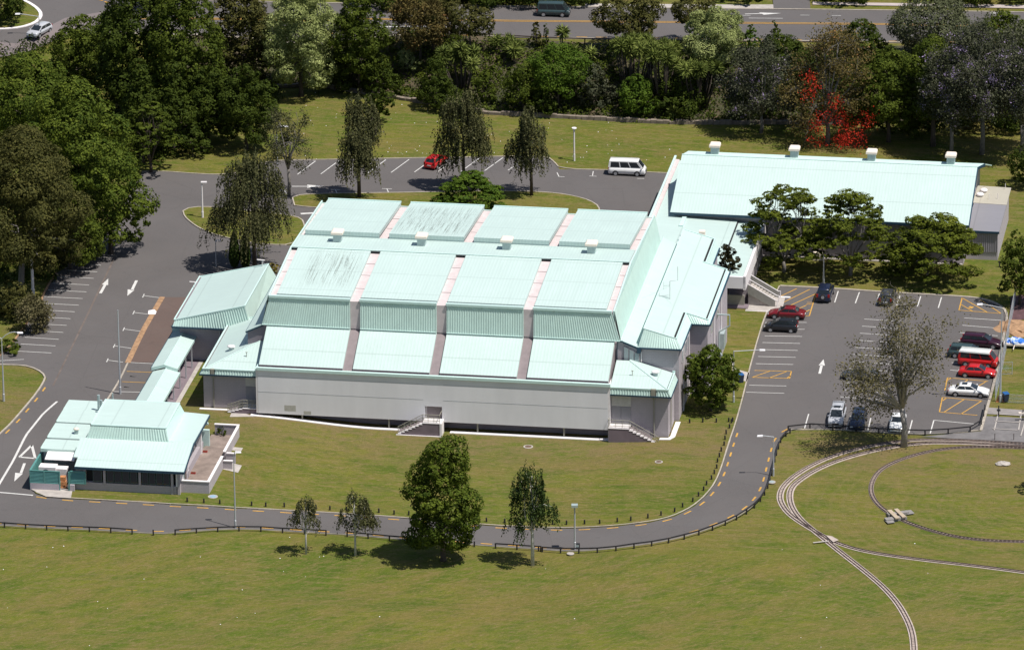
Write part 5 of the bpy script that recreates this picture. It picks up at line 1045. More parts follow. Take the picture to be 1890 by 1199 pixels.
car('wagon', (1638, 555), 80, 4.4, 1.72, 1.46, P_['darkgrey'], 'dark grey car with tinted rear window alone in the top row', grp=CP)
car('wagon', (1812, 639), -15, 4.75, 1.74, 1.5, P_['plum'], 'dark plum station wagon, first in the right hand row', grp=CP)
car('wagon', (1788, 659), -15, 4.7, 1.72, 1.48, P_['green'], 'dark green wagon between the plum wagon and the red van', grp=CP)
car('van', (1806, 675), -16, 4.55, 1.69, 1.95, P_['red'], 'red van with a white roof in the right hand row', roofpaint=P_['cream'], cat='van', name='parked_van', grp=CP)
car('sedan', (1804, 694), -11, 4.25, 1.66, 1.37, P_['red'], 'bright red sedan next to the red van', grp=CP)
car('sedan', (1788, 729), -10, 4.6, 1.71, 1.36, P_['white'], 'white sedan with a dark sunroof between two yellow hatched bays', sunroof=True, grp=CP)
car('mpv', (1545, 777), -98, 4.75, 1.76, 1.66, P_['silver'], 'silver people mover with roof rails, nose to the black fence', racks=True, grp=CP)
car('wagon', (1584, 784), -98, 4.5, 1.72, 1.46, P_['navy'], 'navy blue wagon parked between the silver and white cars', grp=CP)
car('sedan', (1657, 788), -98, 4.3, 1.68, 1.4, P_['white'], 'white car parked behind the gum tree trunk', grp=CP)
car('sedan', (1588, 699), 171, 4.3, 1.68, 1.38, P_['darkgrey'], 'dark grey car in the middle row behind the gum tree crown', grp=CP)

# ================================================================ STREET FURNITURE
def lamp(base, ytop, label, arm=None, rise=0.0, r0=.085, r1=.05, head='cobra', mat=m_steel, rise_mid=0.0):
    b = G(*base); b.z = hz(b.x, b.y); h = px_h(b, ytop); s = scale_at(b)
    e = empty('lamp_post', b); tag(e, label, 'lamp post', 'lamp posts')
    q = MB(); q.tube([(0, 0, -.1), (0, 0, .9), (0, 0, .92), (0, 0, h * .55), (0, 0, h)], [r0 * 1.25, r0 * 1.25, r0, (r0 + r1) / 2, r1], 8); q.build('pole', mat, e)
    arms = arm if isinstance(arm, list) else ([arm] if arm else [])
    for a in arms:
        dx = (a[0] - base[0]) / s; dz = rise + (ytop - a[1]) / s
        q = MB(); pts = [(dx * t, 0, h + dz * (1 - (1 - t) ** 2 if rise_mid else t) + rise_mid * math.sin(math.pi * t) * .4) for t in (0, .25, .5, .75, 1)]
        q.tube([(0, 0, h - .15)] + pts, .045, 6); q.build('arm', mat, e)
        q = MB(); x = dx; sg = 1 if dx > 0 else -1; z = h + dz
        q.hexa([(x - sg * .1, -.13, z - .09), (x + sg * .55, -.16, z - .07), (x + sg * .55, .16, z - .07), (x - sg * .1, .13, z - .09), (x - sg * .1, -.08, z + .07), (x + sg * .5, -.08, z + .05), (x + sg * .5, .08, z + .05), (x - sg * .1, .08, z + .07)]); hd = q.build('lamp_head', m_grey, e)
    if not arms:
        if head == 'box': q = MB(); q.box((-.34, -.3, h - .05), (.34, .3, h + .22)); q.build('lamp_head', m_galv, e)
        elif head == 'cap': q = MB(); q.tube([(0, 0, h - .35), (0, 0, h - .05), (0, 0, h), (0, 0, h + .08)], [.12, .14, .32, .3], 10); q.build('lamp_head', m_white, e)
        elif head == 'side': q = MB(); q.box((-.1, -.15, h - .05), (.62, .15, h + .12)); q.build('lamp_head', m_white, e)
    return e
lamp((61, 545), 480, 'thick pale pole with a white cap beside the left hand bays', r0=.17, r1=.16, head='cap', mat=m_white)
lamp((7, 740), 625, 'grey twin armed street lamp on the bottom left lawn', [(38, 613), (-30, 613)], rise_mid=.4, r0=.11)
lamp((222, 727), 572, 'tall slim grey pole rising from the kiosk parking bays', head='none', r0=.11, r1=.06)
lamp((374, 403), 337, 'white lamp pole on the left traffic island', head='side', mat=m_white, r0=.11, r1=.09)
lamp((434.5, 974), 843, 'tall grey lamp post with a short curved neck by the road near the kiosk', (439, 833), rise_mid=.3, r0=.10)
lamp((1061, 1014), 934, 'grey lamp post with a square head by the bottom road right of the birch', head='box', r0=.10, r1=.08)
lamp((1427.5, 878), 806, 'grey lamp post leaning its arm over the road at the bend', (1406, 803), r0=.085)
lamp((1060, 297), 237, 'white lamp pole on the rear lawn left of the white van', head='cap', mat=m_white, r0=.10, r1=.09)
lamp((1520, 523), 472, 'grey lamp pole in front of the umbrella trees', head='none', r0=.1)
lamp((1354, 744), 648, 'grey lamp post with a long arm over the left edge of the right car park', (1403, 645.6), r0=.10)
lamp((1846, 742), 568, 'tall grey lamp post with a long arm at the right edge of the car park', (1809, 560), r0=.12)
lamp((73, 66), 31, 'street lamp with a bent arm beside the silver car at the roundabout', (37, 25), r0=.1)
lamp((512, 303), 234, 'thin grey lamp post behind the sparse birch', (526, 233), r0=.07)
lamp((399, 492), 445, 'slim grey pole beside the cypress pair', head='side', r0=.07)
def bin_(px, label, c):
    b = G(*px); b.z = hz(b.x, b.y) + .12; e = empty('wheelie_bin', b, R(20)); tag(e, label, 'bin', 'wheelie bins')
    q = MB(); q.hexa([(-.24, -.26, .05), (.24, -.26, .05), (.24, .26, .05), (-.24, .26, .05), (-.3, -.34, .95), (.3, -.34, .95), (.3, .36, .95), (-.3, .36, .95)]); q.build('bin_body', plain('navy_bin', (.02, .03, .06), .5), e)
    q = MB(); q.hexa([(-.33, -.38, .95), (.33, -.38, .95), (.33, .4, .95), (-.33, .4, .95), (-.3, -.34, 1.04), (.3, -.34, 1.04), (.3, .3, 1.08), (-.3, .3, 1.08)]); q.build('bin_lid', plain('blue_lid', (.02, .10, .28), .4), e)
    for s in (-1, 1): q = MB(); q.tube([(s * .26 - .03, .3, .1), (s * .26 + .03, .3, .1)], .1, 8); q.build('wheel', m_tyre, e)
bin_((1367, 707), 'blue lidded dark bin beside the glossy round tree', 0)
bin_((1856, 742), 'blue lidded dark bin at the foot of the tall lamp post', 0)
for x, lb in ((1842, 'left one of two small orange cones by the bin'), (1850, 'right one of two small orange cones by the bin')):
    b = G(x, 741); b.z = hz(b.x, b.y) + .03; e = empty('traffic_cone', b); tag(e, lb, 'traffic cone', 'orange traffic cones'); q = MB(); q.tube([(0, 0, .03), (0, 0, .75)], [.19, .04], 10); q.build('cone', m_or, e); q = MB(); q.box((-.25, -.25, 0), (.25, .25, .04)); q.build('base', m_or, e)
# small trailer under a blue tarpaulin, soil heap and garden bits at the right edge
b = G(1874, 640); b.z = hz(b.x, b.y); e = empty('garden_trailer', b, R(-12)); tag(e, 'small flat trailer loaded under a bright blue tarpaulin on the right hand grass', 'trailer')
q = MB(); q.box((-1.3, -.8, .4), (1.3, .8, .62)); q.tube([(0, -.8, .5), (0, -1.9, .35)], .05, 6); q.build('trailer_bed', m_cream, e)
for s in (-1, 1): q = MB(); q.tube([(s * 1.25, -.12, .28), (s * 1.4, -.12, .28)], .28, 12); q.build('wheel', m_tyre, e)
def lumpy(name, cx, cy, cz, rx, ry, rz, seed, mat, parent=None, seg=16, rings=8, amp=.22, tagv=None):
    rg = random.Random(seed); q = MB(); q.ell((0, 0, 0), (rx, ry, rz), seg, rings)
    q.v = [(x * (1 + rg.uniform(-amp, amp)) + cx, y * (1 + rg.uniform(-amp, amp)) + cy, z * (1 + rg.uniform(-amp, amp)) + cz) for x, y, z in q.v]
    return q.build(name, mat, parent)
def tarpmat():
    m, n, p = newmat('blue_white_tarpaulin'); f = ramp(n, noise(n, objco(n), 1.6, 3, .6), .45, .55); n.links.new(mix(n, f, (.03, .16, .62), (.5, .6, .75)), p.inputs['Base Color']); p.inputs['Roughness'].default_value = .35; return m
lumpy('tarpaulin', 0, 0, .65, 1.15, .75, .5, 4, tarpmat(), e)
c = G(1873, 606); o = lumpy('soil_heap', 0, 0, 0, 2.2, 2.6, .55, 7, m_soil2); o.location = (c.x, c.y, hz(c.x, c.y)); tag(o, 'long heap of orange brown soil behind the blue tarpaulin trailer', 'soil heap')
drape_xy('garden_bed', [gx(p) for p in [(1866, 548), (1920, 540), (1925, 590), (1862, 590)]], .04, plain('purple_brown_mulch', (.10, .05, .055), .95, .3, 1.5))
c = G(1851, 857); o = lumpy('grey_rock', 0, 0, .1, .8, .55, .28, 9, m_conc); o.location = (c.x, c.y, hz(c.x, c.y)); tag(o, 'flat grey rock in a worn ring on the lawn inside the narrow railway loop', 'rock')
def manhole(px, label, c, r=.55):
    b = G(*px); e = empty('manhole', (b.x, b.y, hz(b.x, b.y) + .135)); tag(e, label, 'manhole cover', 'manhole covers')
    q = MB(); q.tube([(0, 0, -.05), (0, 0, .03)], r, 16); q.build('rim', m_conc, e); q = MB(); q.tube([(0, 0, .03), (0, 0, .045)], r * .7, 14); q.build('lid', c, e)
manhole((975, 826), 'round dark manhole in the lawn below the right half of the hall', m_soil)
manhole((1216, 854), 'faint round manhole in the lawn below the glossy round tree', m_soil, .45)
manhole((393, 918), 'small manhole with a light blue lid near the terrace wall corner', plain('pale_blue_lid', (.25, .38, .5), .5), .55)
manhole((1053, 1023), 'pale manhole in the bottom lawn beside the square headed lamp post', m_conc, .4)
manhole((1424, 891), 'grey manhole beside the bend lamp post', m_galv, .45)
b = G(1066, 1012); b.z = hz(b.x, b.y); e = empty('service_box', b); tag(e, 'small dark service box beside the square headed lamp post', 'service box'); q = MB(); q.box((-.2, -.15, 0), (.25, .2, .6)); q.build('box_body', m_trim, e); q = MB(); q.box((-.15, -.16, .25), (.15, -.151, .5)); q.build('box_door', m_galv, e)
# chain link fence at the right edge
def chain_fence(name, pts, h, label, wires=True):
    P = resample([gx(p) for p in pts], 2.8); z0 = hz(P[0].x, P[0].y); r = empty(name, (P[0].x, P[0].y, z0)); tag(r, label, 'fence'); OFF[r.name] = (P[0].x, P[0].y, z0)
    for p in P: z = hz(p.x, p.y); q = MB(); q.tube([(p.x, p.y, z - .1), (p.x, p.y, z + h)], .04, 6); bp(r, 'post', q, m_steel)
    q = MB(); F = resample([gx(p) for p in pts], .13)
    for d in (h, h * .5, .06): q.tube([(p.x, p.y, hz(p.x, p.y) + d) for p in P], .022, 4)
    for i in range(0, len(F) - 8, 1):
        for a, b in ((0, 8), (8, 0)): p, s = F[i + a], F[i + b]; q.tube([(p.x, p.y, hz(p.x, p.y) + .05), (s.x, s.y, hz(s.x, s.y) + h)], .0055, 3, False)
    bp(r, 'wire_mesh', q, m_steel); return r
chain_fence('chain_link_fence', [(1874, 556), (1867, 590), (1858, 640), (1848, 690), (1837, 738)], 1.9, 'tall chain link fence running down the right side of the car park')
chain_fence('garden_gate', [(1845, 692), (1868, 690)], 1.5, 'small wire gate panel beside the tall lamp post')
chain_fence('wire_fence', [(1849, 742), (1890, 744), (1940, 747)], 1.0, 'low wire fence along the garden behind the blue lidded bin')
q = MB()
for L in [[(1839, 765), (1885, 768)], [(1835, 778), (1883, 781)], [(1832, 792), (1878, 795)], [(1843, 762), (1835, 795)], [(1885, 762), (1880, 795)], [(1894, 772), (1884, 806)]]: pline(q, L, .14, .12)
tag(q.build('timber_edging', m_conc), 'pale timber edging strips laid in a grid on the grey paving', 'edging')
for (x, y), lb in (((1843, 769), 'dark barbecue stand left of the timber edging grid'), ((1888, 776), 'pale picnic bench at the right frame edge')):
    b = G(x, y); b.z = hz(b.x, b.y) + .04; e = empty('garden_stand', b); tag(e, lb, 'stand'); q = MB(); q.tube([(0, 0, 0), (0, 0, 1.3)], .07, 6); q.build('post', m_trim, e); q = MB(); q.box((-.5, -.15, .8) if x > 1860 else (-.2, -.15, .7), (.8, .15, .95) if x > 1860 else (.2, .15, .85)); q.build('shelf', m_cream if x > 1860 else m_trim, e)
for x in (1836, 1871):
    b = G(x, 812); b.z = hz(b.x, b.y); o = MB().tube([(0, 0, 0), (0, 0, .8)], .04, 6).build('signal_post', m_rust); o.location = b; tag(o, 'short rusty post beside the railway track, ' + ('left one' if x < 1850 else 'right one'), 'post', 'rusty posts beside the track')
b = G(1842, 493); b.z = hz(b.x, b.y); e = empty('barrier_rail', b); tag(e, 'short black barrier rail on the grass at the annex corner', 'barrier'); q = MB()
q.box((0, -.05, .6), (2.3, .05, .75)); q.build('rail', m_black, e)
for x in (.1, 2.0): q = MB(); q.box((x, -.06, 0), (x + .14, .06, .6)); q.build('post', m_black, e)

# ================================================================ TREES AND PLANTS
def leafmat(name, c0, c1, trans=0.25, c2=None, spec=0.10, rough=.7):
    if name in MC: return MC[name]
    m, n, p = newmat(name); a = nd(n, 'Attribute'); a.attribute_name = 'tint'
    v = nd(n, 'ValToRGB'); e = v.color_ramp.elements; e[0].position = 0; e[0].color = (*c0, 1); e[1].position = 1 if c2 is None else .8; e[1].color = (*c1, 1)
    if c2: x = e.new(1.0); x.color = (*c2, 1)
    n.links.new(a.outputs['Fac'], v.inputs[0])
    n.links.new(v.outputs[0], p.inputs['Base Color']); p.inputs['Roughness'].default_value = rough; p.inputs['Specular IOR Level'].default_value = spec
    t = nd(n, 'BsdfTranslucent'); n.links.new(v.outputs[0], t.inputs[0]); ms = nd(n, 'MixShader'); ms.inputs[0].default_value = trans
    n.links.new(p.outputs[0], ms.inputs[1]); n.links.new(t.outputs[0], ms.inputs[2]); n.links.new(ms.outputs[0], n.nodes['Material Output'].inputs[0])
    MC[name] = m; return m
m_bark = plain('brown_bark', (.075, .058, .045), .9, .3, 3); m_barkg = plain('grey_bark', (.17, .155, .14), .9, .25, 3); m_barkw = plain('white_bark', (.52, .50, .47), .8, .3, 4)
def quads_mesh(name, C, N, sz, asp, tint, mat, parent, rng, up=None):
    """one little leaf-shaped quad per centre C with normal N"""
    n = len(C); N = N / np.maximum(np.linalg.norm(N, axis=1, keepdims=True), 1e-6)
    if up is None: up = rng.normal(size=(n, 3))
    A = np.cross(N, up); A /= np.maximum(np.linalg.norm(A, axis=1, keepdims=True), 1e-6); Bv = np.cross(A, N)
    s = sz[:, None] * .5; a = A * s * asp; b = Bv * s
    V = np.stack([C - b, C + a * .9 - b * .05, C + b, C - a * .9 + b * .1], 1).reshape(-1, 3)
    me = bpy.data.meshes.new(name); me.vertices.add(4 * n); me.vertices.foreach_set('co', V.ravel().astype(np.float32))
    me.loops.add(4 * n); me.loops.foreach_set('vertex_index', np.arange(4 * n, dtype=np.int32)); me.polygons.add(n)
    me.polygons.foreach_set('loop_start', np.arange(0, 4 * n, 4, dtype=np.int32)); me.polygons.foreach_set('loop_total', np.full(n, 4, dtype=np.int32))
    at = me.attributes.new('tint', 'FLOAT', 'FACE'); at.data.foreach_set('value', np.clip(tint, 0, 1).astype(np.float32))
    me.update(calc_edges=True); me.materials.append(mat); o = bpy.data.objects.new(name, me); col.objects.link(o); o.parent = parent; return o
def lobes_leaves(L, rng, dens, leaf, core=.62):
    """L: list of (centre, radii). leaves on a shell of each lobe, clumped, culled inside others"""
    Cs, Ns, Ts = [], [], []
    LC = np.array([l[0] for l in L]); LR = np.array([l[1] for l in L])
    for i, (c, r) in enumerate(L):
        area = 4 * math.pi * ((r[0] * r[1]) ** 1.6 / 3 + (r[0] * r[2]) ** 1.6 / 3 + (r[1] * r[2]) ** 1.6 / 3) ** (1 / 1.6)
        n = max(20, int(area * dens * 2.5 / (leaf * leaf)))
        k = max(5, n // 16); cd_ = rng.normal(size=(k, 3)); cd_ /= np.linalg.norm(cd_, axis=1, keepdims=True); cr_ = .80 + .28 * rng.random(k); ct = rng.random(k)
        j = rng.integers(0, k, n); D = cd_[j] + rng.normal(size=(n, 3)) * .17; D /= np.linalg.norm(D, axis=1, keepdims=True)
        rad = cr_[j] * (1 - .30 * rng.random(n) ** 2)
        P = np.array(c) + D * np.array(r) * rad[:, None]
        Nn = D / np.array(r); Nn /= np.linalg.norm(Nn, axis=1, keepdims=True)
        keep = np.ones(n, bool)
        for q in range(len(L)):
            if q != i: keep &= (((P - LC[q]) / LR[q]) ** 2).sum(1) > core
        Cs.append(P[keep]); Ns.append((Nn * .95 + rng.normal(size=(n, 3)) * .42 + np.array([0, 0, .25]))[keep]); Ts.append((.05 + .5 * ct[j] + .45 * rng.random(n))[keep] * (.62 + .38 * rng.random()))
    return np.concatenate(Cs), np.concatenate(Ns), np.concatenate(Ts)
def limbs(mb, base, tips, r0, rng, wob=.12, split=.35):
    for t in tips:
        b = Vector(base) if not isinstance(base, list) else Vector(base[rng.integers(0, len(base))]); t = Vector(t); L = (t - b).length
        pts = [b]; 
        for k in (.25, .5, .75): p = b.lerp(t, k); p += Vector((rng.normal(), rng.normal(), rng.normal() * .5)) * wob * L * .4; p.z += L * .06 * math.sin(math.pi * k); pts.append(p)
        pts.append(t); mb.tube(pts, [r0, r0 * .75, r0 * .55, r0 * .38, r0 * .15], 6)
TREES = []
def tree(kind, base, ytop, width, label, mat, cat='tree', name='tree', seed=None, leaf=None, ybot=None, group=None, bark=None, lean=0.0, depth=None, dens=None, xc=None, lobes=None, flower=None, h=None, loose=0.0, bz=None, masses=None, fmass=None):
    b = G(*base); b.z = hz(b.x, b.y) if bz is None else bz; H_ = h or px_h(b, ytop); s = scale_at(b); w_ = width / s; rad = w_ / 2; dp = depth or 1.0
    rng = np.random.default_rng(seed if seed is not None else int(base[0] * 7 + base[1] * 13)); bark = bark or m_bark
    cx = ((xc - base[0]) / s if xc is not None else 0.0)
    hb = (px_h(b, ybot) if ybot is not None and ybot < base[1] else (.22 * H_))
    e = empty(name, b); tag(e, label, cat, group); tr = MB(); rt = max(.06, min(.34, H_ * .018)); top = np.array([cx + lean, 0, hb + (H_ - hb) * .35])
    if kind in ('dense', 'dome', 'round', 'bush', 'cone'):
        lf = (leaf or .34) * .82; L = []; ch = H_ - hb; n = int((lobes or int(9 + rad * ch * .9)) * .62) + 3; sk = rng.uniform(-.25, .25, 4)
        for i in range(n):
            t = (i + .5) / n; zz = t
            if kind == 'cone': prof = (1 - zz) ** .8 * .95 + .06
            elif kind == 'dome' or kind == 'round': prof = math.sqrt(max(.05, 1 - (2 * (zz - .45)) ** 2 * .9)) if zz > .45 else .72 + .28 * zz / .45
            elif kind == 'bush': prof = math.sqrt(max(.03, 1 - zz ** 2))
            else: prof = .9 + .3 * zz if zz < .3 else (1.0 - .46 * ((zz - .3) / .7) ** 1.8)
            a = i * 2.39996 + rng.random() * .7; lr = rad * (.24 + .30 * rng.random() ** 1.3) * (.7 + .3 * prof); rr = max(0, rad * prof * (1 + sk[int(a * .7) % 4]) - lr * .85) * (.72 + .36 * rng.random() ** .7)
            lz = min(lr * (.62 + .25 * rng.random()), ch * .28); L.append(((cx + lean * zz + rr * math.cos(a), rr * dp * math.sin(a), hb + lz * .7 + (ch - lz * 1.55) * zz), (lr, lr * dp ** .5, lz)))
        L.append(((cx + lean * .5, 0, hb + ch * .45), (rad * .50, rad * .50 * dp, ch * .34)))
        P, N, T = lobes_leaves(L, rng, dens or .95, lf)
        quads_mesh('crown', P, N, lf * (.6 + .6 * rng.random(len(P))), .95, T, mat, e, rng)
        tr.tube([(0, 0, -.2), (0, 0, hb * .5), tuple(top * np.array([.6, .6, .8]))], [rt * 1.5, rt * 1.1, rt * .8], 8); tips = [l[0] for l in L[:10]]; limbs(tr, tuple(top * np.array([.6, .6, .78])), tips, rt * .55, rng)
    elif kind == 'weep':
        lf = leaf or .24; ch = H_ - hb; ns = int((dens or 1.0) * w_ * ch * 8.5); C, N, T, UPS = [], [], [], []; tips = []; ph = rng.random(3) * 6.28
        for k in range(int(9 + w_ * 1.5)):
            a = rng.random() * 6.28; zz = .30 + .68 * (k + .5) / int(9 + w_ * 1.5); rr = rad * .86 * (.25 + .75 * rng.random() ** .5) * float(np.interp(zz, [.3, .6, .85, 1], [1, .9, .6, .15])); tips.append((cx + lean * zz + rr * math.cos(a), rr * math.sin(a) * dp, hb + ch * zz))
        tp = np.array(tips)
        for i in range(ns):
            t0 = tp[rng.integers(0, len(tp))]; g_ = rng.normal(size=3) * np.array([rad * .17, rad * .17 * dp, ch * .05]); st = t0 + g_; zz = (st[2] - hb) / ch
            an = math.atan2(st[1], st[0] - cx); lim = rad * float(np.interp(zz, [0, .25, .5, .8, 1], [.9, 1, .84, .60, .34])) * (1 + .22 * math.sin(an * 2 + ph[0]) + .16 * math.sin(an * 3 + ph[1] + zz * 4) + .14 * math.sin(zz * 11 + ph[2] + an)); d = math.hypot(st[0] - cx, st[1]);
            if d > lim: st[0] = cx + (st[0] - cx) * lim / d; st[1] *= lim / d
            ln = ch * (.08 + .20 * rng.random() ** 1.5); m_ = max(4, int(ln / .13)); k = np.arange(m_) / m_
            out = np.array([st[0] - cx, st[1], 0]) * .06
            pts = st[None, :] + out[None, :] * k[:, None] * 2 + np.array([0, 0, -1])[None] * (k * ln)[:, None] + rng.normal(size=(m_, 3)) * .07
            pts = pts[pts[:, 2] > max(.35, hb * .7)]
            if len(pts) == 0: continue
            C.append(pts); N.append(np.array([out[0], out[1], .1]) * 4 + rng.normal(size=(len(pts), 3)) * .8); T.append(np.full(len(pts), rng.random()) * .55 + .45 * rng.random(len(pts)))
        P, N, T = np.concatenate(C), np.concatenate(N), np.concatenate(T); up = np.tile(np.array([0, 0, 1.]), (len(P), 1)) + rng.normal(size=(len(P), 3)) * .25
        quads_mesh('crown', P, N, lf * (.8 + .8 * rng.random(len(P))), .62, T, mat, e, rng, up)
        tr.tube([(0, 0, -.2), (cx * .2, 0, H_ * .3), (cx + lean * .4, 0, H_ * .6), (cx + lean, 0, H_ * .93)], [rt * 1.1, rt * .85, rt * .55, rt * .15], 7); limbs(tr, [(cx * .3, 0, H_ * .33), (cx * .6, 0, H_ * .45), (cx, 0, H_ * .6)], tips, rt * .32, rng)
    elif kind == 'umbrella':
        lf = leaf or .30; L = []; ch = H_ - hb; n = int((lobes or 44) * .88)
        for i in range(n):
            q = math.sqrt((i + .5) / n); a = i * 2.39996 + rng.random() * .5; rr = rad * q * .88; zz = hb + ch * (.9 - .70 * q ** 2.4) - rng.random() ** 2.2 * ch * .5
            lr = rad * (.16 + .12 * rng.random()); L.append(((cx + rr * math.cos(a), rr * math.sin(a) * dp, zz), (lr, lr, lr * .36)))
        P, N, T = lobes_leaves(L, rng, dens or 1.05, lf, .3); N = N + np.array([0, 0, .6])
        quads_mesh('crown', P, N, lf * (.6 + .55 * rng.random(len(P))), .95, T, mat, e, rng)
        f_ = hb * .55; tr.tube([(0, 0, -.2), (.1, 0, f_ * .5), (0, 0, f_)], [rt * 1.5, rt * 1.1, rt * 1.0], 8)
        for i in range(5):
            a = i * 1.257 + rng.random(); m_ = (cx * .6 + rad * .4 * math.cos(a), rad * .4 * math.sin(a) * dp, hb + ch * .28); tr.tube([(0, 0, f_ - .1), (m_[0] * .5, m_[1] * .5, f_ + (m_[2] - f_) * .6), m_], [rt * .75, rt * .5, rt * .36], 6)
            limbs(tr, m_, [l[0] for l in L if math.hypot(l[0][0] - m_[0], l[0][1] - m_[1]) < rad * .55][:9], rt * .24, rng)
    elif kind == 'sparse':
        lf = leaf or .26; ch = H_ - hb; n1 = lobes or 7; tips = []; f_ = hb * .8; MM = [((mx - base[0]) / s, (rng.random() - .5) * rad * dp * 1.1, px_h(b, my)) for mx, my in masses] if masses else None; n1 = len(MM) if MM else n1
        tr.tube([(0, 0, -.2), (.1, 0, f_ * .5), (cx * .25, 0, f_)], [rt * 1.25, rt, rt * .9], 8)
        for i in range(n1):
            a = i * 6.283 / n1 + rng.random() * .6; q = .25 + .5 * rng.random(); zt_ = hb + ch * (.35 + .42 * rng.random()); m_ = Vector((cx + rad * q * math.cos(a), rad * q * math.sin(a) * dp, zt_))
            if MM: m_ = Vector(MM[i]); zt_ = m_.z
            tr.tube([(cx * .22, 0, f_ - .1), (cx * .4 + m_.x * .3, m_.y * .3, f_ + (zt_ - f_) * .4), (m_.x * .8, m_.y * .75, f_ + (zt_ - f_) * .75), tuple(m_)], [rt * .6, rt * .42, rt * .3, rt * .2], 6)
            for j in range(9):
                a2 = a + rng.normal() * .9; q2 = min(1, q + rng.random() * .55); z2 = hb + ch * min(1, max(.02, (zt_ - hb) / ch + rng.normal() * .28)); lim = math.sqrt(max(.1, 1 - ((z2 - hb) / ch - .45) ** 2 * 2.2))
                t_ = Vector((cx + rad * q2 * lim * math.cos(a2), rad * q2 * lim * math.sin(a2) * dp, z2))
                if MM: t_ = m_ + Vector((rng.normal() * .85, rng.normal() * .85, rng.normal() * .7))
                tips.append(t_); limbs(tr, tuple(m_), [t_], rt * .15, rng)
                for _ in range(2): t3 = t_ + Vector((rng.normal(), rng.normal(), rng.normal())) * rad * .13; tips.append(t3); limbs(tr, tuple(t_.lerp(m_, .3)), [t3], rt * .07, rng)
        n = int((dens or 1.0) * 17000 * rad * ch / 40); tp = np.array([tuple(t) for t in tips]); wts = rng.random(len(tp)) ** 2; wts /= wts.sum(); j = rng.choice(len(tp), n, p=wts)
        P = tp[j] + rng.normal(size=(n, 3)) * (rad * .085 + .12) * np.array([1, 1, .8]); N = rng.normal(size=(n, 3)) + np.array([0, 0, .7])
        ct = rng.random(len(tp)); quads_mesh('crown', P, N, lf * (.7 + .7 * rng.random(n)), .75, ct[j] * .6 + .4 * rng.random(n), mat, e, rng)
        if flower:
            fm, fn, flo, fhi, fs = flower; ok = [i for i in range(len(tp)) if hb + ch * flo <= tp[i][2] <= hb + ch * fhi]; k = rng.choice(ok, max(3, int(len(ok) * .55))); cl = tp[k]; j = rng.integers(0, len(cl), fn)
            if fmass: cl = np.array([((mx + rng.normal() * 6 - base[0]) / s, -rad * (.35 + .5 * rng.random()), px_h(b, my + rng.normal() * 5)) for mx, my in fmass * 3]); j = rng.integers(0, len(cl), fn)
            P = cl[j] + rng.normal(size=(fn, 3)) * fs; quads_mesh('blossom', P, rng.normal(size=(fn, 3)) + np.array([0, -.3, .6]), .2 * (.6 + .8 * rng.random(fn)), .7, rng.random(fn), fm, e, rng)
    elif kind == 'palm':      # cabbage trees: bare stems carrying tufts of blades
        n = lobes or 8; C, N, T, UP, SZ = [], [], [], [], []
        for i in range(n):
            a = rng.random() * 6.28; q = rng.random() ** .5 if n > 1 else 0; tz = hb + (H_ - hb - .5) * (1 if n == 1 else (rng.random() * (1 - .45 * q))); tx, ty = cx + rad * q * math.cos(a) * .9, rad * q * math.sin(a) * .8
            tr.tube([(tx * .35, ty * .35, -.1), (tx * .8, ty * .8, tz * .55), (tx, ty, tz)], [.14, .10, .08], 6)
            m_ = 150; d = rng.normal(size=(m_, 3)); d[:, 2] = d[:, 2] * .75 + .18; d /= np.linalg.norm(d, axis=1, keepdims=True); ln = .95 + .35 * rng.random(m_)
            C.append(np.array([tx, ty, tz]) + d * (ln * .5)[:, None] - np.array([0, 0, .12])[None] * (1 - d[:, 2:3])); UP.append(d); N.append(np.cross(d, rng.normal(size=(m_, 3))) + np.array([0, 0, .5])); SZ.append(ln * 1.05); T.append(rng.random() * .4 + .6 * rng.random(m_))
        P, N, UP, SZ, T = map(np.concatenate, (C, N, UP, SZ, T)); quads_mesh('crown', P, N, SZ, .16, T, mat, e, rng, UP)
    elif kind == 'column':
        lf = leaf or .22; n = int(5200 * (dens or 1)); zz = rng.random(n); prof = np.minimum(1, .55 + 2 * zz) * np.sqrt(np.clip(1.02 - zz ** 2.5, 0, 1)); a = rng.random(n) * 6.28; rr = rad * prof * (.82 + .22 * rng.random(n)); P = np.stack([rr * np.cos(a), rr * np.sin(a), .25 + zz * (H_ - .3)], 1)
        N = np.stack([np.cos(a), np.sin(a), .5 + 0 * a], 1) + rng.normal(size=(n, 3)) * .5; quads_mesh('crown', P, N, lf * (.7 + .6 * rng.random(n)), .6, rng.random(n), mat, e, rng); tr.tube([(0, 0, -.1), (0, 0, H_ * .7)], [.14, .05], 6)
    tr.build('trunk', bark, e, True); TREES.append((e.name, len(e.children[0].data.polygons))); return e
m_lg = leafmat('glossy_green_leaf', (.022, .048, .006), (.135, .170, .020), .25, (.25, .29, .08))
m_dk = leafmat('dark_green_leaf', (.020, .036, .005), (.085, .112, .014), .25)
m_md = leafmat('mid_green_leaf', (.028, .048, .006), (.130, .162, .020), .28)
m_ol = leafmat('olive_leaf', (.030, .036, .010), (.115, .108, .028), .22, (.17, .14, .05))
m_br = leafmat('bright_green_leaf', (.035, .075, .008), (.125, .185, .020), .28)
m_bi = leafmat('birch_leaf', (.022, .030, .012), (.130, .130, .052), .3, (.22, .205, .11))
m_bib = leafmat('green_birch_leaf', (.016, .032, .010), (.065, .095, .022), .25)
m_cr = leafmat('cream_blossom_leaf', (.075, .105, .022), (.43, .47, .18), .25, (.60, .61, .30))
m_gm = leafmat('gum_leaf', (.060, .055, .024), (.185, .165, .080), .25, (.28, .22, .13))
m_um = leafmat('umbrella_leaf', (.028, .044, .006), (.165, .195, .022), .32, (.26, .26, .05))
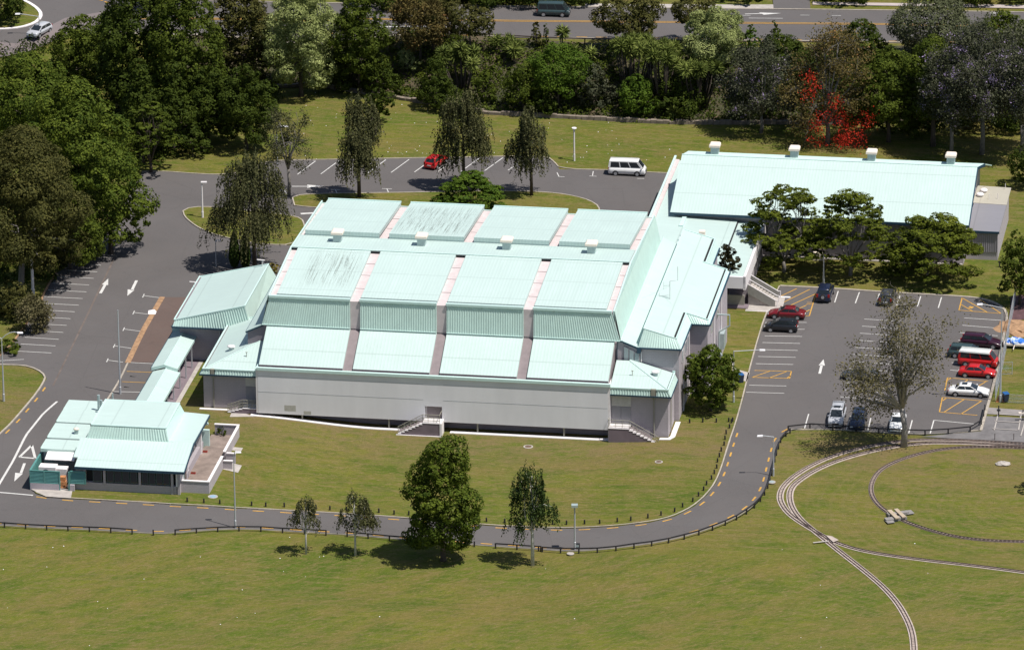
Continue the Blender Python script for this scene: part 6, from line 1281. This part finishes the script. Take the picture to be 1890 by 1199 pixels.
m_pa = leafmat('sword_leaf', (.035, .055, .010), (.20, .24, .055), .15, (.36, .37, .12))
m_ja = leafmat('jacaranda_leaf', (.030, .038, .020), (.100, .105, .060), .2, (.16, .14, .13))
m_cy = leafmat('cypress_leaf', (.014, .030, .006), (.055, .085, .014), .15)
m_rb = leafmat('russet_leaf', (.055, .046, .016), (.16, .125, .040), .2, (.26, .13, .05))
m_gl = leafmat('dusty_green_leaf', (.035, .045, .022), (.14, .15, .075), .2, (.22, .22, .13))
m_red = leafmat('red_blossom', (.26, .010, .008), (.62, .05, .022), .2); m_pur = leafmat('purple_blossom', (.22, .15, .30), (.50, .40, .62), .25); m_ye = leafmat('yellow_leaf', (.12, .10, .01), (.34, .27, .03), .2)
# -- foreground lawn
tree('dense', (818, 1034), 806, 158, 'tall dense bright green tree standing on the bottom lawn by the road', m_lg, ybot=1010, seed=11, leaf=.34, lobes=66, depth=1.0, dens=1.1)
G1 = 'young birches on the bottom lawn'
tree('weep', (565, 1022), 919, 62, 'smallest young birch, leftmost on the bottom lawn', m_bi, name='birch_tree', ybot=988, bark=m_barkw, group=G1, seed=4, dens=2.6, leaf=.2)
tree('weep', (656, 1025), 913, 92, 'young birch with a pale trunk, second from the left on the bottom lawn', m_bi, name='birch_tree', ybot=996, bark=m_barkw, group=G1, seed=5, dens=2.6, leaf=.2)
tree('weep', (983, 1043), 864, 100, 'taller drooping birch on the bottom lawn right of the dense tree', m_bib, name='birch_tree', ybot=1005, bark=m_barkw, group=G1, seed=6, dens=1.35, leaf=.22)
tree('round', (1312, 760), 636, 96, 'round glossy dark green tree at the right corner of the hall', m_lg, ybot=745, seed=8, leaf=.32, lobes=70, dens=1.1)
tree('dense', (1343, 560), 448, 50, 'narrow dark tree squeezed between the side block and the entrance roof', leafmat('bronze_leaf', (.014, .014, .006), (.060, .050, .018), .2), ybot=530, seed=19, leaf=.30, lobes=30, dens=1.3)
# -- gum tree of the car park
tree('sparse', (1668, 824), 553, 190, 'tall thin crowned gum tree with pale limbs beside the railway', m_gm, name='gum_tree', ybot=735, xc=1650, bark=plain('pale_gum_bark', (.30, .275, .25), .8, .3, 3), seed=31, leaf=.24, dens=.33, masses=[(1650, 588), (1690, 608), (1665, 645), (1702, 655), (1638, 628), (1588, 655), (1568, 690), (1608, 700), (1635, 722), (1588, 728), (1652, 688), (1690, 702), (1622, 752), (1714, 606), (1668, 568), (1600, 675), (1710, 690), (1655, 612)])
# -- umbrella trees
G2 = 'umbrella shaped trees in front of the rear hall'
tree('umbrella', (1446, 501), 330, 170, 'umbrella shaped tree nearest the entrance roof', m_um, name='umbrella_tree', ybot=466, xc=1452, bark=m_barkg, group=G2, seed=41, depth=.9, lobes=62)
tree('umbrella', (1569, 508), 346, 172, 'middle umbrella shaped tree with a forked pale trunk', m_um, name='umbrella_tree', ybot=472, xc=1572, bark=m_barkg, group=G2, seed=42, depth=.85, lobes=60)
tree('umbrella', (1711, 516), 388, 190, 'broad umbrella shaped tree nearest the grey annex', m_um, name='umbrella_tree', ybot=492, xc=1722, bark=m_barkg, group=G2, seed=43, depth=.9, lobes=66)
# -- birches behind
G3 = 'weeping birches round the rear car park'
tree('weep', (470, 494), 288, 176, 'largest weeping birch on the left traffic island', m_bi, name='birch_tree', ybot=470, group=G3, seed=51, dens=1.2)
tree('sparse', (533, 362), 208, 84, 'thin open birch with bare twigs left of the arrow marking', m_bi, name='birch_tree', ybot=300, bark=m_barkg, group=G3, seed=52, dens=.7, leaf=.2)
tree('weep', (663, 365), 180, 116, 'weeping birch at the left end of the long traffic island', m_bi, name='birch_tree', ybot=338, group=G3, seed=53, dens=1.35, lean=.5)
tree('weep', (856, 350), 172, 116, 'weeping birch half covering the bright red hatchback', m_bi, name='birch_tree', ybot=330, group=G3, seed=54, dens=1.35)
tree('weep', (981, 362), 203, 98, 'weeping birch at the right end of the long traffic island', m_bi, name='birch_tree', ybot=338, group=G3, seed=57, dens=1.3, lean=-.4)
tree('umbrella', (868, 392), 317, 142, 'low spreading bright green tree on the long traffic island', m_br, name='spreading_tree', ybot=384, seed=56, lobes=56, dens=1.2)
for x, lb in ((433, 'left one of the two cypresses beside the big birch'), (453, 'right one of the two cypresses beside the big birch')): tree('column', (x, 494), 430, 20, lb, m_cy, name='cypress_tree', group='pair of dark cypresses')
tree('bush', (503, 506), 484, 34, 'yellow leaved shrub behind the left block', m_ye, cat='shrub', name='shrub', ybot=505, lobes=9, leaf=.22)
# -- left mass
G4 = 'trees massed along the left road'
tree('round', (52, 272), 94, 190, 'glossy light green tree below the silver car, topmost of its kind', m_lg, ybot=255, seed=61, leaf=.42, group=G4, lobes=40)
tree('round', (140, 372), 140, 200, 'glossy light green tree in the middle of the left row', m_lg, ybot=350, seed=62, leaf=.42, group=G4, lobes=44)
tree('round', (205, 468), 255, 165, 'glossy light green tree overhanging the left road', m_lg, ybot=448, seed=63, leaf=.40, group=G4, lobes=40)
tree('round', (40, 545), 232, 240, 'big olive brown gum tree at the left frame edge', m_ol, name='gum_tree', ybot=500, xc=50, seed=64, leaf=.36, bark=m_barkg, group=G4, lobes=46)
tree('dense', (105, 470), 330, 150, 'olive tree between the gum and the light green row', m_ol, ybot=455, seed=65, leaf=.34, group=G4)
tree('dense', (128, 498), 372, 140, 'dark tree overhanging the first of the left hand bays', m_md, ybot=480, seed=69, group=G4)
tree('bush', (25, 585), 515, 90, 'low olive shrub mass left of the bays', m_ol, cat='shrub', name='shrub', ybot=584, seed=66, group=G4)
tree('sparse', (66, 610), 555, 60, 'straggly young gum leaning over the left hand bays', m_gm, name='gum_tree', ybot=600, seed=67, leaf=.24, dens=1.8)
tree('bush', (10, 650), 628, 70, 'low dark bushes by the bottom of the left hand bays', m_md, cat='shrub', name='shrub', ybot=649, seed=68)
tree('round', (150, 178), 26, 125, 'mid green tree right of the silver car', m_md, ybot=160, seed=71, leaf=.38, group=G4)
tree('round', (-5, 40), -60, 120, 'dark tree on the roundabout island', m_dk, ybot=35, seed=72, leaf=.4)
tree('dense', (255, 215), -40, 150, 'tall dark green tree behind the left row', m_dk, ybot=190, seed=73, leaf=.42, group=G4)
tree('dense', (345, 235), -32, 150, 'very tall dark green tree left of the cream flowered tree', m_md, ybot=215, seed=74, leaf=.42, group=G4)
tree('cone', (262, 300), 105, 120, 'dark pine with a pointed top in the left wood', m_dk, name='pine_tree', ybot=270, seed=75, leaf=.34, group=G4)
tree('cone', (322, 280), 112, 110, 'second dark pine beside the pointed one', m_dk, name='pine_tree', ybot=262, seed=76, leaf=.34, group=G4)
tree('round', (385, 262), 120, 120, 'dark brownish tree in front of the tall pair', m_dk, ybot=248, seed=77, leaf=.36, group=G4)
tree('round', (455, 275), 118, 114, 'round very dark green tree at the edge of the rear lawn', m_dk, ybot=262, seed=78, leaf=.34)
tree('umbrella', (278, 318), 185, 120, 'low spreading green tree over the left road junction', m_md, name='spreading_tree', ybot=285, seed=79, lobes=40, dens=1.3)
tree('bush', (356, 288), 232, 72, 'small dark green bush on the rear lawn edge', m_dk, cat='shrub', name='shrub', ybot=286, seed=80)
tree('round', (448, 170), -40, 125, 'grey green tree left of the cream flowered tree', m_ol, ybot=150, seed=81, leaf=.38, group=G4)
tree('round', (556, 178), -34, 132, 'large cream flowered domed tree behind the rear lawn', m_cr, ybot=162, seed=82, leaf=.28, lobes=52, dens=1.1)
tree('round', (215, 100), 10, 100, 'dark tree behind the left wood top', m_dk, ybot=95, seed=83, leaf=.4, group=G4)
# -- trees of the bank, left to right
G5 = 'trees and shrubs on the planted bank'
def bt(kind, base, ytop, width, label, mat, **k): return tree(kind, base, ytop, width, label, mat, group=G5, **k)
bt('round', (664, 172), -12, 112, 'dark green tree right of the cream flowered tree', m_md, ybot=150, seed=101)
bt('bush', (618, 168), 90, 90, 'dark shrub below the cream flowered tree', m_dk, cat='shrub', name='shrub', ybot=166, seed=102)
bt('sparse', (775, 118), -8, 105, 'bare stemmed russet tree at the road edge', m_rb, ybot=70, seed=103, dens=1.6)
bt('round', (868, 110), 6, 100, 'olive tree leaning over the upper road', m_ol, ybot=66, seed=104)
bt('round', (800, 100), -15, 100, 'olive canopied tree beside the russet one', m_ol, ybot=48, seed=105)
bt('bush', (752, 136), 84, 54, 'small cream flowered shrub in the middle of the bank', m_cr, cat='shrub', name='shrub', ybot=134, seed=106, leaf=.24)
bt('bush', (738, 128), 98, 28, 'small lime green shrub beside the cream one', m_br, cat='shrub', name='shrub', ybot=127, seed=107, leaf=.22)
bt('bush', (700, 178), 105, 80, 'dark shrubs above the retaining wall', m_dk, cat='shrub', name='shrub', ybot=176, seed=108)
bt('round', (700, 228), 160, 66, 'small dark tree at the foot of the bank behind the birch', m_dk, ybot=215, seed=109)
bt('cone', (806, 200), 100, 92, 'dark broad conifer in front of the cabbage trees', m_dk, name='conifer', ybot=196, seed=110, leaf=.28)
bt('palm', (852, 175), 76, 92, 'clump of cabbage trees behind the dark conifer', m_pa, name='cabbage_tree', ybot=120, seed=111, lobes=13)
bt('bush', (893, 192), 132, 60, 'leafy green shrub right of the cabbage tree clump', m_md, cat='shrub', name='shrub', ybot=190, seed=112)
bt('palm', (938, 105), 62, 66, 'spiky pale sword plants by the pipe fence', m_pa, cat='plant', name='sword_plant', ybot=88, seed=113, lobes=6)
bt('round', (966, 206), 112, 84, 'round dull green tree on the bank above the right birch', m_md, ybot=200, seed=114, leaf=.28)
bt('round', (1030, 196), 78, 124, 'bright green spreading tree in the middle of the bank', m_br, ybot=175, seed=115, leaf=.3, lobes=34)
bt('cone', (990, 88), 40, 38, 'small golden conifer by the upper road', m_ol, name='conifer', ybot=86, seed=116, leaf=.24)
bt('cone', (1008, 88), 42, 24, 'narrow dark conifer beside the golden one', m_dk, name='conifer', ybot=86, seed=117, leaf=.22)
bt('palm', (1038, 98), 52, 20, 'single cabbage tree silhouetted against the upper road', m_pa, name='cabbage_tree', ybot=70, seed=118, lobes=1)
bt('palm', (1070, 118), 84, 52, 'pair of small cabbage trees right of the single one', m_pa, name='cabbage_tree', ybot=100, seed=119, lobes=3)
bt('bush', (1096, 200), 118, 82, 'dark leafless looking shrub mass on the bank', m_ja, cat='shrub', name='shrub', ybot=198, seed=120)
bt('palm', (1165, 175), 62, 110, 'tall cabbage tree clump in the centre of the bank', m_pa, name='cabbage_tree', ybot=95, seed=121, lobes=20)
bt('palm', (1225, 195), 75, 100, 'tall cabbage tree clump left of the pale domed tree', m_pa, name='cabbage_tree', ybot=100, seed=122, lobes=18)
bt('round', (1176, 216), 134, 92, 'round bright green bush tree at the wall', m_br, ybot=212, seed=123, leaf=.28)
bt('round', (1160, 95), -12, 122, 'brownish olive tree at the road edge above the cabbage trees', m_ol, ybot=66, seed=124)
bt('round', (1282, 85), -14, 104, 'olive brown tree at the road edge left of the pale dome', m_ol, ybot=50, seed=125)
bt('dome', (1322, 150), 10, 124, 'pale grey green domed tree with rounded clumps', m_cr, ybot=112, seed=126, leaf=.26, lobes=40, dens=1.15)
bt('bush', (1385, 105), 42, 50, 'bright green shrub right of the pale dome', m_br, cat='shrub', name='shrub', ybot=104, seed=127)
bt('palm', (1290, 200), 110, 110, 'cabbage trees with many thin stems below the pale dome', m_pa, name='cabbage_tree', ybot=120, seed=128, lobes=16)
bt('bush', (1262, 205), 130, 100, 'dark undergrowth between the cabbage tree stems', m_dk, cat='shrub', name='shrub', ybot=203, seed=129)
bt('palm', (1243, 218), 198, 24, 'low round spiky plant at the lawn edge', m_pa, cat='plant', name='sword_plant', ybot=216, seed=130, lobes=1)
bt('cone', (1430, 80), 38, 34, 'small dark conifer beside the driveway', m_dk, name='conifer', ybot=78, seed=131)
bt('round', (1440, 130), 62, 90, 'dark olive tree above the first jacaranda', m_dk, ybot=124, seed=132)
bt('sparse', (1405, 246), 84, 132, 'grey twigged jacaranda with a few purple flowers', m_ja, name='jacaranda_tree', ybot=205, seed=133, bark=m_barkg, dens=.8, flower=(m_pur, 900, .0, .8, .28))
bt('round', (1480, 235), 90, 84, 'dark green tree behind the flame tree trunk', m_dk, ybot=215, seed=134)
bt('sparse', (1527, 266), 46, 150, 'red flowering flame tree with bare white limbs', m_rb, name='flame_tree', ybot=215, seed=135, bark=m_barkg, dens=.42, flower=(m_red, 2200, 0, 1, .45), masses=[(1520, 70), (1545, 75), (1565, 95), (1505, 100), (1530, 110), (1580, 130), (1490, 135), (1550, 130), (1515, 150), (1470, 165), (1590, 165), (1560, 175), (1500, 190), (1580, 215), (1490, 230)], fmass=[(1495, 212), (1507, 222), (1512, 245), (1540, 190), (1530, 175), (1492, 160), (1497, 132), (1545, 212), (1558, 200), (1575, 222), (1598, 205), (1545, 240), (1562, 235), (1552, 250), (1590, 235)])
bt('round', (1588, 150), 34, 120, 'dark feathery green tree behind the flame tree top', m_dk, ybot=140, seed=136)
bt('round', (1640, 262), 82, 130, 'mid green tree right of the flame tree', m_md, ybot=235, seed=137, leaf=.34, lobes=36)
bt('round', (1590, 262), 160, 84, 'green leafy tree low behind the flame tree', m_md, ybot=240, seed=138)
bt('round', (1722, 140), -18, 180, 'big dusty green domed tree beside the upper road', m_gl, ybot=100, seed=139, leaf=.34, lobes=46)
bt('round', (1722, 270), 62, 130, 'green tree with scattered purple flowers', m_md, name='jacaranda_tree', ybot=225, seed=140, leaf=.32, lobes=34)
bt('sparse', (1812, 285), 66, 190, 'large grey purple jacaranda at the right', m_ja, name='jacaranda_tree', ybot=200, seed=141, bark=m_barkg, dens=.95, lobes=11, flower=(m_pur, 2600, 0, 1, .30))
bt('sparse', (1755, 290), 110, 120, 'lower jacaranda with bright purple clusters', m_ja, name='jacaranda_tree', ybot=220, seed=142, bark=m_barkg, dens=.9, flower=(m_pur, 1700, 0, 1, .26))
bt('sparse', (1885, 290), 90, 130, 'jacaranda cut by the right frame edge', m_ja, name='jacaranda_tree', ybot=215, seed=143, bark=m_barkg, dens=.9, flower=(m_pur, 1100, 0, 1, .3))
bt('round', (1850, 120), 18, 120, 'dark green tree beside the upper road at the right', m_md, ybot=100, seed=144)
bt('round', (1905, 190), 40, 120, 'dark tree behind the cut off jacaranda', m_dk, ybot=170, seed=145)
bt('bush', (1560, 220), 120, 110, 'dark shrub filling behind the flame tree limbs', m_dk, cat='shrub', name='shrub', ybot=218, seed=146)
bt('bush', (1680, 250), 170, 120, 'dark shrub under the green jacaranda', m_dk, cat='shrub', name='shrub', ybot=248, seed=147)
bt('bush', (1830, 235), 150, 150, 'dark shrub mass behind the large jacaranda', m_dk, cat='shrub', name='shrub', ybot=233, seed=148)
bt('bush', (1400, 195), 110, 110, 'dark shrub mass behind the first jacaranda', m_dk, cat='shrub', name='shrub', ybot=193, seed=149)
bt('bush', (840, 215), 172, 60, 'dark flax like shrub at the wall behind the red car birch', m_dk, cat='shrub', name='shrub', ybot=214, seed=150)
bt('bush', (1000, 212), 165, 70, 'shaded shrub under the bright green spreading tree', m_dk, cat='shrub', name='shrub', ybot=210, seed=151)
bt('bush', (650, 130), 85, 80, 'dark shrub high on the bank left of the lime shrub', m_dk, cat='shrub', name='shrub', ybot=128, seed=152)
# -- beyond the upper road
G6 = 'dark hedge trees beyond the upper road'
for i, (x, w_) in enumerate(((700, 150), (800, 140), (890, 130), (975, 130), (1065, 120))): tree('bush', (x, 4), -60, w_, 'dark hedge tree beyond the upper road, number %s from the left' % ('one two three four five'.split()[i]), m_dk, cat='hedge', name='hedge_tree', ybot=3, seed=160 + i, group=G6, leaf=.4)
for i, (x, w_) in enumerate(((1370, 90), (1790, 150), (1890, 120), (1560, 130))): tree('bush', (x, 0), -50, w_, ('clipped dark hedge left of the driveway', 'dark hedge at the top edge above the footpath', 'dark hedge in the top right corner', 'dark hedge right of the driveway')[i], m_dk, cat='hedge', name='hedge_tree', ybot=-1, seed=170 + i, group=G6, leaf=.4)
tree('round', (300, 8), -70, 140, 'dark tree beyond the road at the top left', m_dk, ybot=2, seed=175, leaf=.4)
# -- right edge
tree('dense', (1882, 562), 428, 92, 'dark green tree at the right edge beside the annex', m_md, ybot=545, seed=180, leaf=.32)
tree('round', (1962, 905), 790, 110, 'tree outside the right edge that shades the lawn', m_dk, ybot=890, seed=181)
tree('round', (1900, 345), 262, 100, 'dark scrub behind the annex at the right edge', m_dk, ybot=335, seed=182)
# small lawn flecks: clover and litter specks
rng = np.random.default_rng(9); mb = MB()
for _ in range(170):
    x, y = rng.uniform(560, 1240), rng.uniform(170, 312)
    if rng.random() < .25: x, y = rng.uniform(0, 1890), rng.uniform(980, 1199)
    p = G(x, y); u, v = uvof(p.x, p.y); s = rng.uniform(.02, .055); z = hz(p.x, p.y) + .03; mb.quad((p.x - s, p.y - s, z), (p.x + s, p.y - s, z), (p.x + s, p.y + s, z + .03), (p.x - s, p.y + s, z + .03))
tag(mb.build('clover_flowers', m_white), 'tiny white clover flowers and specks scattered on the lawns', 'flowers', kind='stuff')
#print('leaf quads', sum(t[1] for t in TREES), len(TREES))

# undergrowth of the bank and of the woods
def undergrowth(name, n, region, mat, label, leaf=.3, hmax=.9, seed=1):
    rng = np.random.default_rng(seed); k = n // 26; x = rng.uniform(region[0], region[1], k); t = rng.uniform(region[2], region[3], k)
    y = np.interp(x, YWX, YWY) + t if region[4] else t; r = .35 + .8 * rng.random(k); hh = hmax * (.35 + .65 * rng.random(k)); j = rng.integers(0, k, n)
    D = rng.normal(size=(n, 3)); D[:, 2] = abs(D[:, 2]); D /= np.linalg.norm(D, axis=1, keepdims=True); X = x[j] + D[:, 0] * r[j]; Y = y[j] + D[:, 1] * r[j]
    P = np.stack([X, Y, hzn(X, Y) + D[:, 2] * hh[j]], 1); tn = rng.random(k)
    o = quads_mesh(name, P, D + rng.normal(size=(n, 3)) * .5, leaf * (.6 + .7 * rng.random(n)), .8, tn[j] * .6 + .4 * rng.random(n), mat, None, rng); tag(o, label, 'undergrowth', kind='stuff')
undergrowth('bank_undergrowth', 36000, (-34, 22, .6, 14.5, True), m_md, 'tangled green undergrowth covering the planted bank', seed=5)
undergrowth('bank_undergrowth', 30000, (20, 72, .6, 14.5, True), m_dk, 'dark undergrowth below the jacarandas', seed=6)
undergrowth('wood_undergrowth', 12000, (-40, -30, 74, 90, False), m_dk, 'dark undergrowth behind the round very dark tree', seed=17, hmax=1.0)
undergrowth('wood_undergrowth', 34000, (-66, -42, 60, 96, False), m_dk, 'dark undergrowth on the floor of the left wood', seed=7, hmax=1.2)
undergrowth('wood_undergrowth', 15000, (-66, -54, 16, 56, False), m_dk, 'dark undergrowth below the left road trees', seed=8, hmax=1.0)
open('/tmp/q.txt', 'w').write(str(sum(t[1] for t in TREES)))

tree('bush', (409, 806), 780, 26, 'small leafy shrub in the far corner of the kiosk terrace', m_md, cat='shrub', name='shrub', ybot=805, seed=190, leaf=.2, lobes=8)
